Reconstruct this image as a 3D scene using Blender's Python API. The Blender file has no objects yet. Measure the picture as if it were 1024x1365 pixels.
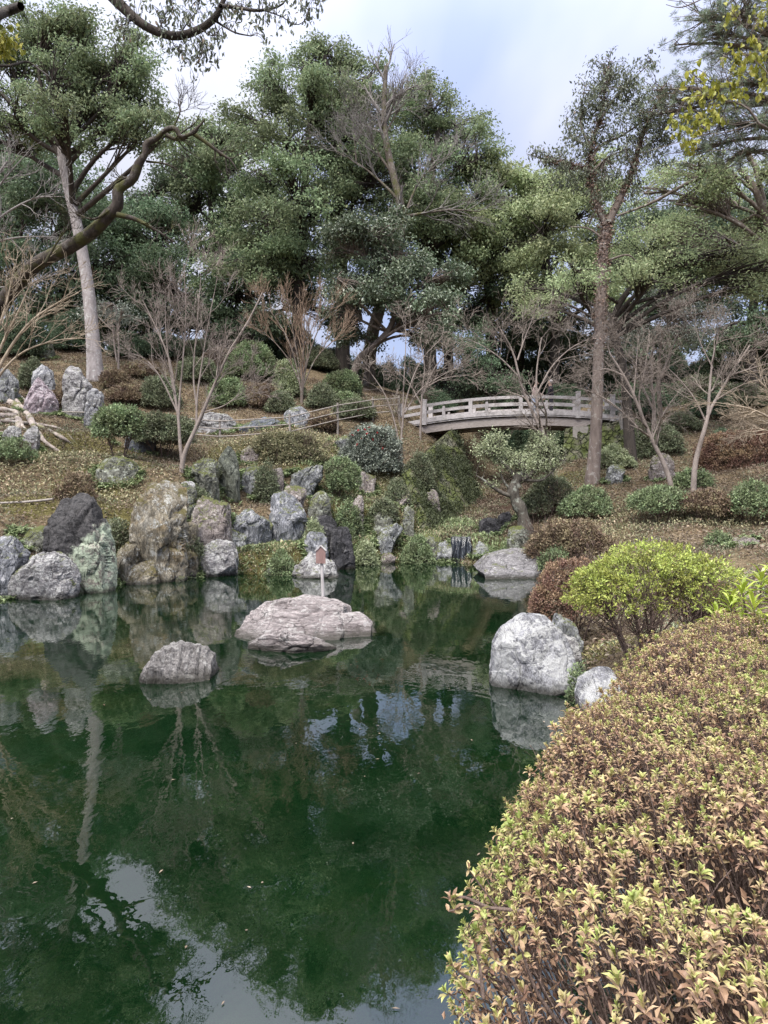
import bpy, bmesh, math
import numpy as np
from mathutils import Vector

rng = np.random.default_rng(11)
scene = bpy.context.scene
COL = scene.collection
U = rng.uniform

# ------------------------------------------------------------------ camera
F, CX, CY, HZ, CAMZ = 950.0, 512.0, 682.5, 668.0, 1.9
TILT = math.atan((CY - HZ) / F)
cd = bpy.data.cameras.new('camera')
cam = bpy.data.objects.new('camera', cd)
COL.objects.link(cam)
cam.location = (0, 0, CAMZ)
cam.rotation_euler = (math.pi / 2 - TILT, 0, 0)
cd.sensor_fit = 'VERTICAL'
cd.sensor_height = 36.0
cd.lens = 36.0 * F / 1365.0
cd.clip_end = 3000
cd.clip_start = 0.05
scene.camera = cam


def ray(px, py):
    u = (np.asarray(px, float) - CX) / F
    v = (CY - np.asarray(py, float)) / F
    y = math.cos(TILT) + math.sin(TILT) * v
    z = v * math.cos(TILT) - math.sin(TILT)
    return u / y, z / y


def P(px, py, D):
    """a point of the garden that stands D metres in front of the viewing spot"""
    a, b = ray(px, py)
    return np.array([a * D, D, CAMZ + b * D])


def W(px, py):
    a, b = ray(px, py)
    D = -CAMZ / b
    return np.array([a * D, D])


# ------------------------------------------------------------------ noise
def _hash(ix, iy, iz, s):
    h = (ix.astype(np.uint32) * np.uint32(374761393) + iy.astype(np.uint32) * np.uint32(668265263)
         + iz.astype(np.uint32) * np.uint32(2147483647 - 97) + np.uint32((s * 974634777) & 0xffffffff))
    h = (h ^ (h >> np.uint32(13))) * np.uint32(1274126177)
    h = (h ^ (h >> np.uint32(16))) * np.uint32(2246822519)
    h = h ^ (h >> np.uint32(15))
    return (h & np.uint32(0xffff)).astype(float) / 65535.0


def vnoise(p, s=0):
    i = np.floor(p).astype(np.int64)
    f = p - i
    u = f * f * f * (f * (f * 6 - 15) + 10)
    r = 0
    for dx in (0, 1):
        wx = u[:, 0] if dx else 1 - u[:, 0]
        for dy in (0, 1):
            wy = u[:, 1] if dy else 1 - u[:, 1]
            for dz in (0, 1):
                wz = u[:, 2] if dz else 1 - u[:, 2]
                r = r + wx * wy * wz * _hash(i[:, 0] + dx, i[:, 1] + dy, i[:, 2] + dz, s)
    return r


def fbm(p, o=4, s=0, g=0.5):
    r, a, t = 0, 1.0, 0
    for k in range(o):
        r = r + a * vnoise(p * 2 ** k + 17.3 * k, s + k)
        t += a
        a *= g
    return r / t


def nrm(v):
    return v / np.maximum(np.linalg.norm(v, axis=-1, keepdims=True), 1e-9)


def rvec(n):
    return nrm(rng.normal(size=(n, 3)))


# ------------------------------------------------------------------ mesh building
class MB:
    def __init__(s):
        s.v, s.f, s.var, s.cl, s.n = [], [], [], [], 0

    def add(s, v, *faces, var=None, cl=None):
        v = np.asarray(v, float).reshape(-1, 3)
        k = 0
        for f in faces:
            f = np.asarray(f, int)
            s.f.append(f + s.n)
            k += len(f)
        s.var.append(np.full(k, 0.5) if var is None else np.asarray(var, float))
        s.cl.append(np.full(k, 0.5) if cl is None else np.asarray(cl, float))
        s.v.append(v)
        s.n += len(v)

    def box(s, c, size, ax=None, ay=None, az=None):
        c = np.asarray(c, float)
        ax = np.array([1, 0, 0.]) if ax is None else nrm(np.asarray(ax, float))
        az = np.array([0, 0, 1.]) if az is None else nrm(np.asarray(az, float))
        ay = np.cross(az, ax) if ay is None else nrm(np.asarray(ay, float))
        q = []
        for k in (-.5, .5):
            for j in (-.5, .5):
                for i in (-.5, .5):
                    q.append(c + ax * i * size[0] + ay * j * size[1] + az * k * size[2])
        s.add(q, [[0, 2, 3, 1], [4, 5, 7, 6], [0, 1, 5, 4], [2, 6, 7, 3], [0, 4, 6, 2], [1, 3, 7, 5]])

    def build(s, name, mat, parent=None, smooth=False, origin=None):
        me = bpy.data.meshes.new(name)
        v = np.concatenate(s.v)
        if parent is not None:
            o0 = np.array(parent['_o'])
        elif origin is not None:
            o0 = np.asarray(origin, float)
        else:
            o0 = np.zeros(3)
        v = v - o0
        me.vertices.add(len(v))
        me.vertices.foreach_set('co', v.astype(np.float32).ravel())
        cnt = np.concatenate([np.full(len(f), f.shape[1]) for f in s.f])
        loops = np.concatenate([f.ravel() for f in s.f])
        me.loops.add(len(loops))
        me.loops.foreach_set('vertex_index', loops.astype(np.int32))
        me.polygons.add(len(cnt))
        st = np.concatenate([[0], np.cumsum(cnt)[:-1]])
        me.polygons.foreach_set('loop_start', st.astype(np.int32))
        me.update(calc_edges=True)
        me.polygons.foreach_set('use_smooth', np.full(len(cnt), smooth))
        for nm, arr in (('var', s.var), ('cl', s.cl)):
            a = me.attributes.new(nm, 'FLOAT', 'FACE')
            a.data.foreach_set('value', np.concatenate(arr).astype(np.float32))
        me.materials.append(mat)
        me.update()
        ob = bpy.data.objects.new(name, me)
        COL.objects.link(ob)
        if parent is not None:
            ob.parent = parent
        else:
            ob.location = o0
        return ob


def tag(o, label, cat, group=None, kind=None):
    if label:
        o['label'] = label
    if cat:
        o['category'] = cat
    if group:
        o['group'] = group
    if kind:
        o['kind'] = kind
    return o


def thing(name, label, cat, loc, group=None):
    o = bpy.data.objects.new(name, None)
    COL.objects.link(o)
    o.location = [float(x) for x in loc]
    o['_o'] = [float(x) for x in loc]
    o.empty_display_size = 0.2
    return tag(o, label, cat, group)


def structure(name, mb, mat, smooth=True):
    o = mb.build(name, mat, smooth=smooth)
    o['kind'] = 'structure'
    return o


def tubes(mb, Pp, R, k=4, cap=True, var=None):
    """tapered round branches: Pp (N,M,3) paths, R (N,M) radii"""
    Pp = np.asarray(Pp, float)
    R = np.asarray(R, float)
    if Pp.ndim == 2:
        Pp, R = Pp[None], R[None]
    N, M, _ = Pp.shape
    T = np.gradient(Pp, axis=1)
    T = nrm(T)
    mT = nrm(T.mean(axis=1) + 1e-6)
    ref = np.zeros((N, 3))
    ref[np.arange(N), np.argmin(np.abs(mT), axis=1)] = 1
    A = nrm(np.cross(T, ref[:, None, :]))
    B = np.cross(T, A)
    a = np.arange(k) * 2 * np.pi / k
    V = Pp[:, :, None, :] + R[:, :, None, None] * (np.cos(a)[None, None, :, None] * A[:, :, None, :]
                                                  + np.sin(a)[None, None, :, None] * B[:, :, None, :])
    idx = np.arange(N * M * k).reshape(N, M, k)
    q = np.stack([idx[:, :-1, :], np.roll(idx[:, :-1, :], -1, 2), np.roll(idx[:, 1:, :], -1, 2), idx[:, 1:, :]], -1)
    vv = np.repeat(U(0, 1, N) if var is None else np.asarray(var), (M - 1) * k)
    mb.add(V.reshape(-1, 3), q.reshape(-1, 4), var=vv, cl=vv)
    return V


def catmull(pts, n):
    pts = np.asarray(pts, float)
    m = len(pts)
    if m == 2:
        t = np.linspace(0, 1, n)[:, None]
        return pts[0] * (1 - t) + pts[1] * t
    e = np.concatenate([[2 * pts[0] - pts[1]], pts, [2 * pts[-1] - pts[-2]]])
    s = np.linspace(0, m - 1 - 1e-6, n)
    i = s.astype(int)
    t = (s - i)[:, None]
    a, b, c, d = e[i], e[i + 1], e[i + 2], e[i + 3]
    return 0.5 * ((2 * b) + (-a + c) * t + (2 * a - 5 * b + 4 * c - d) * t ** 2 + (-a + 3 * b - 3 * c + d) * t ** 3)


def leaf_quads(mb, pos, d, n, L, Wd, var, cl, curl=.08):
    """simple folded leaf, one quad each"""
    L = np.asarray(L)[:, None]
    Wd = np.asarray(Wd)[:, None]
    s = nrm(np.cross(d, n))
    n = np.cross(s, d)
    v0 = pos
    m = pos + d * L * .45
    v1 = m + s * Wd / 2 + n * L * curl
    v3 = m - s * Wd / 2 + n * L * curl
    v2 = pos + d * L - n * L * curl
    N = len(pos)
    V = np.stack([v0, v1, v2, v3], 1).reshape(-1, 3)
    mb.add(V, np.arange(4 * N).reshape(N, 4), var=var, cl=cl)


def leaf_fine(mb, pos, d, n, L, Wd, var, cl, droop=.15):
    """lens-shaped leaf with a midrib fold and a bend"""
    L = np.asarray(L)[:, None]
    Wd = np.asarray(Wd)[:, None]
    s = nrm(np.cross(d, n))
    n = np.cross(s, d)
    b = pos
    m1 = pos + d * L * .33 + n * L * droop * .35
    m2 = pos + d * L * .68 + n * L * droop * .3
    t = pos + d * L - n * L * droop * .5
    up = n * Wd * .22
    r1 = m1 + s * Wd * .40 + up
    l1 = m1 - s * Wd * .40 + up
    r2 = m2 + s * Wd * .44 + up
    l2 = m2 - s * Wd * .44 + up
    N = len(pos)
    V = np.stack([b, m1, m2, t, r1, l1, r2, l2], 1).reshape(-1, 3)
    k = np.arange(N)[:, None] * 8
    tri = np.concatenate([k + np.array([[0, 4, 1]]), k + np.array([[0, 1, 5]]), k + np.array([[2, 6, 3]]), k + np.array([[2, 3, 7]])])
    qd = np.concatenate([k + np.array([[1, 4, 6, 2]]), k + np.array([[1, 2, 7, 5]])])
    mb.add(V, tri, qd, var=np.tile(var, 6), cl=np.tile(cl, 6))


# ------------------------------------------------------------------ materials
class NT:
    def __init__(s, name):
        s.m = bpy.data.materials.new(name)
        s.m.use_nodes = True
        s.t = s.m.node_tree
        s.t.nodes.clear()
        s.out = s.n('ShaderNodeOutputMaterial')

    def n(s, typ, **kw):
        nd = s.t.nodes.new(typ)
        for k, v in kw.items():
            setattr(nd, k, v)
        return nd

    def l(s, a, b):
        s.t.links.new(a, b)

    def inp(s, nd, key, v):
        if hasattr(v, 'is_output'):
            s.l(v, nd.inputs[key])
        else:
            nd.inputs[key].default_value = v

    def coord(s, scale=(1, 1, 1), out='Object', rot=(0, 0, 0)):
        tc = s.n('ShaderNodeTexCoord')
        mp = s.n('ShaderNodeMapping')
        mp.inputs['Scale'].default_value = scale
        mp.inputs['Rotation'].default_value = rot
        s.l(tc.outputs[out], mp.inputs['Vector'])
        return mp.outputs[0]

    def noise(s, vec, scale, detail=4, rough=.6, dist=0.0, out=0):
        nd = s.n('ShaderNodeTexNoise')
        s.l(vec, nd.inputs['Vector'])
        nd.inputs['Scale'].default_value = scale
        nd.inputs['Detail'].default_value = detail
        nd.inputs['Roughness'].default_value = rough
        nd.inputs['Distortion'].default_value = dist
        return nd.outputs[out]

    def vor(s, vec, scale, feature='F1', out=0, rnd=1.0):
        nd = s.n('ShaderNodeTexVoronoi', feature=feature)
        s.l(vec, nd.inputs['Vector'])
        nd.inputs['Scale'].default_value = scale
        nd.inputs['Randomness'].default_value = rnd
        return nd.outputs[out]

    def ramp(s, fac, stops, interp='LINEAR'):
        nd = s.n('ShaderNodeValToRGB')
        nd.color_ramp.interpolation = interp
        el = nd.color_ramp.elements
        while len(el) < len(stops):
            el.new(0.5)
        for e, (p, c) in zip(el, stops):
            e.position = p
            e.color = (c, c, c, 1) if isinstance(c, (int, float)) else (*c, 1)
        s.l(fac, nd.inputs[0])
        return nd.outputs[0]

    def mix(s, fac, a, b, mode='MIX'):
        nd = s.n('ShaderNodeMix', data_type='RGBA', blend_type=mode)
        nd.clamp_factor = True
        for key, v in ((0, fac), (6, a), (7, b)):
            if hasattr(v, 'is_output'):
                s.l(v, nd.inputs[key])
            elif key == 0:
                nd.inputs[0].default_value = v
            else:
                nd.inputs[key].default_value = (*v, 1) if len(v) == 3 else v
        return nd.outputs[2]

    def math(s, op, a, b=0.0, c=None):
        nd = s.n('ShaderNodeMath', operation=op)
        s.inp(nd, 0, a)
        s.inp(nd, 1, b)
        if c is not None:
            s.inp(nd, 2, c)
        return nd.outputs[0]

    def attr(s, name, out='Fac'):
        nd = s.n('ShaderNodeAttribute', attribute_name=name)
        return nd.outputs[out]

    def bump(s, h, strength=.5, dist=.05, normal=None):
        nd = s.n('ShaderNodeBump')
        nd.inputs['Strength'].default_value = strength
        nd.inputs['Distance'].default_value = dist
        s.l(h, nd.inputs['Height'])
        if normal is not None:
            s.l(normal, nd.inputs['Normal'])
        return nd.outputs[0]

    def pbsdf(s, color, rough=.6, spec=.5, normal=None, **kw):
        p = s.n('ShaderNodeBsdfPrincipled')
        s.inp(p, 'Base Color', color if hasattr(color, 'is_output') else (*color, 1))
        s.inp(p, 'Roughness', rough)
        s.inp(p, 'Specular IOR Level', spec)
        if normal is not None:
            s.l(normal, p.inputs['Normal'])
        return p

    def done(s, sh):
        s.l(sh, s.out.inputs['Surface'])
        return s.m


def leaf_mat(name, stops, rough=.45, spec=.5, transl=.25, tint=(.75, 1.25), hue=None, sat=.80, gain=1.0):
    t = NT(name)
    c = t.ramp(t.attr('var'), stops)
    br = t.math('MULTIPLY_ADD', t.attr('cl'), gain * (tint[1] - tint[0]), gain * tint[0])
    hs = t.n('ShaderNodeHueSaturation')
    t.l(c, hs.inputs['Color'])
    t.l(br, hs.inputs['Value'])
    hs.inputs['Saturation'].default_value = sat
    if hue:
        t.l(t.math('MULTIPLY_ADD', t.attr('cl'), hue, .5 - hue / 2), hs.inputs['Hue'])
    p = t.pbsdf(hs.outputs[0], rough, spec)
    if transl > 0:
        tr = t.n('ShaderNodeBsdfTranslucent')
        t.l(hs.outputs[0], tr.inputs['Color'])
        mx = t.n('ShaderNodeMixShader')
        mx.inputs[0].default_value = transl
        t.l(p.outputs[0], mx.inputs[1])
        t.l(tr.outputs[0], mx.inputs[2])
        return t.done(mx.outputs[0])
    return t.done(p.outputs[0])


def bark_mat(name, a, b, lichen=None, moss=None, scale=6.0, stretch=.25):
    t = NT(name)
    v = t.coord((1, 1, stretch))
    n1 = t.noise(v, scale, 6, .7)
    c = t.mix(t.ramp(n1, [(.32, 0.), (.68, 1.)]), a, b)
    if lichen:
        v2 = t.coord()
        c = t.mix(t.ramp(t.noise(v2, 5, 5, .7), [(.55, 0.), (.63, .8)]), c, lichen)
    if moss:
        v3 = t.coord()
        c = t.mix(t.ramp(t.noise(v3, 2.2, 4, .6), [(.50, 0.), (.62, .9)]), c, moss)
    nb = t.bump(t.noise(v, scale * 3, 5, .7), .7, .04)
    return t.done(t.pbsdf(c, .85, .25, nb).outputs[0])


def rock_mat(name, dark, mid, light, lichen=(.5, .52, .48), lich=.5, moss=0.0, mosscol=(.075, .085, .02), warm=None,
             crack=6.0, stretch=(1, 1, 1), rot=(0, 0, 0), black=None, fine=30., special=None, ckk=.8):
    """weathered garden stone: mottled mineral body, pale lichen crust, dark cracks, moss on its upward faces"""
    t = NT(name)
    v = t.coord()
    vs = t.coord(stretch, rot=rot)
    wn = t.n('ShaderNodeTexNoise')
    t.l(v, wn.inputs['Vector'])
    wn.inputs['Scale'].default_value = 3
    wv = t.n('ShaderNodeVectorMath', operation='MULTIPLY_ADD')
    t.l(wn.outputs['Color'], wv.inputs[0])
    wv.inputs[1].default_value = (.25, .25, .25)
    t.l(vs, wv.inputs[2])
    wv = wv.outputs[0]
    n1 = t.noise(vs, 2.6, 8, .68)
    c = t.ramp(n1, [(.3, dark), (.5, mid), (.72, light)])
    if warm:
        c = t.mix(t.ramp(t.noise(v, 1.6, 4, .6), [(.52, 0.), (.66, .8)]), c, warm)
    fn = t.noise(vs, fine, 4, .75)
    c = t.mix(.7, c, t.ramp(fn, [(.34, .16), (.5, .5), (.66, .86)]), 'OVERLAY')
    c = t.mix(.55, c, t.ramp(t.noise(vs, 9, 5, .75), [(.36, .16), (.5, .5), (.64, .86)]), 'OVERLAY')
    ln = t.math('ADD', t.math('MULTIPLY', t.noise(v, 4.5, 6, .72), .65), t.math('MULTIPLY', t.noise(v, 22, 3, .7), .35))
    c = t.mix(t.ramp(ln, [(.60 - .2 * lich, 0.), (.66 - .2 * lich, .85)]), c, lichen)
    if special == 'halfblack':
        sep = t.n('ShaderNodeSeparateXYZ')
        t.l(v, sep.inputs[0])
        h = t.math('ADD', t.math('ADD', sep.outputs[2], t.math('MULTIPLY', sep.outputs[0], -1.3)),
                   t.math('MULTIPLY', t.noise(v, 5, 6, .7), .9))
        c = t.mix(t.ramp(t.math('MULTIPLY', h, .4), [(.74, 0.), (.79, 1.)]), c, t.mix(t.ramp(t.noise(v, 12, 6, .75), [(.35, 0.), (.65, 1.)]), (.010, .010, .011), (.085, .08, .082)))
    if black:
        c = t.mix(t.ramp(t.noise(v, 1.9, 6, .7), [(.5, 0.), (.6, .95)]), c, black)
    ce = t.math('MULTIPLY', t.vor(wv, crack, 'DISTANCE_TO_EDGE'), 1.6)
    ck = t.ramp(ce, [(0.0, 1.), (.035, 0.)])
    cm = t.ramp(t.noise(v, 2.0, 3, .5), [(.46, 0.), (.6, ckk)])
    ckf = t.math('MULTIPLY', ck, cm)
    c = t.mix(ckf, c, tuple(x * .25 for x in dark))
    geo = t.n('ShaderNodeNewGeometry')
    if moss > 0:
        sep = t.n('ShaderNodeSeparateXYZ')
        t.l(geo.outputs['Normal'], sep.inputs[0])
        mz = t.math('ADD', t.math('MULTIPLY', sep.outputs[2], .30), t.math('MULTIPLY', t.noise(v, 3.5, 5, .65), .9))
        mc = t.mix(t.noise(v, 40, 3, .7), tuple(x * .45 for x in mosscol), tuple(x * 1.5 for x in mosscol))
        c = t.mix(t.ramp(mz, [(.80 - .4 * moss, 0.), (.90 - .4 * moss, .92)]), c, mc)
    # wet, algae-stained band just above the water
    sp = t.n('ShaderNodeSeparateXYZ')
    t.l(geo.outputs['Position'], sp.inputs[0])
    wb = t.ramp(t.math('ADD', t.math('MULTIPLY', sp.outputs[2], 1.0), t.math('MULTIPLY', t.noise(v, 6, 3, .6), .12)), [(.09, 1.), (.19, 0.)])
    c = t.mix(t.math('MULTIPLY', wb, .85), c, (.025, .023, .016))
    hgt_ = t.math('SUBTRACT', t.math('ADD', t.math('MULTIPLY', t.noise(vs, 7, 8, .7), 1.0), t.math('MULTIPLY', fn, .25)), t.math('MULTIPLY', ckf, .6))
    nb = t.bump(hgt_, .9, .07)
    return t.done(t.pbsdf(c, .85, .3, nb).outputs[0])


def plain_mat(name, a, b, scale=20, rough=.7, spec=.3, stretch=(1, 1, 1), bump=.3):
    t = NT(name)
    v = t.coord(stretch)
    n = t.noise(v, scale, 5, .65)
    c = t.mix(t.ramp(n, [(.3, 0.), (.7, 1.)]), a, b)
    return t.done(t.pbsdf(c, rough, spec, t.bump(n, bump, .01)).outputs[0])


# ------------------------------------------------------------------ the lie of the land
POND = [(-9, 0.2), (-10.5, 7), (-9.6, 12), tuple(W(-40, 803)), tuple(W(0, 800)), tuple(W(60, 795)), tuple(W(110, 788)), tuple(W(150, 781)), tuple(W(225, 773)),
        tuple(W(320, 766)), tuple(W(385, 765)), tuple(W(440, 760)), tuple(W(480, 753)), tuple(W(540, 750)), tuple(W(600, 750)),
        tuple(W(640, 755)), tuple(W(690, 766)), tuple(W(725, 774)), tuple(W(716, 800)), tuple(W(728, 840)), tuple(W(752, 880)),
        tuple(W(768, 935)), (1.6, 5.5), (1.15, 4.0), (0.95, 3.0), (0.75, 2.2), (0.4, 1.75), (-1, 1.5), (-3, 1.0), (-6, 0.3)]
POND = np.array(POND)


def poly_sd(x, y, poly):
    """signed distance to a polygon, negative inside"""
    x = np.asarray(x, float).ravel()
    y = np.asarray(y, float).ravel()
    d = np.full(len(x), 1e9)
    ins = np.zeros(len(x), bool)
    n = len(poly)
    for i in range(n):
        ax, ay = poly[i]
        bx, by = poly[(i + 1) % n]
        ex, ey = bx - ax, by - ay
        t = np.clip(((x - ax) * ex + (y - ay) * ey) / (ex * ex + ey * ey + 1e-12), 0, 1)
        d = np.minimum(d, (x - ax - t * ex) ** 2 + (y - ay - t * ey) ** 2)
        c = ((ay > y) != (by > y)) & (x < (bx - ax) * (y - ay) / (by - ay + 1e-12) + ax)
        ins ^= c
    d = np.sqrt(d)
    return np.where(ins, -d, d)


CTRL = [(0, 720, 15), (60, 695, 17), (0, 650, 18.5), (100, 645, 19), (150, 632, 20), (60, 606, 21.2), (0, 600, 20.8), (150, 605, 22),
        (100, 580, 24), (60, 562, 25.5), (170, 585, 26), (200, 645, 19.5), (240, 630, 20.5), (130, 730, 16.8), (210, 700, 17.6),
        (290, 712, 19.5), (300, 668, 21), (310, 652, 22), (350, 655, 22.5), (400, 620, 24), (400, 592, 25.5), (330, 605, 25),
        (270, 592, 26), (350, 738, 18.6), (420, 735, 19.5), (415, 690, 21.7),
        (250, 587, 27), (393, 580, 26.5), (520, 562, 30), (320, 585, 27),
        (450, 662, 23.5), (450, 712, 21.7), (480, 645, 25), (520, 645, 25.5), (560, 622, 27), (500, 602, 28), (560, 592, 29.5),
        (500, 715, 22.3), (545, 700, 23), (585, 690, 23.8), (540, 735, 22.4), (590, 735, 22.6), (570, 660, 25.5),
        (625, 705, 23.6), (645, 692, 25), (668, 655, 28), (685, 628, 33), (705, 600, 38),
        (600, 645, 27.5), (630, 655, 27),
        (720, 755, 20), (690, 728, 22), (712, 700, 23.2), (770, 738, 18.5), (800, 694, 22), (790, 645, 25), (850, 655, 24),
        (900, 645, 23), (900, 705, 19), (980, 725, 17), (1024, 705, 18.5), (960, 625, 25), (1024, 612, 25), (860, 602, 29),
        (820, 562, 31), (950, 575, 30), (1024, 560, 32), (900, 560, 33), (740, 670, 24), (765, 620, 28),
        (1000, 765, 13.5), (900, 790, 12), (830, 835, 9.5), (880, 885, 7), (800, 872, 8.2), (780, 860, 9.6), (960, 835, 9), (1024, 800, 10),
        (60, 545, 28), (130, 505, 32), (30, 505, 31), (250, 545, 30), (330, 512, 34), (270, 492, 37), (400, 538, 32),
        (450, 522, 35), (500, 525, 36), (540, 545, 33), (180, 482, 37), (100, 462, 40), (300, 468, 45), (430, 495, 42),
        (600, 548, 36), (700, 545, 36), (760, 545, 36), (640, 535, 45), (900, 530, 42), (1024, 520, 42), (780, 540, 43), (0, 470, 42), (540, 525, 44)]
cx, cy, cz = [], [], []
for a, b, D in CTRL:
    p = P(a, b, D)
    cx.append(p[0]); cy.append(p[1]); cz.append(p[2])
for i, (x, y) in enumerate(POND):
    cx.append(x); cy.append(y); cz.append(.02 if i not in (0, 29) else .3)
for x, y, z in [(0, 0, .4), (2, 1.8, .42), (3.2, 4, .5), (4.4, 7, .7), (6, 4, .7), (-13, 8, .8), (-15, 16, 2.2), (-14, 3, .5), (0, -8, .5), (8, -6, .6),
                (-8, -6, .4), (9, 10, 1.4), (14, 14, 2.5), (18, 22, 4.5), (20, 32, 6.5), (-20, 22, 5), (-20, 30, 7.5), (-26, 14, 4), (26, 14, 4),
                (-25, 42, 9), (25, 42, 8.5), (-15, 52, 9.5), (0, 54, 8.5), (15, 54, 8.5), (-12, 70, 6), (0, 72, 5), (12, 70, 6), (-30, 65, 7), (30, 65, 7)]:
    cx.append(x); cy.append(y); cz.append(z)
CP = np.stack([cx, cy], 1)


def tps_u(r2):
    return np.where(r2 > 1e-9, r2 * np.log(np.maximum(r2, 1e-9)), 0)


_n = len(CP)
_K = tps_u(((CP[:, None] - CP[None]) ** 2).sum(-1)) + np.eye(_n) * 2.5
_A = np.zeros((_n + 3, _n + 3))
_A[:_n, :_n] = _K
_A[:_n, _n] = 1
_A[:_n, _n + 1:] = CP
_A[_n:, :_n] = _A[:_n, _n:].T
_sol = np.linalg.solve(_A, np.concatenate([cz, [0, 0, 0]]))


def hgt(x, y):
    x = np.asarray(x, float)
    y = np.asarray(y, float)
    sh = x.shape
    x, y = x.ravel(), y.ravel()
    z = np.empty(len(x))
    for a in range(0, len(x), 20000):
        q = np.stack([x[a:a + 20000], y[a:a + 20000]], 1)
        r2 = ((q[:, None] - CP[None]) ** 2).sum(-1)
        z[a:a + 20000] = tps_u(r2) @ _sol[:_n] + _sol[_n] + q @ _sol[_n + 1:]
    z = np.clip(z, .06, 10.5)
    d = np.maximum(np.maximum(np.abs(x) - 26, y - 62), 0) + np.maximum(-6 - y, 0)
    f = np.clip(d / 14, 0, 1)
    far = np.where(y > 30, 5.0, 2.0)
    z = z * (1 - f) + far * f
    sd = poly_sd(x, y, POND)
    ter = np.clip((1.5 - x) / 1.5, 0, 1) * np.clip((y - 13) / 3, 0, 1) * np.clip((27 - y) / 2, 0, 1)
    z = z + ter * .17 * np.sin(z * 2 * np.pi / 1.25 + .8 * np.sin(x * .9) + .4)
    gy_ = np.array([21.5, 22.3, 25.5, 29.5, 35., 42., 50.])
    gxc = np.interp(y, gy_, [2.2, 2.5, 3.7, 5.2, 7.2, 8.6, 9.5])
    gfl = np.interp(y, gy_, [.3, .55, 1.2, 2.1, 3.3, 5.0, 9.])
    dg = x - gxc
    wall = np.where(dg < 0, np.maximum(-dg - 1.95, 0) * 2.4, np.maximum(dg - 1.0, 0) * 1.15)
    gk = np.clip((y - 21.5) / 1.0, 0, 1)
    z = np.where(y > 21.5, z * (1 - gk) + np.minimum(z, gfl + wall) * gk, z)
    pn = np.stack([x, y, x * 0], 1)
    z = z + (fbm(pn * .9, 3, 5) - .5) * .22 * np.clip(sd / 2, 0, 1)
    k = np.clip(sd / .55, 0, 1)
    k = k * k * (3 - 2 * k)
    bed = -np.clip(.10 + .55 * np.maximum(-sd, 0), .1, .85) + (fbm(pn * 1.3, 3, 9) - .5) * .25 * np.clip(-sd, 0, 1)
    z = np.where(sd < 0, bed, -.10 + (z + .10) * k)
    return z.reshape(sh)


def G(px, py, dmin=5.0, dmax=60.0):
    """where the line of sight through a point of the view meets the ground"""
    a, b = ray(px, py)
    D = np.linspace(dmin, dmax, 500)
    z = CAMZ + b * D
    h = hgt(a * D, D)
    i = np.argmax(h > z)
    if not (h > z).any():
        i = len(D) - 1
    return np.array([a * D[i], D[i], h[i]])


def h1(x, y):
    return float(hgt(np.array([x]), np.array([y]))[0])


# ------------------------------------------------------------------ ground sheet
def axis(parts):
    r = []
    for a, b, st in parts:
        r.append(np.arange(a, b, st))
    return np.concatenate(r)


gx = axis([(-900, -200, 100), (-200, -60, 20), (-60, -28, 2), (-28, -14, .5), (-14, 12, .16), (12, 28, .5), (28, 60, 2), (60, 200, 20), (200, 901, 100)])
gy = axis([(-300, -20, 40), (-20, 0, 1.5), (0, 13, .2), (13, 34, .14), (34, 64, .5), (64, 100, 3), (100, 200, 20), (200, 1501, 100)])
XX, YY = np.meshgrid(gx, gy)
ZZ = hgt(XX, YY)
nx, ny = len(gx), len(gy)
ii = np.arange(nx * ny).reshape(ny, nx)
gq = np.stack([ii[:-1, :-1], ii[:-1, 1:], ii[1:, 1:], ii[1:, :-1]], -1).reshape(-1, 4)
fine_ = ((XX > -14) & (XX < 12) & (YY > 0) & (YY < 34))
lump = (fbm(np.stack([XX.ravel(), YY.ravel(), 0 * XX.ravel()], 1) * 4, 3, 3) - .5).reshape(XX.shape) * .09 * np.clip(poly_sd(XX, YY, POND).reshape(XX.shape) / .6, 0, 1)
ZZ2 = ZZ + np.where(fine_, lump, 0)

MOSS = [(150, 610, 1.6), (120, 590, 1.2), (60, 600, 1.0), (190, 618, 1.2), (370, 595, 2.0), (430, 605, 1.5), (300, 608, .8), (370, 745, 1.4), (340, 740, 1.0),
        (540, 740, 1.3), (560, 690, 1.5), (480, 700, 1.3), (600, 680, 1.6), (620, 650, 1.6), (120, 655, 1.2), (140, 690, .9), (40, 670, .8),
        (800, 872, .5), (840, 860, .5), (650, 735, 1.0), (730, 760, .7), (500, 650, 1.2), (760, 640, 1.3)]
moss_c = [(G(a, b), r) for a, b, r in MOSS]
mossw = np.zeros(XX.shape)
for p, r in moss_c:
    mossw = np.maximum(mossw, np.exp(-((XX - p[0]) ** 2 + (YY - p[1]) ** 2) / (r * r)))

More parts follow.
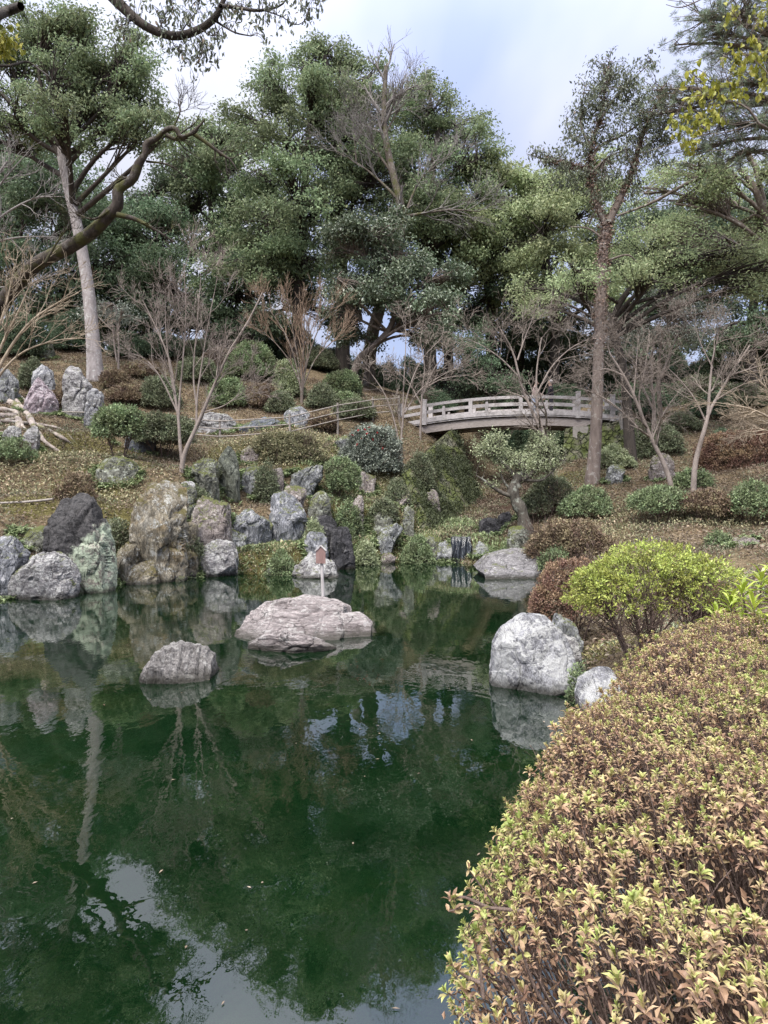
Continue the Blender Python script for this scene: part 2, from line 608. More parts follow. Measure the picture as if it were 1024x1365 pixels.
GXC = np.interp(YY, [21.5, 22.3, 25.5, 29.5, 35., 42., 50.], [2.2, 2.5, 3.7, 5.2, 7.2, 8.6, 9.5])
wet_shade_w = np.exp(-((XX - GXC) / 1.5) ** 2) * np.clip((YY - 21.6) / 1.0, 0, 1) * np.clip((41 - YY) / 4, 0, 1)  # wet stream soil, with the gully's shade painted in along it
t = NT('garden_soil')
v = t.coord()
n1 = t.noise(v, 1.3, 6, .65)
n2 = t.noise(v, 14, 6, .75)
n3 = t.vor(v, 22, 'F1', 1)
c = t.ramp(n1, [(.3, (.080, .062, .036)), (.5, (.140, .108, .066)), (.7, (.205, .163, .106))])
c = t.mix(.75, c, t.ramp(n2, [(.3, .15), (.5, .48), (.72, .9)]), 'OVERLAY')
sepc = t.n('ShaderNodeSeparateColor')
t.l(n3, sepc.inputs[0])
c = t.mix(t.ramp(sepc.outputs[0], [(.55, 0.), (.6, .7)]), c, t.ramp(sepc.outputs[1], [(0, (.14, .095, .06)), (.5, (.21, .16, .105)), (1, (.12, .11, .045))], 'CONSTANT'))
mw = t.math('ADD', t.attr('moss'), t.math('MULTIPLY', t.math('SUBTRACT', t.noise(v, 3, 5, .7), .5), .9))
mc = t.mix(t.noise(v, 30, 4, .7), (.035, .036, .012), (.19, .165, .06))
c = t.mix(t.ramp(mw, [(.38, 0.), (.55, .9)]), c, mc)
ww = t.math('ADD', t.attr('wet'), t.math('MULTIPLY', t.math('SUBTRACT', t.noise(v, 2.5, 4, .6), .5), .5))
c = t.mix(t.ramp(ww, [(.25, 0.), (.6, .9)]), c, t.mix(n2, (.010, .008, .007), (.070, .038, .028)))  # near-black mix: damp soil and the shade of the gully as colour
geo = t.n('ShaderNodeNewGeometry')
sp = t.n('ShaderNodeSeparateXYZ')
t.l(geo.outputs['Position'], sp.inputs[0])
bedc = t.ramp(t.noise(v, .9, 5, .65), [(.35, (.020, .026, .010)), (.55, (.075, .070, .028)), (.75, (.14, .105, .05))])
c = t.mix(t.ramp(t.math('ADD', sp.outputs[2], .5), [(.47, 1.), (.56, 0.)]), c, bedc)
nb = t.bump(t.math('ADD', n2, t.math('MULTIPLY', t.noise(v, 45, 3, .7), .5)), .9, .06)
soil = t.done(t.pbsdf(c, .95, .15, nb).outputs[0])
mb = MB()
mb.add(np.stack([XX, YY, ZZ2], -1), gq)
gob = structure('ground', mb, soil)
a = gob.data.attributes.new('moss', 'FLOAT', 'POINT')
a.data.foreach_set('value', mossw.ravel().astype(np.float32))
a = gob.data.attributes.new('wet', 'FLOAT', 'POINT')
a.data.foreach_set('value', wet_shade_w.ravel().astype(np.float32))

# ------------------------------------------------------------------ pond water
t = NT('pond_water')
tc = t.n('ShaderNodeTexCoord')
vo = tc.outputs['Object']
mp = t.n('ShaderNodeMapping')
mp.inputs['Scale'].default_value = (1, .55, 1)
t.l(vo, mp.inputs['Vector'])
w1 = t.noise(mp.outputs[0], 2.2, 2, .5, .6)
w2 = t.noise(mp.outputs[0], 9, 2, .5, .3)
w3 = t.noise(mp.outputs[0], 26, 2, .5)
calm = t.ramp(t.noise(vo, .45, 3, .5), [(.4, .25), (.62, 1.)])
hh = t.math('ADD', t.math('MULTIPLY', w1, .6), t.math('ADD', t.math('MULTIPLY', w2, .26), t.math('MULTIPLY', t.math('MULTIPLY', w3, .09), calm)))
nb = t.bump(hh, .036, .10)
fr = t.n('ShaderNodeFresnel')
fr.inputs['IOR'].default_value = 2.05
t.l(nb, fr.inputs['Normal'])
gl = t.n('ShaderNodeBsdfGlossy')
gl.inputs['Roughness'].default_value = .0
gl.inputs['Color'].default_value = (1, 1, 1, 1)
t.l(nb, gl.inputs['Normal'])
df = t.n('ShaderNodeBsdfDiffuse')
murk = t.ramp(t.noise(vo, .55, 5, .6), [(.35, (.002, .012, .004)), (.55, (.005, .022, .007)), (.75, (.018, .028, .008))])
t.l(murk, df.inputs['Color'])
tr = t.n('ShaderNodeBsdfTransparent')
tr.inputs['Color'].default_value = (.26, .36, .20, 1)
m1 = t.n('ShaderNodeMixShader')
m1.inputs[0].default_value = .48
t.l(df.outputs[0], m1.inputs[1])
t.l(tr.outputs[0], m1.inputs[2])
m2 = t.n('ShaderNodeMixShader')
t.l(fr.outputs[0], m2.inputs[0])
t.l(m1.outputs[0], m2.inputs[1])
t.l(gl.outputs[0], m2.inputs[2])
water_m = t.done(m2.outputs[0])
mb = MB()
wx = np.linspace(-12.5, 6.0, 60)
wy = np.linspace(-.2, 24.3, 80)
WX, WY = np.meshgrid(wx, wy)
ii = np.arange(WX.size).reshape(WX.shape)
mb.add(np.stack([WX, WY, 0 * WX], -1), np.stack([ii[:-1, :-1], ii[:-1, 1:], ii[1:, 1:], ii[1:, :-1]], -1).reshape(-1, 4))
structure('pond_water', mb, water_m)

# ------------------------------------------------------------------ rocks
ICO = {}


def ico(sub):
    if sub not in ICO:
        bm = bmesh.new()
        bmesh.ops.create_icosphere(bm, subdivisions=sub, radius=1)
        v = np.array([x.co[:] for x in bm.verts])
        f = np.array([[q.index for q in p.verts] for p in bm.faces])
        bm.free()
        ICO[sub] = (v, f)
    return ICO[sub]


def rock_shape(outline, D, depth, sub=6, facets=15, rough=.05, strata=0., strata_dir=(0, .2, 1), sink=.25, seed=0, flat=.46, cellsz=2.2, water=False, cuts=(), jagk=.85, blocks=.6):
    """a stone with the outline seen from the pond bank, its own depth, chiselled faces and weathering"""
    r2 = np.random.default_rng(seed + 100)
    pts = np.array([P(a, b, D) for a, b in outline])
    ox, oz = pts[:, 0], pts[:, 2].copy()
    H0 = np.ptp(oz)
    foot = oz < oz.min() + .30 * H0
    gz0 = hgt(np.array([ox.mean()]), np.array([D + depth * .25]))[0]
    zlow = min(oz.min(), gz0 if not water else -.2) - max(sink, .25 * H0)
    oz[foot] = zlow + (oz[foot] - oz.min()) * .5
    c = np.array([(ox.min() + ox.max()) / 2, D, (oz.min() + oz.max()) / 2])
    # densify the outline and read its radius by direction
    q = np.stack([ox, oz], 1)
    n = len(q)
    dense = np.concatenate([q[i] + (q[(i + 1) % n] - q[i]) * np.linspace(0, 1, 24, endpoint=False)[:, None] for i in range(n)])
    an = np.arctan2(dense[:, 1] - c[2], dense[:, 0] - c[0])
    rr = np.hypot(dense[:, 1] - c[2], dense[:, 0] - c[0])
    o = np.argsort(an)
    an, rr = an[o], rr[o]
    an = np.concatenate([an[-8:] - 2 * np.pi, an, an[:8] + 2 * np.pi])
    rr = np.concatenate([rr[-8:], rr, rr[:8]])
    V, Fc = ico(sub)
    th = np.arctan2(V[:, 2], V[:, 0])
    s = np.hypot(V[:, 0], V[:, 2])
    g = s ** flat
    kn = 14 if sub < 7 else 9
    ka = np.sort(np.linspace(-np.pi, np.pi, kn, endpoint=False) + r2.normal(0, .14, kn))
    kv = 1 + jagk * r2.uniform(-.10, .09, kn)
    jag = np.interp(th, np.concatenate([ka[-1:] - 2 * np.pi, ka, ka[:1] + 2 * np.pi]), np.concatenate([kv[-1:], kv, kv[:1]]))
    R = np.interp(th, an, rr) * g * jag
    yy = np.sign(V[:, 1]) * np.abs(V[:, 1]) ** flat * depth / 2
    p = np.stack([R * np.cos(th), yy, R * np.sin(th)], 1)
    S = max(np.ptp(ox), np.ptp(oz)) / 2
    # chisel: push everything beyond a few random planes back onto them
    for k in range(facets):
        nn = r2.normal(size=3)
        if k % 4:
            nn[1] = -abs(nn[1]) * 1.3 - .35
        if k % 4 == 3:
            nn[2] = abs(nn[2]) + .5
        nn /= np.linalg.norm(nn)
        d = p @ nn
        lim = d.max() * r2.uniform(.58, .86)
        ex = np.maximum(d - lim, 0)
        keep = .97 if abs(nn[1]) > .42 else .30
        p = p - ex[:, None] * nn * keep
    for k in range(5):
        th_ = r2.uniform(-.2, np.pi + .2)
        nn = np.array([np.cos(th_), r2.normal(0, .25), np.sin(th_)])
        nn /= np.linalg.norm(nn)
        d = p @ nn
        p = p - np.maximum(d - d.max() * (1 - jagk * r2.uniform(.06, .16)), 0)[:, None] * nn * .96
    for nn, fr_ in cuts:
        nn = np.asarray(nn, float) / np.linalg.norm(nn)
        d = p @ nn
        p = p - np.maximum(d - d.max() * fr_, 0)[:, None] * nn * .95
    pn = p / S
    w = fbm(pn * 1.3 + seed * 3.1, 3, seed)
    dirn = nrm(p + 1e-6)
    rid = 1 - np.abs(2 * fbm(pn * cellsz + seed * 1.7, 5, seed + 5, .55) - 1)
    fin = fbm(pn * 9 + seed, 4, seed + 9, .6) - .5
    p = p + dirn * S * ((w - .5)[:, None] * .10 + (rid - .75)[:, None] * rough * 2.2 - (np.maximum(rid - .86, 0) * 7)[:, None] * rough * .9 + fin[:, None] * rough * 1.1)
    # broken blocks: each fracture cell stands a little proud of or behind its neighbours
    if blocks > 0:
        ax_ = np.array([1.25, 1.0, .62]) if np.ptp(oz) > .9 * np.ptp(ox) else np.array([.8, 1.0, 1.2])
        qs = (p / S) * ax_ + (fbm(pn * 2.3, 3, seed + 40)[:, None] - .5) * .22
        nseed = 34
        sp_ = nrm(r2.normal(size=(nseed, 3))) * r2.uniform(.6, 1.15, nseed)[:, None] * ax_ * np.array([np.ptp(ox), depth, np.ptp(oz)]) / (2 * S)
        dd = np.sqrt(((qs[:, None] - sp_[None]) ** 2).sum(-1))
        o_ = np.argsort(dd, 1)[:, :2]
        d1 = np.take_along_axis(dd, o_[:, :1], 1)[:, 0]
        d2 = np.take_along_axis(dd, o_[:, 1:2], 1)[:, 0]
        off_ = r2.uniform(-1, 1, nseed)[o_[:, 0]]
        tilt = (np.take_along_axis(np.broadcast_to(r2.normal(size=(1, nseed)), dd.shape), o_[:, :1], 1)[:, 0]) * d1 * .35
        p = p + dirn * S * blocks * (off_ * .075 + tilt * .12 - .085 * np.exp(-(d2 - d1) / .030))[:, None]
    if strata > 0:
        sd = np.asarray(strata_dir, float)
        sd /= np.linalg.norm(sd)
        ph = (pn @ sd) * 5 + (fbm(pn * 1.1, 2, seed + 2) - .5) * 1.6
        saw = np.abs((ph % 1.0) - .35) ** .6
        ph2 = (pn @ sd) * 15 + (fbm(pn * 1.6, 3, seed + 4) - .5) * 2.2
        p = p + dirn * S * strata * (saw - .6)[:, None] + dirn * S * strata * .35 * (np.abs((ph2 % 1) - .4) - .3)[:, None]
    p = p + c
    gz = hgt(p[:, 0], p[:, 1])
    zb = min(oz.min(), gz.min() if not water else oz.min()) - sink
    low = p[:, 2] < c[2]
    k = (c[2] - zb) / max(c[2] - p[:, 2].min(), 1e-3)
    if k > 1:
        p[low, 2] = c[2] - (c[2] - p[low, 2]) * k
    return p, Fc, np.array([c[0], c[1], zb + sink])


ROCK_FEET = []


def rock(label, outline, mat, depth=None, D=None, name='garden_rock', group='garden rocks', cat='rock', **kw):
    if D is None:
        a = np.array(outline, float)
        D = G(a[:, 0].mean(), a[:, 1].max() - 1)[1]
    w = np.ptp([x for x, y in outline]) / F * D
    if not kw.get('water') and not kw.pop('fixed', False):
        aa = np.array(outline, float)
        D = min(D, G(aa[:, 0].mean(), aa[:, 1].max() - 2)[1] - .1)
    depth = w * .9 if depth is None else depth
    mbk = MB()
    kw.setdefault('seed', int(outline[0][0] * 7 + outline[0][1] * 3) % 997)
    p, f, base = rock_shape(outline, D, depth, **kw)
    mbk.add(p, f)
    o = mbk.build(name, mat, None, smooth=False, origin=base)
    ROCK_FEET.append((base[0], base[1], w / 2, depth / 2))
    tag(o, label, cat, group)
    return o


M = {}
M['pale'] = rock_mat('pale_lichen_stone', (0.080, 0.077, 0.080), (0.183, 0.174, 0.180), (0.338, 0.327, 0.327), (0.393, 0.388, 0.382), .55, crack=3.5, stretch=(1, 1, 2.2), rot=(0, .5, 0), moss=0.28)
M['white'] = rock_mat('whitish_granite', (0.084, 0.084, 0.096), (0.227, 0.227, 0.246), (0.371, 0.371, 0.383), (0.431, 0.431, 0.431), .62, crack=3.0, fine=55, stretch=(1.6, 1, .8), rot=(0, .7, 0), ckk=0.25)
M['half'] = rock_mat('lichen_stone_black_top', (.13, .12, .11), (.25, .23, .20), (.36, .36, .30), (.36, .42, .32), .75, crack=4, special='halfblack')
M['brown'] = rock_mat('brown_mossy_stone', (.075, .062, .045), (.19, .165, .125), (.32, .30, .26), (.42, .42, .40), .35, moss=.45, mosscol=(.085, .072, .022), warm=(.19, .125, .05), crack=3.5, stretch=(2, 2, .7))
M['grey'] = rock_mat('grey_stone', (0.061, 0.063, 0.066), (0.153, 0.156, 0.162), (0.301, 0.301, 0.307), (0.423, 0.429, 0.429), .45, crack=3.5, stretch=(1.5, 1.5, .6), moss=0.5)
M['mosgrey'] = rock_mat('mossy_grey_stone', (0.050, 0.050, 0.042), (0.130, 0.130, 0.110), (0.250, 0.250, 0.230), (0.360, 0.380, 0.330), .35, crack=4, moss=0.62)
M['blue'] = rock_mat('blue_grey_schist', (0.065, 0.067, 0.078), (0.148, 0.153, 0.170), (0.296, 0.296, 0.318), (0.443, 0.437, 0.459), .4, crack=3, stretch=(2.4, 2.4, .6), rot=(0, .35, 0), moss=0.42)
M['slate'] = rock_mat('dark_blue_slate', (0.038, 0.043, 0.056), (0.096, 0.106, 0.128), (0.205, 0.212, 0.233), (0.304, 0.311, 0.325), .25, crack=3, stretch=(1, 1, 3), moss=0.3)
M['purple'] = rock_mat('purplish_stone', (0.136, 0.104, 0.120), (0.264, 0.216, 0.240), (0.394, 0.346, 0.370), (0.547, 0.523, 0.539), .35, crack=4)
M['pink'] = rock_mat('pinkish_brown_stone', (0.090, 0.073, 0.069), (0.201, 0.171, 0.163), (0.309, 0.276, 0.265), (0.405, 0.383, 0.372), .3, crack=5, moss=0.55)
M['green'] = rock_mat('greenish_upright_stone', (0.050, 0.054, 0.043), (0.114, 0.122, 0.098), (0.199, 0.207, 0.175), (0.299, 0.315, 0.267), .35, crack=3, stretch=(4, 4, .35), moss=0.25)
M['dark'] = rock_mat('dark_wet_stone', (.010, .010, .012), (.035, .034, .038), (.09, .085, .09), (.17, .165, .165), .15, crack=5, black=(.008, .008, .009))
M['pond'] = rock_mat('pinkish_layered_stone', (0.077, 0.062, 0.062), (0.201, 0.175, 0.175), (0.296, 0.269, 0.266), (0.343, 0.326, 0.320), .38, crack=2.2, stretch=(.5, .5, 4.5), rot=(.15, .1, 0))
M['pondv'] = rock_mat('vertical_grained_stone', (0.069, 0.062, 0.059), (0.187, 0.175, 0.172), (0.312, 0.293, 0.287), (0.387, 0.374, 0.362), .42, crack=3, stretch=(5, 5, .6), rot=(0, -.12, 0), ckk=0.3)
M['slab'] = rock_mat('flat_grey_slab', (0.081, 0.076, 0.078), (0.162, 0.154, 0.160), (0.230, 0.219, 0.224), (0.420, 0.415, 0.410), .22, crack=3, stretch=(.7, .7, 3), moss=0.12)

rock('pale boulder at the left end of the shore, in front of the black-topped stone', [(8, 765), (18, 748), (45, 736), (72, 740), (92, 752), (105, 775), (104, 797), (60, 803), (12, 803)], M['pale'], .95, D=14.0, rough=.05, water=True)
rock('tall pointed stone with a black top and pale green lichen', [(60, 760), (68, 700), (78, 660), (98, 645), (124, 654), (136, 690), (147, 728), (151, 765), (140, 786), (100, 792), (66, 785)], M['half'], 1.2, D=15.3, rough=.04, flat=.6, seed=3, facets=6, jagk=.35, blocks=.6)
rock('tall brown mossy stone standing behind the small shore stones left of the maple', [(166, 780), (176, 716), (190, 668), (203, 628), (228, 619), (247, 632), (249, 700), (246, 735), (238, 780)], M['brown'], 1.1, D=17.3, rough=.05, jagk=.6)
rock('low brown-grey stone with pale top at the foot of the tall brown stone', [(169, 782), (174, 748), (193, 734), (208, 748), (217, 772), (202, 783)], M['brown'], .7, D=16.4, rough=.06)
rock('narrow stepped grey stone leaning on the right side of the tall brown stone', [(200, 766), (203, 706), (236, 705), (242, 728), (226, 772)], M['brown'], .6, D=16.9, rough=.05)
rock('grey stone cut by the left edge of the view beside the black-topped stone', [(-34, 770), (-20, 712), (0, 703), (18, 713), (29, 738), (12, 765)], M['blue'], .9, D=15.2)
rock('low stone fully covered in green moss behind the pale boulder at left', [(20, 722), (38, 702), (62, 699), (72, 716), (48, 730), (25, 730)], M['mosgrey'], .7, D=16.6)
rock('flat mossy stone lying on the grassy slope under the round clipped shrub', [(121, 632), (134, 612), (158, 605), (180, 614), (179, 631), (150, 635)], M['mosgrey'], .9)
rock('square grey-white stone at the shore below the small leafy shrub', [(258, 762), (263, 727), (283, 716), (312, 724), (319, 752), (300, 764)], M['pale'], .8, D=18.9)
rock('low stone beside the square grey-white stone at the shore', [(228, 762), (232, 735), (250, 728), (264, 740), (262, 764)], M['brown'], .7, D=18.3)
rock('wide grey rock face in the bank left of the blue-grey slab', [(296, 722), (306, 682), (333, 671), (359, 690), (361, 718), (330, 730)], M['blue'], .9, D=20.4)
rock('brown flat-topped rock ledge left of the wide grey rock face', [(245, 715), (250, 672), (275, 660), (305, 668), (310, 705), (280, 722)], M['pink'], 1.2, D=20.6)
rock('tall upright blue-grey slab in the middle of the rock group', [(358, 718), (360, 664), (369, 646), (388, 651), (404, 667), (408, 702), (396, 726), (372, 728)], M['blue'], .6, D=20.2, rough=.035, jagk=.4)
rock('slender dark green-grey standing stone below the fence', [(289, 655), (291, 606), (302, 584), (312, 589), (321, 612), (321, 652), (305, 660)], M['green'], .5, D=22.4, rough=.03, jagk=.3)
rock('rock with a pale flat top left of the slender standing stone', [(254, 648), (256, 618), (270, 607), (291, 611), (293, 642), (275, 655)], M['mosgrey'], .9, D=21.6)
rock('small lichened stone at the foot of the multi-stemmed maple', [(236, 660), (240, 640), (252, 636), (262, 650), (256, 668), (244, 670)], M['pale'], .5, D=20.2)
rock('pinkish upright stone with a flat top behind the blue-grey slab', [(349, 655), (351, 622), (364, 611), (377, 621), (379, 660)], M['pink'], .5, D=23.2)
rock('slanting grey slab under the moss-brown hedge', [(378, 655), (388, 630), (412, 621), (433, 611), (428, 640), (405, 660)], M['grey'], .8, D=23.2)
rock('reddish-brown flat-topped stone just right of the blue-grey slab', [(379, 662), (380, 647), (411, 645), (409, 660), (400, 672), (384, 674)], M['pink'], .5, D=21.6)
rock('dark lintel stone over the small grotto opening', [(417, 700), (420, 687), (438, 684), (451, 690), (448, 702), (430, 700)], M['dark'], .8, D=21.6)
rock('rounded grey stone in front of the grotto opening', [(404, 732), (408, 712), (422, 705), (436, 715), (440, 738), (418, 745)], M['blue'], .7, D=20.3)
rock('dark sloping rock on the right side of the grotto', [(438, 752), (441, 712), (446, 692), (460, 690), (470, 715), (476, 748), (466, 766), (448, 764)], M['dark'], .8, D=20.9)
rock('back stone deep inside the grotto, coloured black for the shade of the opening', [(420, 730), (424, 695), (446, 695), (448, 730)], M['dark'], .5, D=22.2)  # black colour stands for the unlit hollow of the grotto
rock('pale pointed stone at the shore behind the small sign', [(379, 770), (394, 752), (402, 731), (413, 724), (426, 734), (446, 750), (462, 769), (440, 775), (400, 775)], M['pale'], .9, D=17.9, rough=.05, facets=11)
rock('small grey stone between the moss bank and the grotto', [(396, 722), (400, 708), (410, 706), (416, 718), (408, 728)], M['grey'], .4, D=20.6)
rock('slender reddish stone pillar right of the grotto', [(469, 708), (470, 666), (476, 649), (484, 664), (486, 708)], M['pink'], .45, D=22.8)
rock('small pillar stone with pale lichen above the slanting boulder', [(537, 704), (538, 676), (545, 664), (552, 680), (554, 702)], M['mosgrey'], .4, D=22.9)
rock('slanting layered boulder leaning to the right above the pond edge', [(499, 728), (507, 706), (534, 694), (541, 702), (526, 723), (508, 736)], M['grey'], .8, D=22.3)
rock('pinkish stone on the slope left of the mossy wall, beside the lichen pillar', [(521, 675), (528, 650), (545, 644), (549, 670)], M['pink'], .6, D=24.6)
rock('pinkish stone on the slope right against the mossy wall', [(563, 672), (569, 648), (585, 654), (589, 674)], M['pink'], .6, D=25.2)
rock('round stone at the waterline below the slanting boulder', [(505, 752), (508, 738), (520, 734), (528, 744), (524, 754)], M['pink'], .5, D=22.1)
rock('mossy stone at the waterline beside the grotto', [(474, 752), (480, 733), (494, 728), (502, 742), (498, 755)], M['mosgrey'], .5, D=21.9)
rock('flat grey slab sloping into the water below the gnarled tree', [(634, 758), (652, 741), (690, 731), (724, 735), (728, 768), (690, 774)], M['slab'], 3.2, D=20.4, rough=.02, flat=.6, facets=3, jagk=.3, blocks=.3, cuts=(((.05, -.55, .83), .45),))
rock('grey stone at the foot of the gnarled tree', [(674, 730), (680, 702), (691, 696), (705, 707), (709, 724), (690, 734)], M['mosgrey'], .7, D=21.9)
rock('pale stone left of the little waterfall', [(574, 742), (578, 725), (592, 719), (604, 728), (602, 746)], M['grey'], .6, D=22.4)
rock('pale rounded stone right of the little waterfall', [(628, 740), (630, 726), (642, 720), (654, 728), (650, 742)], M['grey'], .6, D=22.6)
rock('whitish capstone on top of the little waterfall', [(601, 729), (605, 719), (618, 716), (628, 721), (627, 729)], M['pale'], .6, D=22.9)
rock('black wet stone in the stream bed behind the waterfall', [(636, 712), (640, 694), (655, 688), (668, 696), (668, 712)], M['dark'], .8, D=24.4)
rock('dark stone in the stream bed against the gnarled tree', [(662, 705), (665, 688), (678, 682), (688, 692), (686, 706)], M['dark'], .7, D=24.2)
rock('large whitish boulder standing in the water at the right bank', [(655, 895), (659, 860), (671, 838), (700, 822), (735, 819), (752, 840), (765, 880), (769, 912), (756, 934), (700, 918), (660, 903)], M['white'], .95, D=7.35, rough=.03, sub=7, facets=7, seed=21, water=True, jagk=.3, blocks=.35)
rock('small white stone half hidden by the front azalea hedge', [(766, 932), (774, 906), (790, 895), (800, 887), (826, 889), (842, 897), (838, 918), (800, 945), (772, 945)], M['white'], .6, D=6.5, rough=.035, sub=6)
rock('mottled white rock behind the whitish boulder', [(738, 842), (742, 820), (758, 812), (774, 828), (774, 852), (750, 856)], M['grey'], .7, D=8.9)
rock('squarish pale rock at the right shoulder of the whitish boulder', [(748, 862), (750, 838), (765, 833), (772, 843), (770, 862)], M['pale'], .4, D=8.3)
rock('pale stone under the right side of the lime-green azalea', [(884, 868), (895, 845), (925, 838), (944, 858), (938, 872)], M['pale'], .7, D=8.3)
rock('grey rock at the waterline beside the reddish-brown azalea', [(735, 775), (744, 754), (758, 750), (766, 772)], M['grey'], .8, D=15.6)
rock('low stone on the brown slope at the right', [(972, 728), (984, 715), (1010, 716), (1018, 729)], M['pink'], .7, D=16.6)
rock('brown boulder on the slope between the vine tree and the leaning maple', [(866, 622), (871, 602), (885, 594), (898, 605), (897, 622)], M['pink'], .8, D=24.5)
o = rock('broad flat layered rock lying in the middle of the pond', [(306, 846), (325, 822), (352, 806), (384, 800), (420, 804), (452, 808), (470, 818), (468, 840), (430, 850), (350, 852)], M['pond'], 3.0, D=10.5, rough=.022, strata=.07, strata_dir=(.10, -.40, 1), sub=7, flat=.58, facets=4, seed=5, water=True, sink=.35, blocks=.35, cuts=(((.08, -.50, .85), .52), ((-.35, -.3, .85), .72)))
oo = np.array(o.location)


def rock_child(nm, outline, D, depth, parent, mat, **kw):
    p, f, base = rock_shape(outline, D, depth, **kw)
    q = MB()
    q.add(p, f)
    parent['_o'] = [float(x) for x in parent.location]
    return q.build(nm, mat, parent, smooth=False)


rock_child('front_ledge', [(318, 864), (345, 849), (382, 841), (430, 846), (468, 859), (476, 869), (430, 875), (350, 872)], 9.2, .8, o, M['pond'], rough=.03, strata=.05, sub=6, seed=31, water=True)
rock_child('right_spur', [(436, 842), (452, 820), (478, 819), (499, 832), (484, 843)], 10.15, 1.1, o, M['pond'], rough=.025, strata=.06, strata_dir=(.1, -.4, 1), sub=6, seed=32, water=True, jagk=.2, blocks=.2, cuts=(((.15, -.5, .85), .55),))
o = rock('small ribbed pinkish rock in the pond, left of the broad flat rock', [(180, 912), (194, 893), (210, 866), (222, 860), (240, 858), (272, 863), (283, 876), (291, 908), (250, 916), (205, 916)], M['pondv'], .75, D=7.75, rough=.04, sub=7, seed=8, water=True, strata=.045, strata_dir=(1, .25, -.15), facets=3, jagk=.12, blocks=.3)
rock_child('flat_toe', [(180, 910), (200, 902), (250, 905), (290, 902), (303, 906), (260, 915), (200, 914)], 7.7, .55, o, M['pondv'], rough=.02, sub=5, seed=33, water=True)

UL = 'standing stones at the upper left'
rock('grey upright stone at the left edge above the bare roots', [(-8, 545), (-2, 492), (9, 481), (20, 490), (23, 540)], M['grey'], .9, D=28.0, group=UL, fixed=True)
rock('white-streaked pointed stone behind the purplish stone', [(44, 530), (47, 492), (57, 477), (69, 490), (73, 528)], M['white'], .8, D=29.0, group=UL, fixed=True)
rock('purplish triangular stone near the bare roots', [(27, 550), (38, 515), (45, 499), (58, 512), (75, 522), (73, 548)], M['purple'], .9, D=27.0, group=UL, fixed=True)
rock('large jagged grey stone left of the pale tree trunk', [(80, 535), (84, 482), (90, 474), (104, 490), (119, 512), (112, 550), (92, 550)], M['pale'], 1.0, D=27.6, group=UL, fixed=True)
rock('white-veined stone leaning at the foot of the pale tree trunk', [(113, 550), (119, 512), (132, 506), (137, 530), (131, 552)], M['white'], .7, D=26.6, group=UL, fixed=True)
rock('small pointed stone alone on the upper left slope behind the others', [(50, 476), (59, 455), (67, 451), (73, 474)], M['mosgrey'], .8, D=35.0, group=UL, fixed=True)
rock('left one of the two white stones under the bare roots', [(1, 592), (8, 571), (20, 565), (28, 576), (26, 592)], M['pale'], .5, D=21.6, group=UL, fixed=True)
rock('right one of the two white stones under the bare roots', [(25, 593), (30, 569), (42, 563), (52, 575), (49, 594)], M['pale'], .5, D=21.5, group=UL, fixed=True)
PR = 'rocks along the upper path'
rock('broad pale rock behind the bamboo rail', [(243, 592), (249, 561), (280, 549), (320, 552), (321, 584), (280, 592)], M['pale'], 1.3, D=28.2, group=PR, fixed=True)
rock('dark blue rock behind the bamboo rail', [(317, 588), (321, 563), (350, 552), (373, 560), (372, 586)], M['slate'], 1.2, D=28.2, group=PR, fixed=True)
rock('grey rock with a triangular top behind the bamboo rail', [(374, 582), (379, 551), (398, 536), (413, 550), (420, 582)], M['blue'], 1.1, D=28.4, group=PR, fixed=True)
rock('dark pointed rock under the spreading bush beside the path', [(158, 602), (168, 578), (193, 570), (206, 582), (203, 602)], M['slate'], .9, group=PR, fixed=True)
rock('slanting grey stone under the red-flowered bush', [(440, 600), (446, 582), (458, 574), (474, 590), (480, 612)], M['grey'], .9, D=26.5, group=PR, fixed=True)
rock('low pinkish stone in the moss-brown hedge', [(318, 612), (324, 594), (338, 590), (348, 602), (346, 616)], M['pink'], .7, group=PR, fixed=True)

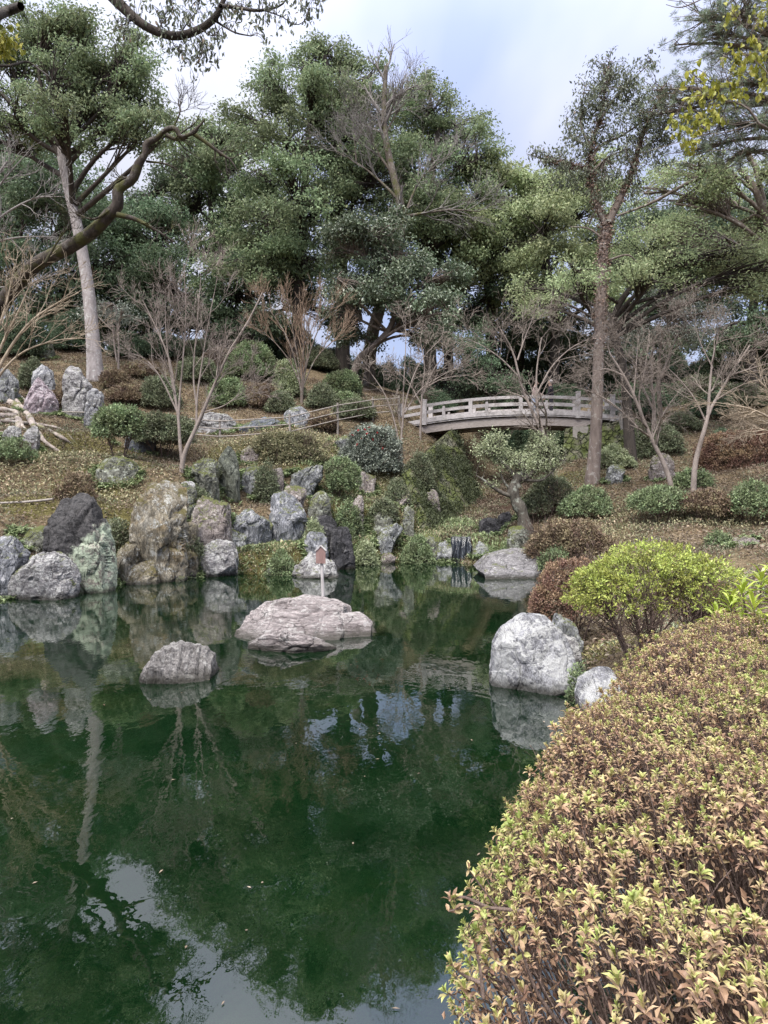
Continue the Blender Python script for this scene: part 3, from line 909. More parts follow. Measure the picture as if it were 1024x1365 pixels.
MORE = 'stones packed into the terraced bank'
for lab, ol, mt, dp, D in [
    ('brown broken stone low behind the narrow stepped stone', [(236, 735), (238, 700), (250, 690), (262, 700), (262, 735)], 'brown', .7, 19.4),
    ('mossy shoulder stone on the left flank of the tall brown stone', [(150, 770), (156, 735), (170, 712), (186, 722), (186, 772)], 'brown', .7, 17.2),
    ('square upper block of the brown stone group, right of its peak', [(238, 690), (238, 640), (250, 634), (262, 644), (262, 690)], 'mosgrey', .6, 19.2),
    ('grey broken stone face left of the blue-grey slab', [(336, 722), (338, 690), (352, 682), (364, 692), (362, 724)], 'grey', .6, 20.1),
    ('flat ledge stone under the leafy little shrub', [(276, 726), (280, 708), (312, 702), (330, 712), (328, 730)], 'grey', .8, 19.6),
    ('jagged grey stone behind the slender standing stone', [(318, 650), (322, 628), (336, 618), (350, 632), (350, 655)], 'grey', .6, 23.0),
    ('dark mossy stone below the slanting grey slab', [(408, 690), (412, 664), (428, 652), (444, 668), (442, 694)], 'mosgrey', .8, 22.4),
    ('small brown stone on top of the grotto lintel', [(420, 690), (424, 676), (436, 672), (446, 682), (444, 692)], 'brown', .5, 22.0),
    ('mossy stone on the terrace between pillar and lichen pillar', [(490, 700), (494, 678), (510, 670), (524, 682), (522, 702)], 'mosgrey', .7, 23.2),
    ('low mossy stone at the foot of the steep mossy wall', [(560, 738), (562, 716), (576, 708), (590, 718), (588, 740)], 'mosgrey', .7, 22.8),
    ('brown stone high on the terrace beneath the flowering bush', [(470, 650), (474, 632), (488, 626), (502, 638), (498, 654)], 'pink', .7, 25.0),
    ('small pale stone on the shore between the moss bank and the pointed stone', [(352, 768), (356, 754), (368, 750), (378, 758), (376, 770)], 'pale', .5, 18.3),
    ('low dark stone at the water below the tall brown stone', [(216, 780), (220, 764), (234, 758), (246, 766), (244, 782)], 'mosgrey', .5, 16.9),
    ('mossy boulder in the right bank above the flat slab', [(712, 738), (716, 722), (732, 716), (746, 726), (744, 742)], 'mosgrey', .7, 21.0),
    ('grey stone beside the foot of the vine-covered tree', [(806, 640), (810, 622), (822, 616), (834, 626), (832, 642)], 'grey', .6, 25.0),
    ('mossy stone under the moss-brown hedge at its left end', [(322, 640), (326, 622), (340, 616), (350, 628), (348, 642)], 'mosgrey', .6, 24.0)]:
    rock(lab, ol, M[mt], dp, D=D, group=MORE)

# little waterfall
t = NT('falling_water')
v = t.coord((8, 8, 1))
n = t.noise(v, 3, 4, .6)
c = t.ramp(n, [(.45, (.006, .007, .008)), (.62, (.03, .035, .04)), (.75, (.35, .37, .4))])
fallm = t.done(t.pbsdf(c, .12, .6, t.bump(n, .6, .03)).outputs[0])
b0 = P(615, 752, 22.2)
tb = thing('waterfall', 'little dark waterfall dropping into the far end of the pond', 'waterfall', (b0[0], b0[1], 0))
mb = MB()
na, nb_ = 14, 12
vv = []
for j in range(nb_):
    for i in range(na):
        u = i / (na - 1) - .5
        w = j / (nb_ - 1)
        x = b0[0] + u * .62 + .02 * math.sin(9 * w + 7 * u)
        z = .82 * (1 - w) ** .9 - .03
        y = 22.35 - .28 * math.sqrt(w) + .05 * math.sin(u * 21 + w * 3) - .06 * math.cos(u * 3)
        vv.append((x, y, z))
ii = np.arange(na * nb_).reshape(nb_, na)
mb.add(vv, np.stack([ii[:-1, :-1], ii[:-1, 1:], ii[1:, 1:], ii[1:, :-1]], -1).reshape(-1, 4))
mb.build('water_curtain', fallm, tb, smooth=True)
mb = MB()
p, f, _ = rock_shape([(598, 756), (601, 728), (615, 722), (630, 728), (633, 756)], 22.75, .6, sub=5, seed=77)
mb.add(p, f)
mb.build('rock_lip', M['dark'], tb, smooth=True)

# ------------------------------------------------------------------ mossy stone wall under the bridge
t = NT('mossy_stonework')
v = t.coord()
wob = t.n('ShaderNodeVectorMath', operation='MULTIPLY_ADD')
wn_ = t.n('ShaderNodeTexNoise')
t.l(v, wn_.inputs['Vector'])
wn_.inputs['Scale'].default_value = 2.5
t.l(wn_.outputs['Color'], wob.inputs[0])
wob.inputs[1].default_value = (.35, .35, .35)
t.l(v, wob.inputs[2])
e = t.vor(wob.outputs[0], 3.4, 'DISTANCE_TO_EDGE')
cell = t.vor(wob.outputs[0], 3.4, 'F1', 1)
n = t.noise(v, 7, 6, .7)
c = t.mix(n, (.05, .05, .035), (.20, .19, .15))
hsw = t.n('ShaderNodeHueSaturation')
hsw.inputs['Saturation'].default_value = .1
t.l(cell, hsw.inputs['Color'])
c = t.mix(.45, c, hsw.outputs[0], 'OVERLAY')
c = t.mix(t.ramp(t.noise(v, 1.7, 5, .65), [(.36, 0.), (.52, .92)]), c, t.mix(t.noise(v, 25, 3, .7), (.025, .038, .010), (.12, .14, .04)))
c = t.mix(t.ramp(e, [(0., .8), (.045, 0.)]), c, (.02, .02, .013))
nb = t.bump(t.math('ADD', t.ramp(e, [(0., 0.), (.12, 1.)]), t.math('MULTIPLY', n, .4)), .9, .12)
wallm = t.done(t.pbsdf(c, .95, .2, nb).outputs[0])


def sloped_wall(name, label, quad, mat, amp=.16, seed=1, nu=60, nv=50):
    """battered stone wall: a bumpy front sheet with a solid back"""
    a, b, c_, d = [np.array(q, float) for q in quad]
    u = np.linspace(0, 1, nu)[None, :, None]
    w = np.linspace(0, 1, nv)[:, None, None]
    S = (a * (1 - u) + b * u) * (1 - w) + (d * (1 - u) + c_ * u) * w
    nrmv = nrm(np.cross(b - a, d - a))
    q = S.reshape(-1, 3)
    cell = np.abs(fbm(q * 2.2, 3, seed) - .5) * 2 + .6 * (fbm(q * 6, 3, seed + 3) - .5)
    S = (q + nrmv * (amp * cell)[:, None]).reshape(S.shape)
    mbw = MB()
    ii = np.arange(nu * nv).reshape(nv, nu)
    bk = S - nrmv * .6
    f = np.stack([ii[:-1, :-1], ii[:-1, 1:], ii[1:, 1:], ii[1:, :-1]], -1).reshape(-1, 4)
    o2 = nu * nv
    edge = []
    loop = list(ii[0, :]) + list(ii[1:, -1]) + list(ii[-1, ::-1][1:]) + list(ii[::-1, 0][1:-1])
    for i in range(len(loop)):
        p0, p1 = loop[i], loop[(i + 1) % len(loop)]
        edge.append([p0, p0 + o2, p1 + o2, p1])
    mbw.add(np.concatenate([S.reshape(-1, 3), bk.reshape(-1, 3)]), f, f[:, ::-1] + o2, np.array(edge))
    o_ = mbw.build(name, mat, None, smooth=True, origin=a)
    tag(o_, label, 'wall')
    return S, nrmv


wallA = [(1.75, 22.9, -.1), (4.1, 29.0, 1.5), (3.1, 31.4, 5.2), (.85, 25.4, 3.0)]
WALL_S, WALL_N = sloped_wall('mossy_wall', 'steep moss-covered stone wall below the left end of the bridge', wallA, wallm)
wallB = [(7.0, 28.4, 2.0), (9.6, 27.6, 2.9), (9.7, 29.2, 5.2), (7.6, 30.0, 4.9)]
sloped_wall('mossy_wall', 'dark mossy stone wall under the right end of the bridge behind the vine tree', wallB, wallm, .25, 4)

# ------------------------------------------------------------------ wooden bridge
t = NT('weathered_grey_wood')
v = t.coord((1, 1, 6))
v0 = t.coord()
g1 = t.noise(v, 14, 6, .75)
g2 = t.noise(v0, 2.2, 5, .7)
c = t.ramp(g1, [(.3, (.22, .20, .20)), (.5, (.44, .41, .41)), (.72, (.60, .57, .565))])
c = t.mix(t.ramp(g2, [(.48, 0.), (.66, .75)]), c, (.17, .155, .145))
c = t.mix(t.ramp(t.noise(v0, 9, 4, .7), [(.60, 0.), (.72, .6)]), c, (.14, .15, .11))
wood = t.done(t.pbsdf(c, .85, .2, t.bump(g1, .5, .01)).outputs[0])
woodd = plain_mat('brown_timber', (.21, .18, .165), (.38, .335, .315), 7, .8, .2, (1, 1, 5), .4)  # browner timber of the girders
stone_w = plain_mat('dressed_pale_stone', (.22, .20, .18), (.36, .33, .30), 6, .85, .2)
A0, A1 = P(533, 569, 31.2), P(826, 559, 29.4)
mid = P(680, 552.5, 30.3)


def arc(t_, off=0.0, dz=0.0):
    """a point of the bridge's near kerb; off moves across the deck, away from the pond"""
    t_ = np.asarray(t_, float)
    x = A0[0] + (A1[0] - A0[0]) * t_
    y = A0[1] + (A1[1] - A0[1]) * t_
    zl = A0[2] + (A1[2] - A0[2]) * t_
    z = zl + 4 * t_ * (1 - t_) * (mid[2] - (A0[2] + A1[2]) / 2)
    nx_, ny_ = -(A1[1] - A0[1]), (A1[0] - A0[0])
    k = math.hypot(nx_, ny_)
    return np.stack([x + nx_ / k * off, y + ny_ / k * off, z + dz], -1)


def sweep(mbx, t0, t1, off, dz, w, h, n=24):
    ts = np.linspace(t0, t1, n)
    c_ = arc(ts, off, dz)
    dr = nrm(A1 - A0)
    acr = nrm(np.array([-dr[1], dr[0], 0]))
    up = np.array([0, 0, 1.])
    V = np.stack([c_ - acr * w / 2 - up * h / 2, c_ + acr * w / 2 - up * h / 2, c_ + acr * w / 2 + up * h / 2, c_ - acr * w / 2 + up * h / 2], 1)
    ii = np.arange(n * 4).reshape(n, 4)
    q = np.stack([ii[:-1], np.roll(ii[:-1], -1, 1), np.roll(ii[1:], -1, 1), ii[1:]], -1).reshape(-1, 4)
    mbx.add(V.reshape(-1, 3), q, [ii[0, ::-1], ii[-1]])


BW = 2.1
br = thing('arched_bridge', 'weathered grey wooden arched footbridge with low post-and-rail sides over the gully', 'bridge', arc(.5, BW / 2, -.5))
mb = MB()
npl = 44
for i in range(npl):
    tt = (i + .5) / npl
    c_ = arc(tt, BW / 2, -.06 + .004 * (i % 2))
    d_ = arc(tt + .01) - arc(tt - .01)
    mb.box(c_, (9.3 / npl * .97, BW + .1, .06), ax=d_, az=np.cross(d_, nrm(np.array([-(A1 - A0)[1], (A1 - A0)[0], 0]))))
mb.build('deck', wood, br)
for off in (0, BW):
    mb = MB(); sweep(mb, 0, 1, off, .06, .16, .17); mb.build('kerb', wood, br)
    mb = MB(); sweep(mb, -.01, 1.01, off, .72, .10, .12); mb.build('handrail', wood, br)
    mb = MB(); sweep(mb, 0, 1, off, .42, .06, .13); mb.build('mid_rail', wood, br)
for off in (.15, BW / 2, BW - .15):
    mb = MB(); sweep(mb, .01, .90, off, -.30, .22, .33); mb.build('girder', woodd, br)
dr = nrm(A1 - A0)
for off in (0, BW):
    for tt, kind in ((.004, 2), (.118, 2), (.21, 0), (.335, 1), (.41, 0), (.565, 1), (.68, 0), (.82, 2), (.885, 0), (.97, 2)):
        q = arc(tt, off)
        mb = MB()
        if kind == 2:
            mb.box(q + [0, 0, .42], (.19, .19, 1.06), ax=[dr[0], dr[1], 0])
            mb.box(q + [0, 0, .967], (.215, .215, .05), ax=[dr[0], dr[1], 0])
            mb.build('end_post', wood, br)
        elif kind == 1:
            mb.box(q + [0, 0, .36], (.155, .155, .66), ax=[dr[0], dr[1], 0])
            mb.build('post', wood, br)
        else:
            mb.box(q + [0, 0, .29], (.13, .13, .42), ax=[dr[0], dr[1], 0])
            mb.box(q + [0, 0, .53], (.10, .10, .10), ax=[dr[0], dr[1], 0])
            mb.build('short_post', wood, br)
q = arc(.83, .35, 0)
mb = MB(); mb.box(q + [0, 0, -.95], (.62, 1.1, .95), ax=[dr[0], dr[1], 0]); mb.build('bearing_block', stone_w, br)
q = P(830, 553, 29.0)
mb = MB()
mb.box([q[0], q[1], q[2] - .2], (.2, .2, .9)); mb.box([q[0], q[1], q[2] + .28], (.16, .16, .06))
o = mb.build('stone_post', stone_w, None, origin=q); tag(o, 'short pale stone post just past the right end of the bridge', 'post')

# ------------------------------------------------------------------ bamboo rail fence by the path
bamboo = plain_mat('weathered_bamboo', (.19, .165, .15), (.33, .295, .27), 12, .6, .3, (1, 1, .2))
RF = [(52, 549, 27.6), (115, 550, 27.2), (218, 556, 27.0), (293, 562, 26.8), (386, 556, 26.6), (450, 541, 28.2), (497, 533, 30.0), (532, 531, 31.0)]
ft = thing('bamboo_rail_fence', 'thin bamboo rail fence with slim posts along the upper path left of the bridge', 'fence', P(293, 590, 26.8))
top = np.array([P(*q) for q in RF])
for i, q in enumerate(top):
    mb = MB()
    g0 = h1(q[0], q[1])
    zt = q[2] + .12
    zl = min(g0 - .15, q[2] - .8)
    tubes(mb, np.array([[q[0], q[1], zl], [q[0] + .01, q[1], (zl + zt) / 2], [q[0], q[1], zt]]), np.array([.045, .042, .04]), 8)
    mb.build('post', bamboo, ft, smooth=True)
for k, dz in enumerate((0, -.28, -.56)):
    mb = MB()
    c_ = np.stack([np.interp(np.linspace(0, 7, 60), np.arange(8), top[:, q_] + [0, -.06, dz][q_]) for q_ in range(3)], 1)
    c_[:, 2] += .008 * np.sin(np.linspace(0, 20, 60) + k)
    tubes(mb, c_, np.full(60, .024), 6)
    mb.build('rail', bamboo, ft, smooth=True)

# ------------------------------------------------------------------ sign in the pond
s0 = P(430, 797, 14.2)
sg = thing('pond_sign', 'small reddish-brown house-shaped sign on a pale stake standing in the pond', 'sign', (s0[0], s0[1], 0))
redb = plain_mat('red_brown_board', (.20, .12, .11), (.34, .22, .20), 12, .7, .3, (1, 1, .3))
palew = plain_mat('pale_bleached_wood', (.42, .38, .37), (.62, .58, .57), 15, .7, .3, (1, 1, .3))
mb = MB()
tubes(mb, np.array([[s0[0] + .03, s0[1] + .02, -.5], [s0[0], s0[1] + .01, .3], [s0[0] - .02, s0[1], .78]]), np.array([.036, .033, .03]), 8)
mb.build('stake', palew, sg, smooth=True)
prof = np.array([(-.095, .66), (.095, .66), (.095, .90), (0, 1.0), (-.095, .90)])
mb = MB()
fr_ = np.stack([s0[0] - .03 + prof[:, 0], np.full(5, s0[1] - .06), prof[:, 1]], 1)
bk_ = fr_ + [0, .04, 0]
mb.add(np.concatenate([fr_, bk_]), [[0, 1, 2, 3, 4]], [[9, 8, 7, 6, 5]], [[i, i + 5, (i + 1) % 5 + 5, (i + 1) % 5] for i in range(5)])
mb.build('board', redb, sg)
for sx in (-1, 1):
    mb = MB()
    mb.box([s0[0] - .03 + sx * .058, s0[1] - .045, .965], (.15, .075, .018), ax=[1, 0, -sx * 1.0], az=[sx * 1.0, 0, 1])
    mb.build('roof_strip', palew, sg)


# ================================================================== vegetation
LM = {}
LM['ever'] = leaf_mat('evergreen_leaf', [(0, (0.039, 0.062, 0.024)), (.45, (0.089, 0.133, 0.051)), (.8, (0.167, 0.213, 0.085)), (1, (0.301, 0.324, 0.151))], .58, .32, .34, (.72, 1.25), .05, gain=1.8, sat=0.72)
LM['everd'] = leaf_mat('dark_evergreen_leaf', [(0, (0.025, 0.046, 0.021)), (.5, (0.053, 0.091, 0.040)), (.85, (0.105, 0.150, 0.068)), (1, (0.212, 0.246, 0.134))], .58, .32, .34, (.72, 1.25), .05, gain=1.75, sat=0.72)
LM['light'] = leaf_mat('light_evergreen_leaf', [(0, (0.074, 0.102, 0.036)), (.45, (0.156, 0.205, 0.079)), (.8, (0.254, 0.298, 0.122)), (1, (0.410, 0.442, 0.213))], .55, .35, .34, (.72, 1.25), .05, sat=0.76, gain=1.7)
LM['camel'] = leaf_mat('glossy_broad_leaf', [(0, (0.030, 0.053, 0.026)), (.5, (0.073, 0.109, 0.054)), (.8, (0.155, 0.194, 0.111)), (1, (0.401, 0.439, 0.297))], .34, .6, .18, (.6, 1.3), .03, gain=1.35)
LM['blue'] = leaf_mat('greyish_green_leaf', [(0, (0.063, 0.079, 0.063)), (.5, (0.128, 0.150, 0.116)), (1, (0.292, 0.316, 0.253))], .4, .6, .2, gain=1.45)
LM['sparse'] = leaf_mat('dull_hanging_leaf', [(0, (.040, .050, .032)), (.5, (.080, .098, .060)), (.88, (.13, .145, .095)), (1, (.16, .11, .07))], .5, .4, .2, gain=1.7)
LM['ivy'] = leaf_mat('bronze_ivy_leaf', [(0, (0.073, 0.053, 0.034)), (.45, (0.182, 0.109, 0.076)), (.8, (0.282, 0.176, 0.135)), (1, (0.163, 0.176, 0.085))], .5, .4, .15, gain=1.15)
LM['pine'] = leaf_mat('pine_needle', [(0, (0.051, 0.085, 0.051)), (.5, (0.109, 0.155, 0.089)), (.85, (0.182, 0.229, 0.133)), (1, (0.292, 0.194, 0.089))], .5, .4, .15, gain=1.5)
LM['yellow'] = leaf_mat('yellow_green_leaf', [(0, (0.130, 0.150, 0.020)), (.5, (0.300, 0.310, 0.050)), (1, (0.440, 0.400, 0.090))], .45, .4, .4, sat=1.0)
LM['azal'] = leaf_mat('clipped_azalea_leaf', [(0, (0.051, 0.062, 0.028)), (.5, (0.113, 0.136, 0.057)), (.85, (0.186, 0.213, 0.091)), (1, (0.206, 0.148, 0.089))], .5, .4, .2, (.7, 1.25), .04, gain=1.4, sat=0.7)
LM['azalg'] = leaf_mat('green_azalea_leaf', [(0, (0.060, 0.084, 0.032)), (.5, (0.132, 0.187, 0.061)), (.85, (0.218, 0.290, 0.095)), (1, (0.277, 0.309, 0.127))], .48, .4, .22, (.7, 1.25), .04, gain=1.4, sat=0.72)
LM['azalb'] = leaf_mat('brownish_azalea_leaf', [(0, (0.093, 0.058, 0.033)), (.4, (0.192, 0.136, 0.074)), (.7, (0.251, 0.161, 0.086)), (1, (0.192, 0.193, 0.083))], .55, .35, .15, (.7, 1.25), .05, gain=1.1)
LM['azalr'] = leaf_mat('reddish_azalea_leaf', [(0, (0.113, 0.054, 0.033)), (.45, (0.251, 0.129, 0.069)), (.8, (0.330, 0.199, 0.101)), (1, (0.265, 0.220, 0.101))], .55, .35, .15, (.7, 1.25), .05)
LM['lime'] = leaf_mat('lime_azalea_leaf', [(0, (.12, .135, .03)), (.4, (.29, .33, .06)), (.75, (.44, .48, .09)), (1, (.55, .57, .17))], .45, .4, .32, (.75, 1.2), .03, sat=.92, gain=1.15)
LM['front'] = leaf_mat('bronzed_azalea_leaf', [(0, (.27, .33, .09)), (.22, (.37, .375, .13)), (.45, (.44, .36, .185)), (.65, (.43, .29, .19)), (.82, (.32, .20, .13)), (1, (.22, .135, .09))], .48, .4, .22, (.72, 1.22), .03, sat=1.0)
LM['shiny'] = leaf_mat('long_glossy_leaf', [(0, (0.150, 0.200, 0.025)), (.5, (0.300, 0.380, 0.045)), (1, (0.430, 0.480, 0.090))], .35, .6, .3, sat=1.0)
LM['pale'] = leaf_mat('pale_small_leaf', [(0, (0.163, 0.202, 0.089)), (.5, (0.311, 0.369, 0.178)), (1, (0.583, 0.600, 0.356))], .4, .5, .25)
LM['cover'] = leaf_mat('ground_cover_leaf', [(0, (0.085, 0.091, 0.030)), (.4, (0.217, 0.220, 0.063)), (.75, (0.404, 0.340, 0.111)), (1, (0.497, 0.318, 0.149))], .55, .35, .2, sat=0.62)
LM['fern'] = leaf_mat('waterside_leaf', [(0, (0.070, 0.113, 0.037)), (.5, (0.186, 0.258, 0.081)), (1, (0.342, 0.423, 0.149))], .45, .4, .25, sat=0.75)
LM['litter'] = leaf_mat('fallen_leaf', [(0, (.09, .062, .040)), (.35, (.165, .118, .080)), (.75, (.25, .19, .13)), (.92, (.31, .25, .18)), (1, (.20, .105, .064))], .75, .2, .12)
LM['moss'] = leaf_mat('moss_tuft', [(0, (0.070, 0.070, 0.015)), (.5, (0.190, 0.170, 0.036)), (1, (0.330, 0.280, 0.070))], .8, .2, .15, sat=0.7)
LM['wall'] = leaf_mat('wall_creeper_leaf', [(0, (.025, .034, .014)), (.5, (.060, .078, .030)), (1, (.13, .15, .06))], .6, .3, .2)  # leaf colour darkened to give the shade on the wall below the bridge
LM['red'] = leaf_mat('red_petal', [(0, (0.350, 0.020, 0.030)), (1, (0.550, 0.050, 0.060))], .5, .3, .2, sat=1.0)
BK = {}
BK['pale'] = bark_mat('pale_smooth_bark', (.21, .185, .18), (.40, .36, .355), (.50, .49, .47), None, 5, .5)
BK['brown'] = bark_mat('grey_brown_bark', (.08, .062, .052), (.19, .155, .135), (.28, .27, .24), None, 7, .2)
BK['dark'] = bark_mat('dark_bark', (.025, .021, .018), (.075, .062, .054), None, None, 7, .25)
BK['mossy'] = bark_mat('mossy_bark', (.06, .05, .042), (.17, .14, .12), (.24, .23, .20), (.075, .078, .022), 7, .2)
BK['gnarl'] = bark_mat('gnarled_lichen_bark', (.040, .034, .028), (.14, .125, .105), (.27, .28, .24), None, 7, .3)
BK['twig'] = bark_mat('pinkish_grey_twig', (.18, .148, .13), (.325, .275, .25), None, None, 5, .5)
BK['pinktwig'] = bark_mat('pink_brown_twig', (.155, .125, .108), (.275, .235, .205), None, None, 5, .5)
BK['greytwig'] = bark_mat('grey_twig', (.15, .135, .13), (.27, .25, .24), None, None, 5, .5)
BK['lean'] = bark_mat('dark_mossy_bark', (.020, .016, .013), (.075, .060, .052), (.12, .11, .10), (.060, .060, .018), 7, .25)
BK['tan'] = bark_mat('tan_twig', (.24, .19, .14), (.42, .35, .27), None, None, 5, .5)
BK['orange'] = bark_mat('orange_brown_twig', (.18, .125, .09), (.31, .225, .165), None, None, 5, .5)
BK['vine'] = bark_mat('pinkish_brown_bark', (.10, .077, .068), (.235, .19, .17), (.31, .29, .27), None, 6, .22)
BK['root'] = bark_mat('bare_root_bark', (.19, .155, .14), (.38, .325, .30), (.44, .42, .39), (.10, .10, .035), 6, .4)
BK['stem'] = bark_mat('shrub_stem', (.085, .058, .048), (.19, .14, .12), None, None, 8, .4)


def leaf_cloud(mb, cen, outw, per, sig, L, Wr, droop=0., up=.6, flat=.65, clv=None, varmu=.5):
    """leaves round many twig ends: cen (N,3) twig ends, outw (N,3) outward directions"""
    N = len(cen)
    n = N * per
    c = np.repeat(cen, per, 0)
    o = np.repeat(outw, per, 0)
    off = rng.normal(size=(n, 3)) * sig
    off[:, 2] *= flat
    d = nrm(o * .5 + rng.normal(size=(n, 3)) * .75 + np.array([0, 0, -droop]))
    nn = nrm(o * .45 + rng.normal(size=(n, 3)) * .55 + np.array([0, 0, up]))
    Ls = L * U(.65, 1.3, n)
    cl = np.repeat(U(0, 1, N) if clv is None else clv, per)
    q = c + off
    # a window in the wall of trees where the white sky shows through
    k = ~((q[:, 1] > 33) & ((q[:, 0] / .62) ** 2 + ((q[:, 2] - 11.55 - .265 * (q[:, 1] - 39)) / .75) ** 2 < 1 + .5 * rng.normal(size=n)))
    leaf_quads(mb, q[k], d[k], nn[k], Ls[k], (Ls * Wr * U(.8, 1.2, n))[k], np.clip(rng.normal(varmu, .17, n), 0, 1)[k], np.clip(cl + rng.normal(0, .1, n), 0, 1)[k])


def px_path(pts, D, n=24, wob=0.0, base=True):
    q = []
    for p in pts:
        dd = p[2] if len(p) > 2 else D
        q.append(P(p[0], p[1], dd))
    q = np.array(q)
    if base:
        q[0, 2] = h1(q[0, 0], q[0, 1]) - .05
    c = catmull(q, n)
    if wob:
        tt = np.linspace(0, 1, n)
        c[:, 0] += wob * np.sin(tt * 9 + q[0, 0]) * tt
        c[:, 1] += wob * np.cos(tt * 8 + q[0, 1]) * tt
    return c


def bez(a, b, c, n):
    t_ = np.linspace(0, 1, n)[:, None]
    return a * (1 - t_) ** 2 + 2 * b * t_ * (1 - t_) + c * t_ * t_


def evergreen(label, D, trunk, r0, lobes, leaf='ever', bark='dark', L=.15, Wr=.45, dens=2.6, per=42, sig=.30, droop=.15, name='evergreen_tree', cat='tree',
              group=None, flare=1.5, hollow=.5, squash=1., limbs=True, rtop=.4, extra=None, depthk=1., limbbark=None, minz=None, flat=.65, drop_low=0.):
    tp = px_path(trunk, D, 26)
    th = thing(name, label, cat, tp[0] + [0, 0, .05], group)
    s = np.linspace(0, 1, 26)
    R = r0 * (1 - (1 - rtop) * s) * (1 + (flare - 1) * np.exp(-s * 16))
    tp2 = tp.copy()
    tp2[0, 2] -= .35
    mt, ml = MB(), MB()
    tubes(mt, tp2, R, 10)
    mt.build('trunk', BK[bark], th, smooth=True)
    lm, tw = MB(), [[], []]
    n = 0
    for lb in lobes:
        dd = D + (lb[4] if len(lb) > 4 else rng.normal(0, .05) * D * .8)
        c = P(lb[0], lb[1], dd)
        rx, rz = 1.1 * lb[2] / F * dd, 1.1 * lb[3] / F * dd * squash
        ry = max(rx, rz) * depthk
        # limb
        hd = np.hypot(tp[:, 0] - c[0], tp[:, 1] - c[1])
        cost = np.abs(tp[:, 2] - (c[2] - .6 * hd)) + np.where(s < .35, 50, 0)
        k = int(np.argmin(cost))
        a = tp[k]
        mid = (a + c) / 2 + np.array([0, 0, .15 * np.linalg.norm(c - a)]) + rng.normal(size=3) * .12 * np.linalg.norm(c - a)
        lp = bez(a, mid, c, 9)
        if limbs and np.linalg.norm(c - a) > .3:
            tubes(lm, lp, np.linspace(min(R[k] * .6, r0 * .45), .05, 9), 6)
        nc = int(dens * 4 * math.pi * rx * (rz + ry) / 2 * .55) + 4
        u = rvec(nc)
        u[:, 2] = np.where((u[:, 2] < -.35) & (U(0, 1, nc) < drop_low), -u[:, 2], u[:, 2])
        f = (hollow + (1.06 - hollow) * U(0, 1, nc) ** .6) * (.72 + .56 * vnoise(u * 2.6 + 13 * n, 3))
        off = u * f[:, None] * np.array([rx, ry, rz])
        K = max(4, nc // 13)
        par = rng.integers(0, K, nc)
        cen = c + off[par] + rng.normal(size=(nc, 3)) * (.25 * (rx + rz) / 2) * np.array([1.1, 1.1, .5])
        if minz is not None:
            cen[:, 2] = np.maximum(cen[:, 2], minz)
        clv = np.clip(rng.normal(.5, .16) + rng.normal(0, .16, K)[par] + rng.normal(0, .1, nc), 0, 1)
        leaf_cloud(ml, cen, nrm(u * np.array([1, 1, .8])), per, sig, L, Wr, droop, clv=clv, flat=flat)
        ks = rng.integers(4, 9, nc)
        st = lp[ks]
        w_ = np.linspace(0, 1, 4)[None, :, None]
        tw[0].append(st[:, None] * (1 - w_) + cen[:, None] * w_ + rng.normal(size=(nc, 4, 3)) * .06 * w_ + np.array([0, 0, .12]) * (w_ * (1 - w_) * 4))
        tw[1].append(np.tile(np.array([.035, .026, .018, .010]), (nc, 1)) * (D / 36) ** .5)
        n += 1
    tubes(lm, np.concatenate(tw[0]), np.concatenate(tw[1]), 3)
    if extra:
        for pts, ra, rb in extra:
            q = np.array([P(p[0], p[1], p[2] if len(p) > 2 else D) for p in pts])
            tubes(lm, catmull(q, 14), np.linspace(ra, rb, 14), 7)
    lm.build('limbs', BK[limbbark or bark], th, smooth=True)
    ml.build('crown', LM[leaf], th)
    return th


BE = 'background evergreen trees'
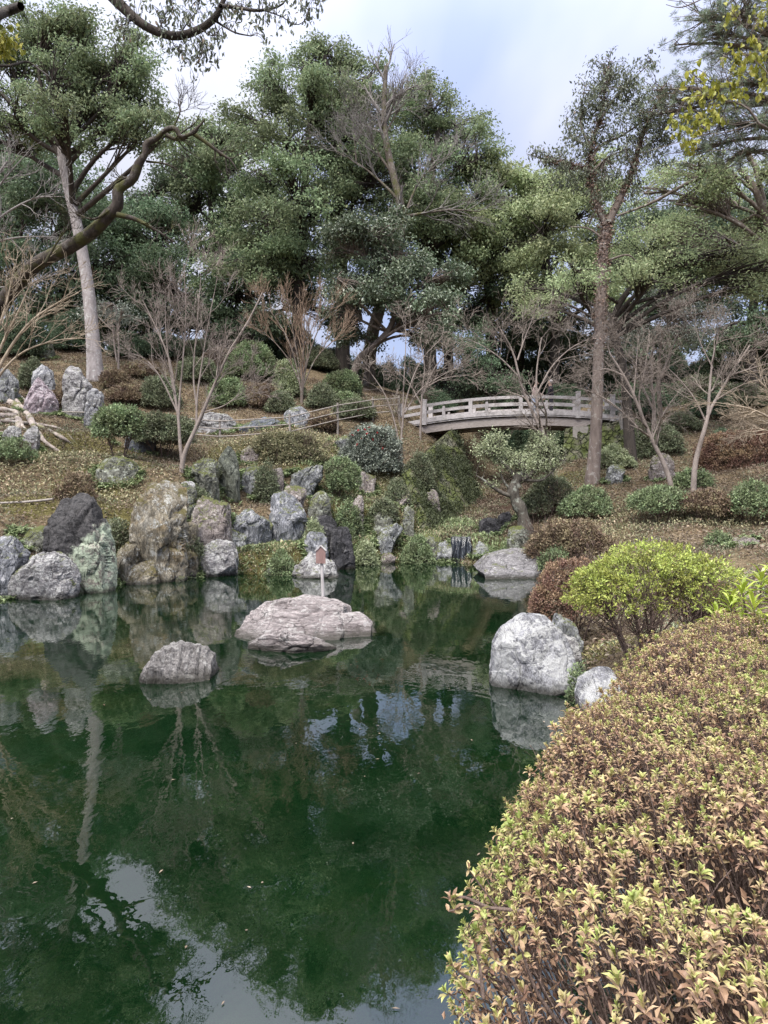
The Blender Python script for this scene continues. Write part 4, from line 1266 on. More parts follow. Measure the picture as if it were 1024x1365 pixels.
# ---- distant dark row that closes the view, on the crest and just behind it
back = [(30, 44, 'dense dark evergreen at the far left behind the leaning tree', [(0, 300, 60, 60), (60, 260, 55, 50), (110, 310, 55, 55), (20, 380, 60, 55), (90, 390, 60, 50), (150, 360, 50, 50), (40, 220, 40, 40), (0, 230, 40, 40)], 'everd'),
        (190, 46, 'dark evergreen behind the pale-trunked tree and the multi-stemmed maple', [(170, 300, 45, 50), (215, 330, 50, 50), (180, 390, 50, 50), (240, 390, 50, 50), (140, 420, 45, 35), (200, 440, 50, 28), (265, 440, 45, 30), (210, 260, 35, 40)], 'everd'),
        (285, 47, 'yellowish-green evergreen between the pale-trunked tree and the tallest crown', [(290, 190, 34, 34), (265, 225, 40, 38), (318, 225, 40, 45), (250, 275, 42, 40), (305, 285, 50, 45), (340, 330, 40, 45), (290, 345, 50, 42), (235, 225, 28, 28)], 'ever'),
        (330, 45, 'low dark evergreen above the orange vase-shaped maple', [(310, 390, 45, 40), (360, 385, 45, 40), (400, 350, 45, 40), (345, 430, 40, 25), (420, 410, 30, 35)], 'everd'),
        (655, 46, 'rounded light evergreen right of the bare mossy tree', [(665, 240, 40, 30), (640, 280, 36, 36), (690, 275, 45, 38), (660, 325, 45, 40), (625, 330, 30, 36), (705, 330, 40, 40), (650, 375, 45, 30), (700, 385, 40, 28)], 'light'),
        (735, 45, 'pale green evergreen with a conifer tip behind the vine-covered tree', [(735, 250, 42, 32), (770, 290, 45, 40), (725, 300, 40, 40), (760, 345, 45, 38), (710, 240, 26, 20), (790, 240, 30, 30), (800, 390, 40, 35), (740, 395, 45, 30)], 'light'),
        (690, 50, 'dark evergreen trunk and crown behind the arched bridge', [(690, 430, 50, 40), (640, 430, 32, 30), (740, 440, 50, 38), (690, 470, 45, 25), (770, 470, 36, 25)], 'everd'),
        (860, 47, 'dark evergreen behind the leaning pink maples', [(850, 330, 50, 45), (900, 320, 50, 45), (860, 390, 50, 35), (830, 440, 36, 30), (910, 400, 50, 40), (880, 450, 36, 22)], 'everd'),
        (1000, 44, 'tall dark evergreen at the right edge above the clipped shrubs', [(960, 300, 50, 50), (1010, 270, 50, 55), (1040, 340, 50, 60), (980, 380, 50, 45), (1030, 420, 45, 50), (960, 440, 40, 30), (1000, 470, 45, 25)], 'everd'),
        (600, 48, 'dark slim-trunked evergreen behind the glossy camellia tree', [(600, 300, 40, 40), (560, 290, 40, 40), (620, 345, 30, 40), (590, 410, 35, 30), (640, 410, 28, 30), (560, 330, 40, 40)], 'everd')]
for x, D, lab, lobes, lf in back:
    b = 505 if x < 400 else 540
    topy = min(l[1] for l in lobes)
    evergreen(lab, D, [(x, b), (x + U(-6, 6), 440), (x + U(-8, 8), 350), (x + U(-10, 10), topy + 30)], .36, lobes, lf, 'dark', .21, .5, 3.3, 44, .30, group=BE)

# ---- the tallest crown in the middle, three trees
evergreen('tall loose-topped evergreen at the left of the central crown', 42, [(392, 520), (396, 430), (402, 330), (408, 230), (415, 140)], .38,
          [(352, 108, 26, 30), (372, 140, 32, 34), (400, 95, 26, 30), (345, 165, 30, 36), (385, 190, 42, 38), (430, 160, 34, 36), (345, 225, 36, 36), (395, 250, 46, 40), (360, 295, 48, 42), (425, 290, 46, 42), (340, 340, 36, 36), (390, 340, 46, 36), (410, 130, 30, 30)],
          'ever', 'dark', .18, .5, 3.3, 44, .27, group=BE)
evergreen('tallest evergreen of the central crown with a pointed top', 43, [(455, 525), (458, 430), (455, 330), (450, 230), (440, 120), (432, 75)], .42,
          [(432, 72, 20, 26), (420, 105, 28, 30), (460, 105, 30, 30), (490, 105, 28, 28), (445, 145, 40, 36), (490, 150, 42, 38), (470, 200, 50, 42), (520, 190, 42, 40), (440, 225, 42, 40), (500, 245, 50, 42), (450, 290, 48, 42), (520, 300, 40, 40), (480, 330, 45, 35)],
          'ever', 'dark', .18, .5, 3.4, 44, .27, group=BE)
evergreen('broad evergreen forming the right shoulder of the central crown', 44, [(575, 530), (572, 430), (570, 330), (575, 240), (585, 170)], .4,
          [(540, 135, 30, 26), (575, 150, 34, 30), (610, 170, 32, 30), (560, 190, 42, 38), (605, 210, 40, 38), (635, 215, 26, 34), (540, 235, 42, 38), (590, 255, 46, 40), (630, 270, 30, 36), (560, 290, 42, 36), (615, 310, 36, 34)],
          'ever', 'dark', .18, .5, 3.4, 44, .27, group=BE)
evergreen('glossy dark camellia-like tree in front of the central crown', 36, [(466, 503), (478, 480), (497, 462), (520, 436), (528, 400), (525, 350)], .20,
          [(455, 330, 36, 26), (490, 320, 40, 28), (520, 345, 42, 30), (450, 372, 30, 26), (490, 372, 42, 32), (545, 380, 42, 30), (585, 380, 34, 26), (520, 405, 40, 28), (465, 415, 32, 28), (560, 425, 40, 28), (597, 415, 22, 26), (510, 300, 30, 18), (480, 445, 24, 16), (575, 455, 22, 12)],
          'camel', 'brown', .16, .58, 5.4, 38, .24, droop=.35, name='camellia_tree')
# ---- big evergreen with the pale trunk
evergreen('tall evergreen with a bare pale trunk and a broad dome crown, upper left', 32, [(128, 507), (123, 440), (117, 380), (105, 310), (92, 255), (82, 207), (81, 197)], .32,
          [(40, 55, 50, 36), (95, 50, 46, 34), (15, 105, 42, 42), (70, 105, 46, 38), (125, 85, 44, 40), (160, 100, 36, 38), (110, 135, 46, 36), (165, 145, 40, 34), (195, 140, 24, 28), (60, 150, 42, 32), (20, 155, 40, 32), (140, 170, 36, 24), (195, 175, 28, 22), (-30, 80, 46, 60), (70, 25, 40, 24), (175, 70, 22, 24), (30, 20, 34, 22), (205, 165, 26, 22), (225, 175, 16, 16), (90, 165, 40, 24), (10, 190, 40, 24), (150, 120, 36, 30), (110, 60, 36, 30), (190, 110, 20, 26)],
          'ever', 'pale', .15, .46, 3.9, 42, .22, limbbark='dark', droop=.3, extra=[([(82, 208), (68, 185), (55, 165), (48, 140)], .2, .06), ([(84, 206), (95, 180), (112, 155), (120, 125)], .2, .06), ([(90, 205), (115, 190), (140, 165)], .15, .05), ([(80, 205), (60, 178), (35, 172)], .14, .04)], flare=1.35, rtop=.55)
# ---- right-hand layered trees
evergreen('wide light-green tree with flat layered boughs over the right end of the bridge', 27, [(842, 575), (832, 500), (818, 440), (826, 405), (850, 375), (880, 350)], .19,
          [(748, 392, 40, 17), (722, 410, 26, 14), (790, 380, 36, 18), (820, 352, 40, 20), (862, 342, 46, 20), (905, 338, 46, 20), (950, 345, 46, 20), (990, 352, 40, 22), (870, 372, 46, 14), (930, 370, 46, 14), (765, 362, 34, 16), (1020, 360, 36, 22), (700, 385, 26, 16), (1000, 380, 30, 14)],
          'light', 'dark', .11, .45, 4.6, 36, .22, droop=.1, squash=.9, extra=[([(806, 435), (770, 412), (735, 402), (705, 420)], .06, .02), ([(812, 430), (845, 405), (900, 390), (960, 375)], .10, .03)], name='layered_tree')
evergreen('yellowish-green tree with layered boughs in the upper right, under the pine', 30, [(1060, 590), (1050, 480), (1035, 350), (1010, 260), (985, 225)], .25,
          [(890, 235, 36, 20), (930, 222, 46, 24), (975, 228, 46, 26), (1015, 240, 36, 26), (860, 258, 30, 18), (900, 272, 46, 24), (950, 272, 46, 26), (1000, 290, 46, 28), (870, 305, 40, 20), (925, 312, 50, 20), (980, 325, 46, 20), (1030, 300, 40, 40)],
          'light', 'brown', .13, .42, 3.2, 36, .26, droop=.25, extra=[([(1030, 330), (1000, 205), (960, 228), (915, 245), (870, 270), (822, 288)], .13, .04)], name='layered_tree')
evergreen('low greyish-green round tree under the layered boughs', 33, [(880, 570), (878, 500), (882, 450)], .12,
          [(850, 428, 34, 20), (890, 418, 40, 22), (930, 425, 32, 18), (870, 440, 36, 16), (915, 440, 34, 14)], 'blue', 'brown', .11, .42, 3.6, 34, .22, name='small_evergreen')
evergreen('dense dark-green round shrub tree behind the middle of the bridge', 37, [(622, 552), (622, 525), (622, 500)], .12,
          [(620, 480, 40, 30), (588, 500, 32, 26), (655, 500, 34, 26), (632, 455, 28, 18), (605, 520, 34, 20), (645, 524, 34, 18)], 'everd', 'dark', .12, .5, 4.2, 34, .24, name='small_evergreen')
evergreen('slim twin-stemmed small tree beside the pale trunk', 34, [(158, 480), (158, 450), (155, 420)], .05,
          [(150, 405, 22, 20), (135, 415, 18, 14), (165, 420, 18, 14), (120, 405, 14, 12)], 'blue', 'twig', .12, .45, 3.5, 30, .22, name='small_evergreen', extra=[([(156, 482), (152, 455), (150, 425)], .045, .03)])

# ---- pine in the upper right
pd = 24
pt = px_path([(1090, 610), (1080, 400), (1060, 200), (1040, 60), (1020, -40)], pd, 26)
th = thing('pine_tree', 'tall pine with tufted needles in the top right corner', 'tree', pt[0])
mb = MB()
pt2 = pt.copy(); pt2[0, 2] -= .3
tubes(mb, pt2, np.linspace(.34, .12, 26), 10)
mb.build('trunk', BK['brown'], th, smooth=True)
lm, ml = MB(), MB()
tufts = []
for (x, y, rx, ry, k) in [(940, 25, 38, 20, 46), (985, 20, 46, 26, 60), (1015, 60, 40, 30, 60), (965, 70, 36, 22, 40), (1000, 110, 40, 28, 55), (940, 125, 40, 24, 46), (905, 135, 32, 20, 36), (880, 120, 22, 16, 14), (960, 165, 46, 24, 50), (1010, 165, 36, 28, 46), (915, 165, 34, 20, 34), (985, 205, 40, 18, 40), (930, 200, 34, 16, 26), (870, 155, 22, 14, 14), (1040, 110, 40, 60, 50), (900, 60, 14, 12, 6), (950, 45, 30, 16, 24), (1040, 20, 40, 40, 40), (1000, -20, 50, 24, 40)]:
    dd = pd + rng.normal(0, 1.0)
    c = P(x, y, dd)
    j = int(np.argmin(np.abs(pt[:, 2] - (c[2] - .3))))
    lp = bez(pt[j], (pt[j] + c) / 2 + [0, 0, .4], c, 9)
    tubes(lm, lp, np.linspace(.09, .025, 9), 5)
    u = rng.normal(size=(int(k * 1.5), 3)) * .6
    q = c + u * np.array([rx / F * dd, rx / F * dd, ry / F * dd])
    w_ = np.linspace(0, 1, 4)[None, :, None]
    st = lp[rng.integers(5, 9, len(q))]
    tubes(lm, st[:, None] * (1 - w_) + q[:, None] * w_ + rng.normal(size=(len(q), 4, 3)) * .04, np.tile([.02, .016, .012, .008], (len(q), 1)), 3)
    tufts.append(q)
tufts = np.concatenate(tufts)
nn_ = 46
c = np.repeat(tufts, nn_, 0)
d = nrm(rng.normal(size=(len(c), 3)) + np.array([0, 0, .55]))
leaf_quads(ml, c + d * .03, d, rvec(len(c)), U(.11, .19, len(c)), np.full(len(c), .011), np.clip(rng.normal(.5, .25, len(c)), 0, 1), np.repeat(U(0, 1, len(tufts)), nn_), .02)
lm.build('limbs', BK['brown'], th, smooth=True)
ml.build('needles', LM['pine'], th)

# ---- vine-covered tree in front of the bridge's right end
VD = 25.3
vt = px_path([(789, 645), (793, 600), (796, 540), (798, 470), (801, 400), (804, 340), (809, 296)], VD, 30)
th = thing('vine_covered_tree', 'tall pinkish trunk wrapped in bronze ivy with a thin open crown', 'tree', vt[0])
mb = MB()
v2 = vt.copy(); v2[0, 2] -= .3
s = np.linspace(0, 1, 30)
tubes(mb, v2, .225 * (1 - .30 * s) * (1 + .35 * np.exp(-s * 12)), 12)
mb.build('trunk', BK['vine'], th, smooth=True)
lm = MB()
LB = [([(807, 300), (792, 260), (786, 225), (790, 190), (802, 150), (808, 110), (812, 85)], .10, .02), ([(811, 298), (828, 262), (842, 230), (852, 195), (862, 165), (880, 132), (890, 118)], .14, .03),
      ([(788, 228), (770, 222), (750, 216), (725, 212), (702, 205)], .07, .012), ([(787, 215), (800, 195), (830, 180), (860, 160)], .07, .02), ([(790, 200), (775, 170), (776, 140), (780, 115)], .06, .015),
      ([(800, 160), (820, 130), (845, 105), (868, 82)], .05, .012), ([(852, 200), (870, 190), (885, 172)], .05, .015), ([(787, 232), (810, 210), (838, 198)], .05, .015), ([(846, 225), (835, 205), (838, 180)], .05, .015), ([(806, 320), (785, 305), (760, 302)], .05, .015),
      ([(803, 350), (835, 340), (850, 350)], .05, .02), ([(788, 195), (765, 185), (755, 165)], .04, .012)]
tips = []
for pts, a_, b_ in LB:
    q = np.array([P(x, y, VD + .02 * (i * 7 % 5) * 4 - .1) for i, (x, y) in enumerate(pts)])
    cp = catmull(q, 16)
    tubes(lm, cp, np.linspace(a_, b_, 16), 7)
    for k in range(6, 16):
        tips.append(cp[k])
tips = np.array(tips)
lob = [(812, 92, 22, 14), (790, 110, 20, 18), (835, 105, 24, 16), (865, 84, 10, 10), (812, 130, 36, 22), (850, 128, 22, 20), (785, 150, 20, 18), (825, 160, 34, 18), (770, 172, 14, 10), (800, 185, 30, 14), (765, 205, 22, 10), (745, 212, 16, 8), (712, 203, 9, 5), (860, 170, 18, 22), (885, 178, 14, 22), (840, 205, 22, 14), (780, 236, 26, 12), (815, 232, 28, 14), (872, 205, 18, 16), (750, 222, 12, 6), (735, 218, 18, 7), (758, 232, 20, 9), (772, 148, 12, 9), (880, 150, 14, 14), (765, 190, 16, 8), (722, 208, 10, 6), (800, 255, 22, 12), (845, 248, 18, 14)]
cs = []
for x, y, rx, ry in lob:
    k = max(5, int(rx * ry * .075))
    cs.append(P(x, y, VD) + rng.normal(size=(k, 3)) * .62 * np.array([rx, rx, ry]) / F * VD)
cs = np.concatenate(cs)
j = np.argmin(((cs[:, None] - tips[None]) ** 2).sum(-1), 1)
w_ = np.linspace(0, 1, 5)[None, :, None]
tubes(lm, tips[j][:, None] * (1 - w_) + cs[:, None] * w_ + rng.normal(size=(len(cs), 5, 3)) * .05 * w_, np.tile([.018, .014, .011, .009, .006], (len(cs), 1)), 3)
lm.build('limbs', BK['brown'], th, smooth=True)
ml = MB()
leaf_cloud(ml, cs, np.tile([0, 0, -.4], (len(cs), 1)), 17, .12, .125, .42, .7)
ml.build('crown', LM['sparse'], th)
iv = []
for path, r_, lo, n in [(vt, .165, .52, 1300)] + [(catmull(np.array([P(x, y, VD) for x, y in LB[i][0]]), 20), .13, 0., 620) for i in (0, 1)] + [(catmull(np.array([P(x, y, VD) for x, y in LB[2][0][:4]]), 20), .10, 0., 260)]:
    tt = U(lo, 1, n) * (len(path) - 1)
    i0 = np.minimum(tt.astype(int), len(path) - 2)
    q = path[i0] + (path[i0 + 1] - path[i0]) * (tt - i0)[:, None]
    u = rvec(n)
    iv.append(np.concatenate([q + u * r_ * U(.7, 1.35, n)[:, None], u], 1))
iv = np.concatenate(iv)
ml = MB()
leaf_cloud(ml, iv[:, :3], iv[:, 3:], 3, .05, .075, .7, .4)
ml.build('ivy', LM['ivy'], th)


# ------------------------------------------------------------------ bare trees
def sprout(Pp, R, n, t0, t1, ang, L, up, wob, M, taper=.35, rk=.62, rmin=.005, kt=.5):
    N, m, _ = Pp.shape
    idx = np.repeat(np.arange(N), n)
    t_ = U(t0, t1, N * n)
    x = t_ * (m - 1)
    i = np.minimum(x.astype(int), m - 2)
    f = (x - i)[:, None]
    a = Pp[idx, i] * (1 - f) + Pp[idx, i + 1] * f
    T = nrm(Pp[idx, i + 1] - Pp[idx, i])
    r = R[idx, i] * (1 - f[:, 0]) + R[idx, i + 1] * f[:, 0]
    pr = nrm(np.cross(T, rvec(N * n)))
    g = U(ang[0], ang[1], N * n)[:, None]
    d = nrm(T * np.cos(g) + pr * np.sin(g))
    ln = L * U(.55, 1.25, N * n) * (1 - kt * t_)
    q = [a]
    for k in range(M - 1):
        d = nrm(d + np.array([0, 0, up]) + rng.normal(size=d.shape) * wob)
        q.append(q[-1] + d * (ln / (M - 1))[:, None])
    r0 = np.maximum(r * rk, rmin * 1.3)
    return np.stack(q, 1), np.maximum(r0[:, None] * np.linspace(1, taper, M)[None], rmin)


def bare_tree(label, D, stems, levels, bark, r0, name='bare_maple', twigbark=None, group='bare winter maples', rmin=.005, budm=None, cat='tree', M0=16, base=True, extra_n=None):
    """stems: pixel paths (first point on the ground); levels: sprout() settings from limbs to twigs"""
    q = [px_path(s_, D, M0, base=(base and i == 0)) for i, s_ in enumerate(stems)]
    th = thing(name, label, cat, q[0][0], group)
    mb = MB()
    Pp = np.stack(q)
    rr = [r0 if not isinstance(r0, (list, tuple)) else r0[min(i, len(r0) - 1)] for i in range(len(q))]
    R = np.stack([np.linspace(1, .25, M0) * r for r in rr])
    P0 = Pp.copy()
    if base:
        P0[0, 0, 2] -= .3
    tubes(mb, P0, R, 8)
    mb.build('trunk', BK[bark], th, smooth=True)
    mb = MB()
    n = 0
    for lv in levels:
        Pp, R = sprout(Pp, R, rmin=rmin, **lv)
        tubes(mb, Pp, R, 4 if n < 1 else 3)
        n += 1
    mb.build('twigs', BK[twigbark or bark], th, smooth=True)
    return th


def lv(n, L, ang=(.35, .8), up=.06, wob=.12, t0=.25, t1=1., M=6, kt=.45):
    return dict(n=n, L=L, ang=ang, up=up, wob=wob, t0=t0, t1=t1, M=M, kt=kt)


bare_tree('multi-stemmed pale bare maple on the left slope in front of the bamboo rail', 20.6,
          [[(241, 628), (246, 605), (257, 580), (268, 555), (283, 520), (305, 470), (330, 430), (350, 390)], [(243, 618), (240, 590), (238, 560), (234, 530), (226, 480), (205, 430), (190, 400)], [(238, 560), (240, 525), (244, 480), (248, 420), (245, 350)],
           [(262, 570), (263, 530), (270, 480), (278, 430), (290, 370)], [(236, 545), (228, 500), (222, 450), (220, 390)], [(236, 548), (215, 505), (195, 480), (172, 470)], [(270, 550), (300, 540), (325, 520)], [(262, 540), (258, 500), (262, 440), (268, 370)]],
          [lv(6, 1.7, (.25, .7), .08), lv(5, .85, (.3, .8), .06), lv(5, .42, (.3, .9), .05, M=5), lv(2, .25, (.3, .8), .03, M=4)], 'twig', [.075, .055, .036, .034, .032, .028, .024, .030], twigbark='twig', rmin=.0036)
bare_tree('vase-shaped bare tree with orange-brown twigs in the middle of the upper slope', 32,
          [[(402, 533), (403, 510), (404, 480), (405, 450), (406, 410)], [(402, 525), (396, 490), (385, 455), (368, 425), (352, 405)], [(403, 525), (408, 490), (418, 455), (432, 425), (446, 405)], [(403, 510), (410, 470), (412, 430), (420, 400)], [(402, 505), (394, 460), (388, 425), (384, 398)], [(402, 515), (385, 480), (365, 455), (345, 440)], [(404, 515), (420, 480), (438, 460), (455, 445)]],
          [lv(9, 1.5, (.2, .5), .14), lv(5, .9, (.2, .6), .10), lv(4, .5, (.2, .7), .06, M=5)], 'brown', [.08, .045, .045, .035, .035, .035, .035], twigbark='orange', name='bare_tree', rmin=.005)
bare_tree('thin pinkish bare maple rising at the left end of the bridge', 27,
          [[(531, 640), (534, 600), (537, 560), (545, 520), (562, 480), (590, 450)], [(533, 610), (528, 570), (515, 530), (500, 505), (488, 490)], [(537, 570), (538, 520), (541, 460), (540, 420)], [(540, 550), (560, 520), (590, 500), (610, 490)]],
          [lv(7, 1.5, (.4, .9), .04), lv(5, .8, (.4, .9), .03), lv(4, .4, (.4, .9), .0, M=5)], 'twig', [.045, .035, .03, .03], twigbark='pinktwig', rmin=.006)
bare_tree('twin-stemmed bare maple leaning left in front of the bridge railing', 23.6,
          [[(736, 640), (733, 600), (722, 575), (708, 545), (694, 510), (684, 470), (665, 435)], [(733, 615), (727, 585), (718, 555), (715, 525), (716, 490), (722, 450)], [(716, 525), (735, 490), (760, 465), (785, 452)], [(694, 505), (670, 480), (645, 462), (620, 450)], [(690, 480), (700, 450), (710, 425)]],
          [lv(6, 1.9, (.5, 1.1), .02), lv(5, 1.0, (.4, 1.0), .01), lv(5, .5, (.4, 1.0), .0, M=5), lv(2, .28, (.4, .9), .0, M=4)], 'twig', [.085, .065, .035, .032, .03], twigbark='pinktwig', rmin=.0036)
bare_tree('leaning bare maple with a pink-grey trunk on the right slope, nearer the vine-covered tree', 22.3,
          [[(899, 652), (885, 618), (872, 592), (858, 560), (842, 520), (825, 490), (812, 470)], [(870, 585), (850, 570), (825, 545), (795, 525), (762, 515)], [(858, 560), (852, 530), (860, 490), (866, 440)], [(845, 525), (848, 490), (850, 460)], [(868, 590), (880, 560), (895, 535), (915, 510)], [(830, 500), (810, 492), (790, 495)]],
          [lv(6, 1.7, (.4, 1.0), .03), lv(5, .9, (.4, 1.0), .02), lv(5, .45, (.4, 1.0), .0, M=5), lv(2, .25, (.4, .9), .0, M=4)], 'twig', [.085, .04, .035, .03, .026, .026], twigbark='pinktwig', rmin=.0036)
bare_tree('forked bare maple with a dark ivy-wrapped foot on the right slope', 21.6,
          [[(924, 655), (926, 625), (931, 600), (940, 570), (946, 548), (962, 520), (980, 490), (1000, 460)], [(944, 552), (946, 520), (950, 480), (958, 445)], [(940, 560), (925, 530), (905, 505), (890, 490)], [(975, 500), (1005, 490), (1040, 480)], [(950, 490), (935, 460), (925, 430)]],
          [lv(7, 1.8, (.4, 1.0), .03), lv(5, .95, (.4, 1.0), .02), lv(5, .45, (.4, 1.0), .0, M=5), lv(2, .25, (.4, .9), .0, M=4)], 'twig', [.095, .055, .03, .03, .026], twigbark='pinktwig', rmin=.0036)
bare_tree('bare tree with long tan twigs at the left edge below the leaning trunk', 22,
          [[(-25, 560), (-12, 500), (5, 455), (25, 415), (40, 380)], [(-15, 520), (10, 470), (40, 430), (75, 405), (105, 390)], [(-20, 540), (0, 500), (30, 470), (70, 455), (110, 450)], [(-12, 500), (-5, 450), (10, 400), (20, 350)]],
          [lv(7, 1.7, (.25, .7), .02), lv(4, 1.0, (.3, .8), .0), lv(4, .5, (.3, .9), .0, M=5)], 'tan', [.07, .06, .05, .05], name='bare_tree', rmin=.006)
bare_tree('bare tree with pale arching twigs at the far left, in front of the dark evergreens', 27,
          [[(-60, 520), (-55, 420), (-40, 330), (-20, 260), (10, 215)], [(-45, 350), (-10, 325), (30, 316), (75, 316)], [(-40, 330), (0, 290), (45, 265), (85, 262)], [(-50, 400), (-10, 385), (40, 378), (70, 360)], [(-30, 290), (5, 240), (40, 200)]],
          [lv(7, 1.9, (.4, 1.0), .10, .16), lv(4, 1.0, (.5, 1.1), .14, .18), lv(3, .55, (.5, 1.1), .18, .2)], 'greytwig', [.16, .06, .06, .05, .05], name='bare_tree', rmin=.006)
bare_tree('tall bare mossy tree with a fine grey twig haze before the central crown', 39,
          [[(493, 525), (492, 480), (500, 430), (520, 370), (532, 320), (536, 280), (522, 225), (512, 170), (513, 120), (515, 88)], [(535, 290), (560, 285), (600, 280), (640, 282)], [(530, 265), (505, 240), (480, 220), (445, 200)], [(522, 230), (502, 200), (490, 165)], [(536, 300), (550, 260), (565, 235), (600, 205)], [(513, 180), (530, 150), (550, 125)], [(475, 215), (473, 190), (472, 165)]],
          [lv(10, 3.0, (.3, .9), .06, t0=.3), lv(6, 1.6, (.3, .9), .04), lv(5, .8, (.3, .9), .03, M=5)], 'mossy', [.40, .10, .09, .09, .08, .06, .05], name='bare_mossy_tree', twigbark='greytwig', rmin=.006, group=None)
bare_tree('pale bare twigs of a low tree at the right edge above the clipped hedge', 20.5,
          [[(1075, 640), (1060, 590), (1030, 560), (1000, 545), (965, 538)], [(1060, 590), (1025, 575), (985, 568)], [(1065, 600), (1040, 540), (1010, 505)]],
          [lv(9, 1.3, (.3, .7), .0), lv(6, .7, (.3, .8), .0), lv(4, .35, (.3, .8), .0, M=5)], 'tan', [.06, .04, .04], name='bare_tree')
bare_tree('small bare maple between the two leaning maples, further back', 28,
          [[(868, 590), (872, 550), (868, 500), (872, 450)], [(870, 545), (850, 500), (835, 460)], [(870, 530), (890, 480), (905, 440)]],
          [lv(6, 1.7, (.4, 1.0), .03), lv(5, .9, (.4, 1.0), .02), lv(4, .45, (.4, 1.0), .0, M=5)], 'twig', [.10, .05, .05], twigbark='pinktwig', rmin=.006)
bare_tree('short bare pinkish sapling behind the glossy red-flowered bush', 30,
          [[(560, 560), (563, 520), (566, 490), (560, 450)], [(562, 530), (580, 490), (600, 465)], [(562, 540), (545, 510), (525, 490)], [(563, 520), (590, 505), (625, 500)]],
          [lv(7, 1.5, (.4, 1.0), .03), lv(6, .8, (.4, 1.0), .02), lv(4, .4, (.4, 1.0), .0, M=5)], 'twig', [.05, .04, .035], twigbark='pinktwig', rmin=.007)

# ---- leaning tree with the dead top, and its bare roots
LD = 22.0
lt = np.array([P(*q) for q in [(-45, 560, 24.0), (-40, 500, 23.7), (-22, 445, 23.3), (10, 395, 22.9), (45, 355, 22.5), (95, 328, 22.1), (130, 303, 21.8), (153, 275, 21.6), (163, 250, 21.5), (185, 225, 21.4), (193, 200, 21.3), (203, 188, 21.3), (225, 172, 21.2), (242, 180, 21.2), (260, 176, 21.1), (272, 158, 21.0)]])
lt[0, 2] = h1(lt[0, 0], lt[0, 1])
th = thing('leaning_tree', 'gnarled bare tree leaning in from the left with exposed pale roots', 'tree', lt[0])
mb = MB()
c_ = catmull(lt, 60)
s = np.linspace(0, 1, 60)
Rr = np.interp(s, [0, .1, .3, .5, .65, .8, .93, 1], [.42, .26, .21, .17, .10, .075, .055, .02])
Rr = Rr * (1 + .12 * np.sin(s * 55) * (s > .5))
c_[0, 2] -= .3
c_[:, 0] += .05 * np.sin(s * 70) * (s > .45); c_[:, 2] += .05 * np.cos(s * 61) * (s > .45)
tubes(mb, c_, Rr, 10)
mb.build('trunk', BK['lean'], th, smooth=True)
mb = MB()
br_ = [([(258, 178), (275, 190), (295, 205), (307, 213), (315, 225)], .07, .015), ([(222, 180), (235, 186), (250, 184)], .07, .03), ([(230, 172), (240, 150), (238, 135), (243, 122)], .03, .01), ([(238, 150), (250, 145), (255, 132)], .015, .008), ([(156, 286), (180, 292), (205, 305), (232, 322)], .09, .02), ([(150, 278), (125, 292), (98, 283)], .05, .015), ([(60, 350), (75, 325), (88, 306)], .05, .015), ([(175, 236), (165, 238), (155, 243)], .05, .02), ([(195, 215), (225, 220), (250, 238)], .04, .012)]
bp, brr = [], []
for pts, a_, b_ in br_:
    q = catmull(np.array([P(x, y, 21.5) for x, y in pts]), 12)
    bp.append(q); brr.append(np.linspace(a_, b_, 12))
bp, brr = np.stack(bp), np.stack(brr)
tubes(mb, bp, brr, 6)
Pp, R = sprout(bp, brr, 7, .3, 1, (.4, 1.1), 1.1, .10, .2, 6, rmin=.006)
tubes(mb, Pp, R, 3)
Pp, R = sprout(Pp, R, 6, .3, 1, (.5, 1.1), .6, .15, .2, 6, rmin=.0045)
tubes(mb, Pp, R, 3)
mb.build('limbs', BK['lean'], th, smooth=True)
mb = MB()
for pts, a_, b_ in [([(-20, 522), (8, 535), (35, 552), (48, 575), (62, 592), (90, 606)], .17, .04), ([(-25, 540), (10, 530), (30, 545), (45, 565), (75, 580), (95, 588)], .15, .04), ([(-20, 545), (5, 548), (22, 552), (30, 570), (50, 585)], .13, .06),
                    ([(22, 553), (24, 572), (10, 580), (-10, 583)], .10, .08), ([(-30, 530), (0, 518), (25, 528), (50, 548)], .12, .04), ([(-40, 560), (-10, 566), (10, 562), (22, 556)], .13, .07), ([(-30, 575), (-5, 578), (15, 580)], .12, .07), ([(45, 566), (60, 568), (85, 575), (105, 592)], .06, .02)]:
    q = []
    for i, (x, y) in enumerate(pts):
        g = G(x, y, 12, 40)
        g = P(x, y, g[1] - .1)
        q.append(g + np.array([0, 0, .03 if i < len(pts) - 1 else -.08]))
    q = catmull(np.array(q), 24)
    q[:, 2] = np.maximum(q[:, 2], hgt(q[:, 0], q[:, 1]) - .05)
    q[0] = q[0] * .5 + (lt[0] + [0, 0, .2]) * .5
    tubes(mb, q, np.linspace(a_, b_, 24) * (1 + .15 * np.sin(np.arange(24) * 1.3)), 8)
mb.build('roots', BK['root'], th, smooth=True)

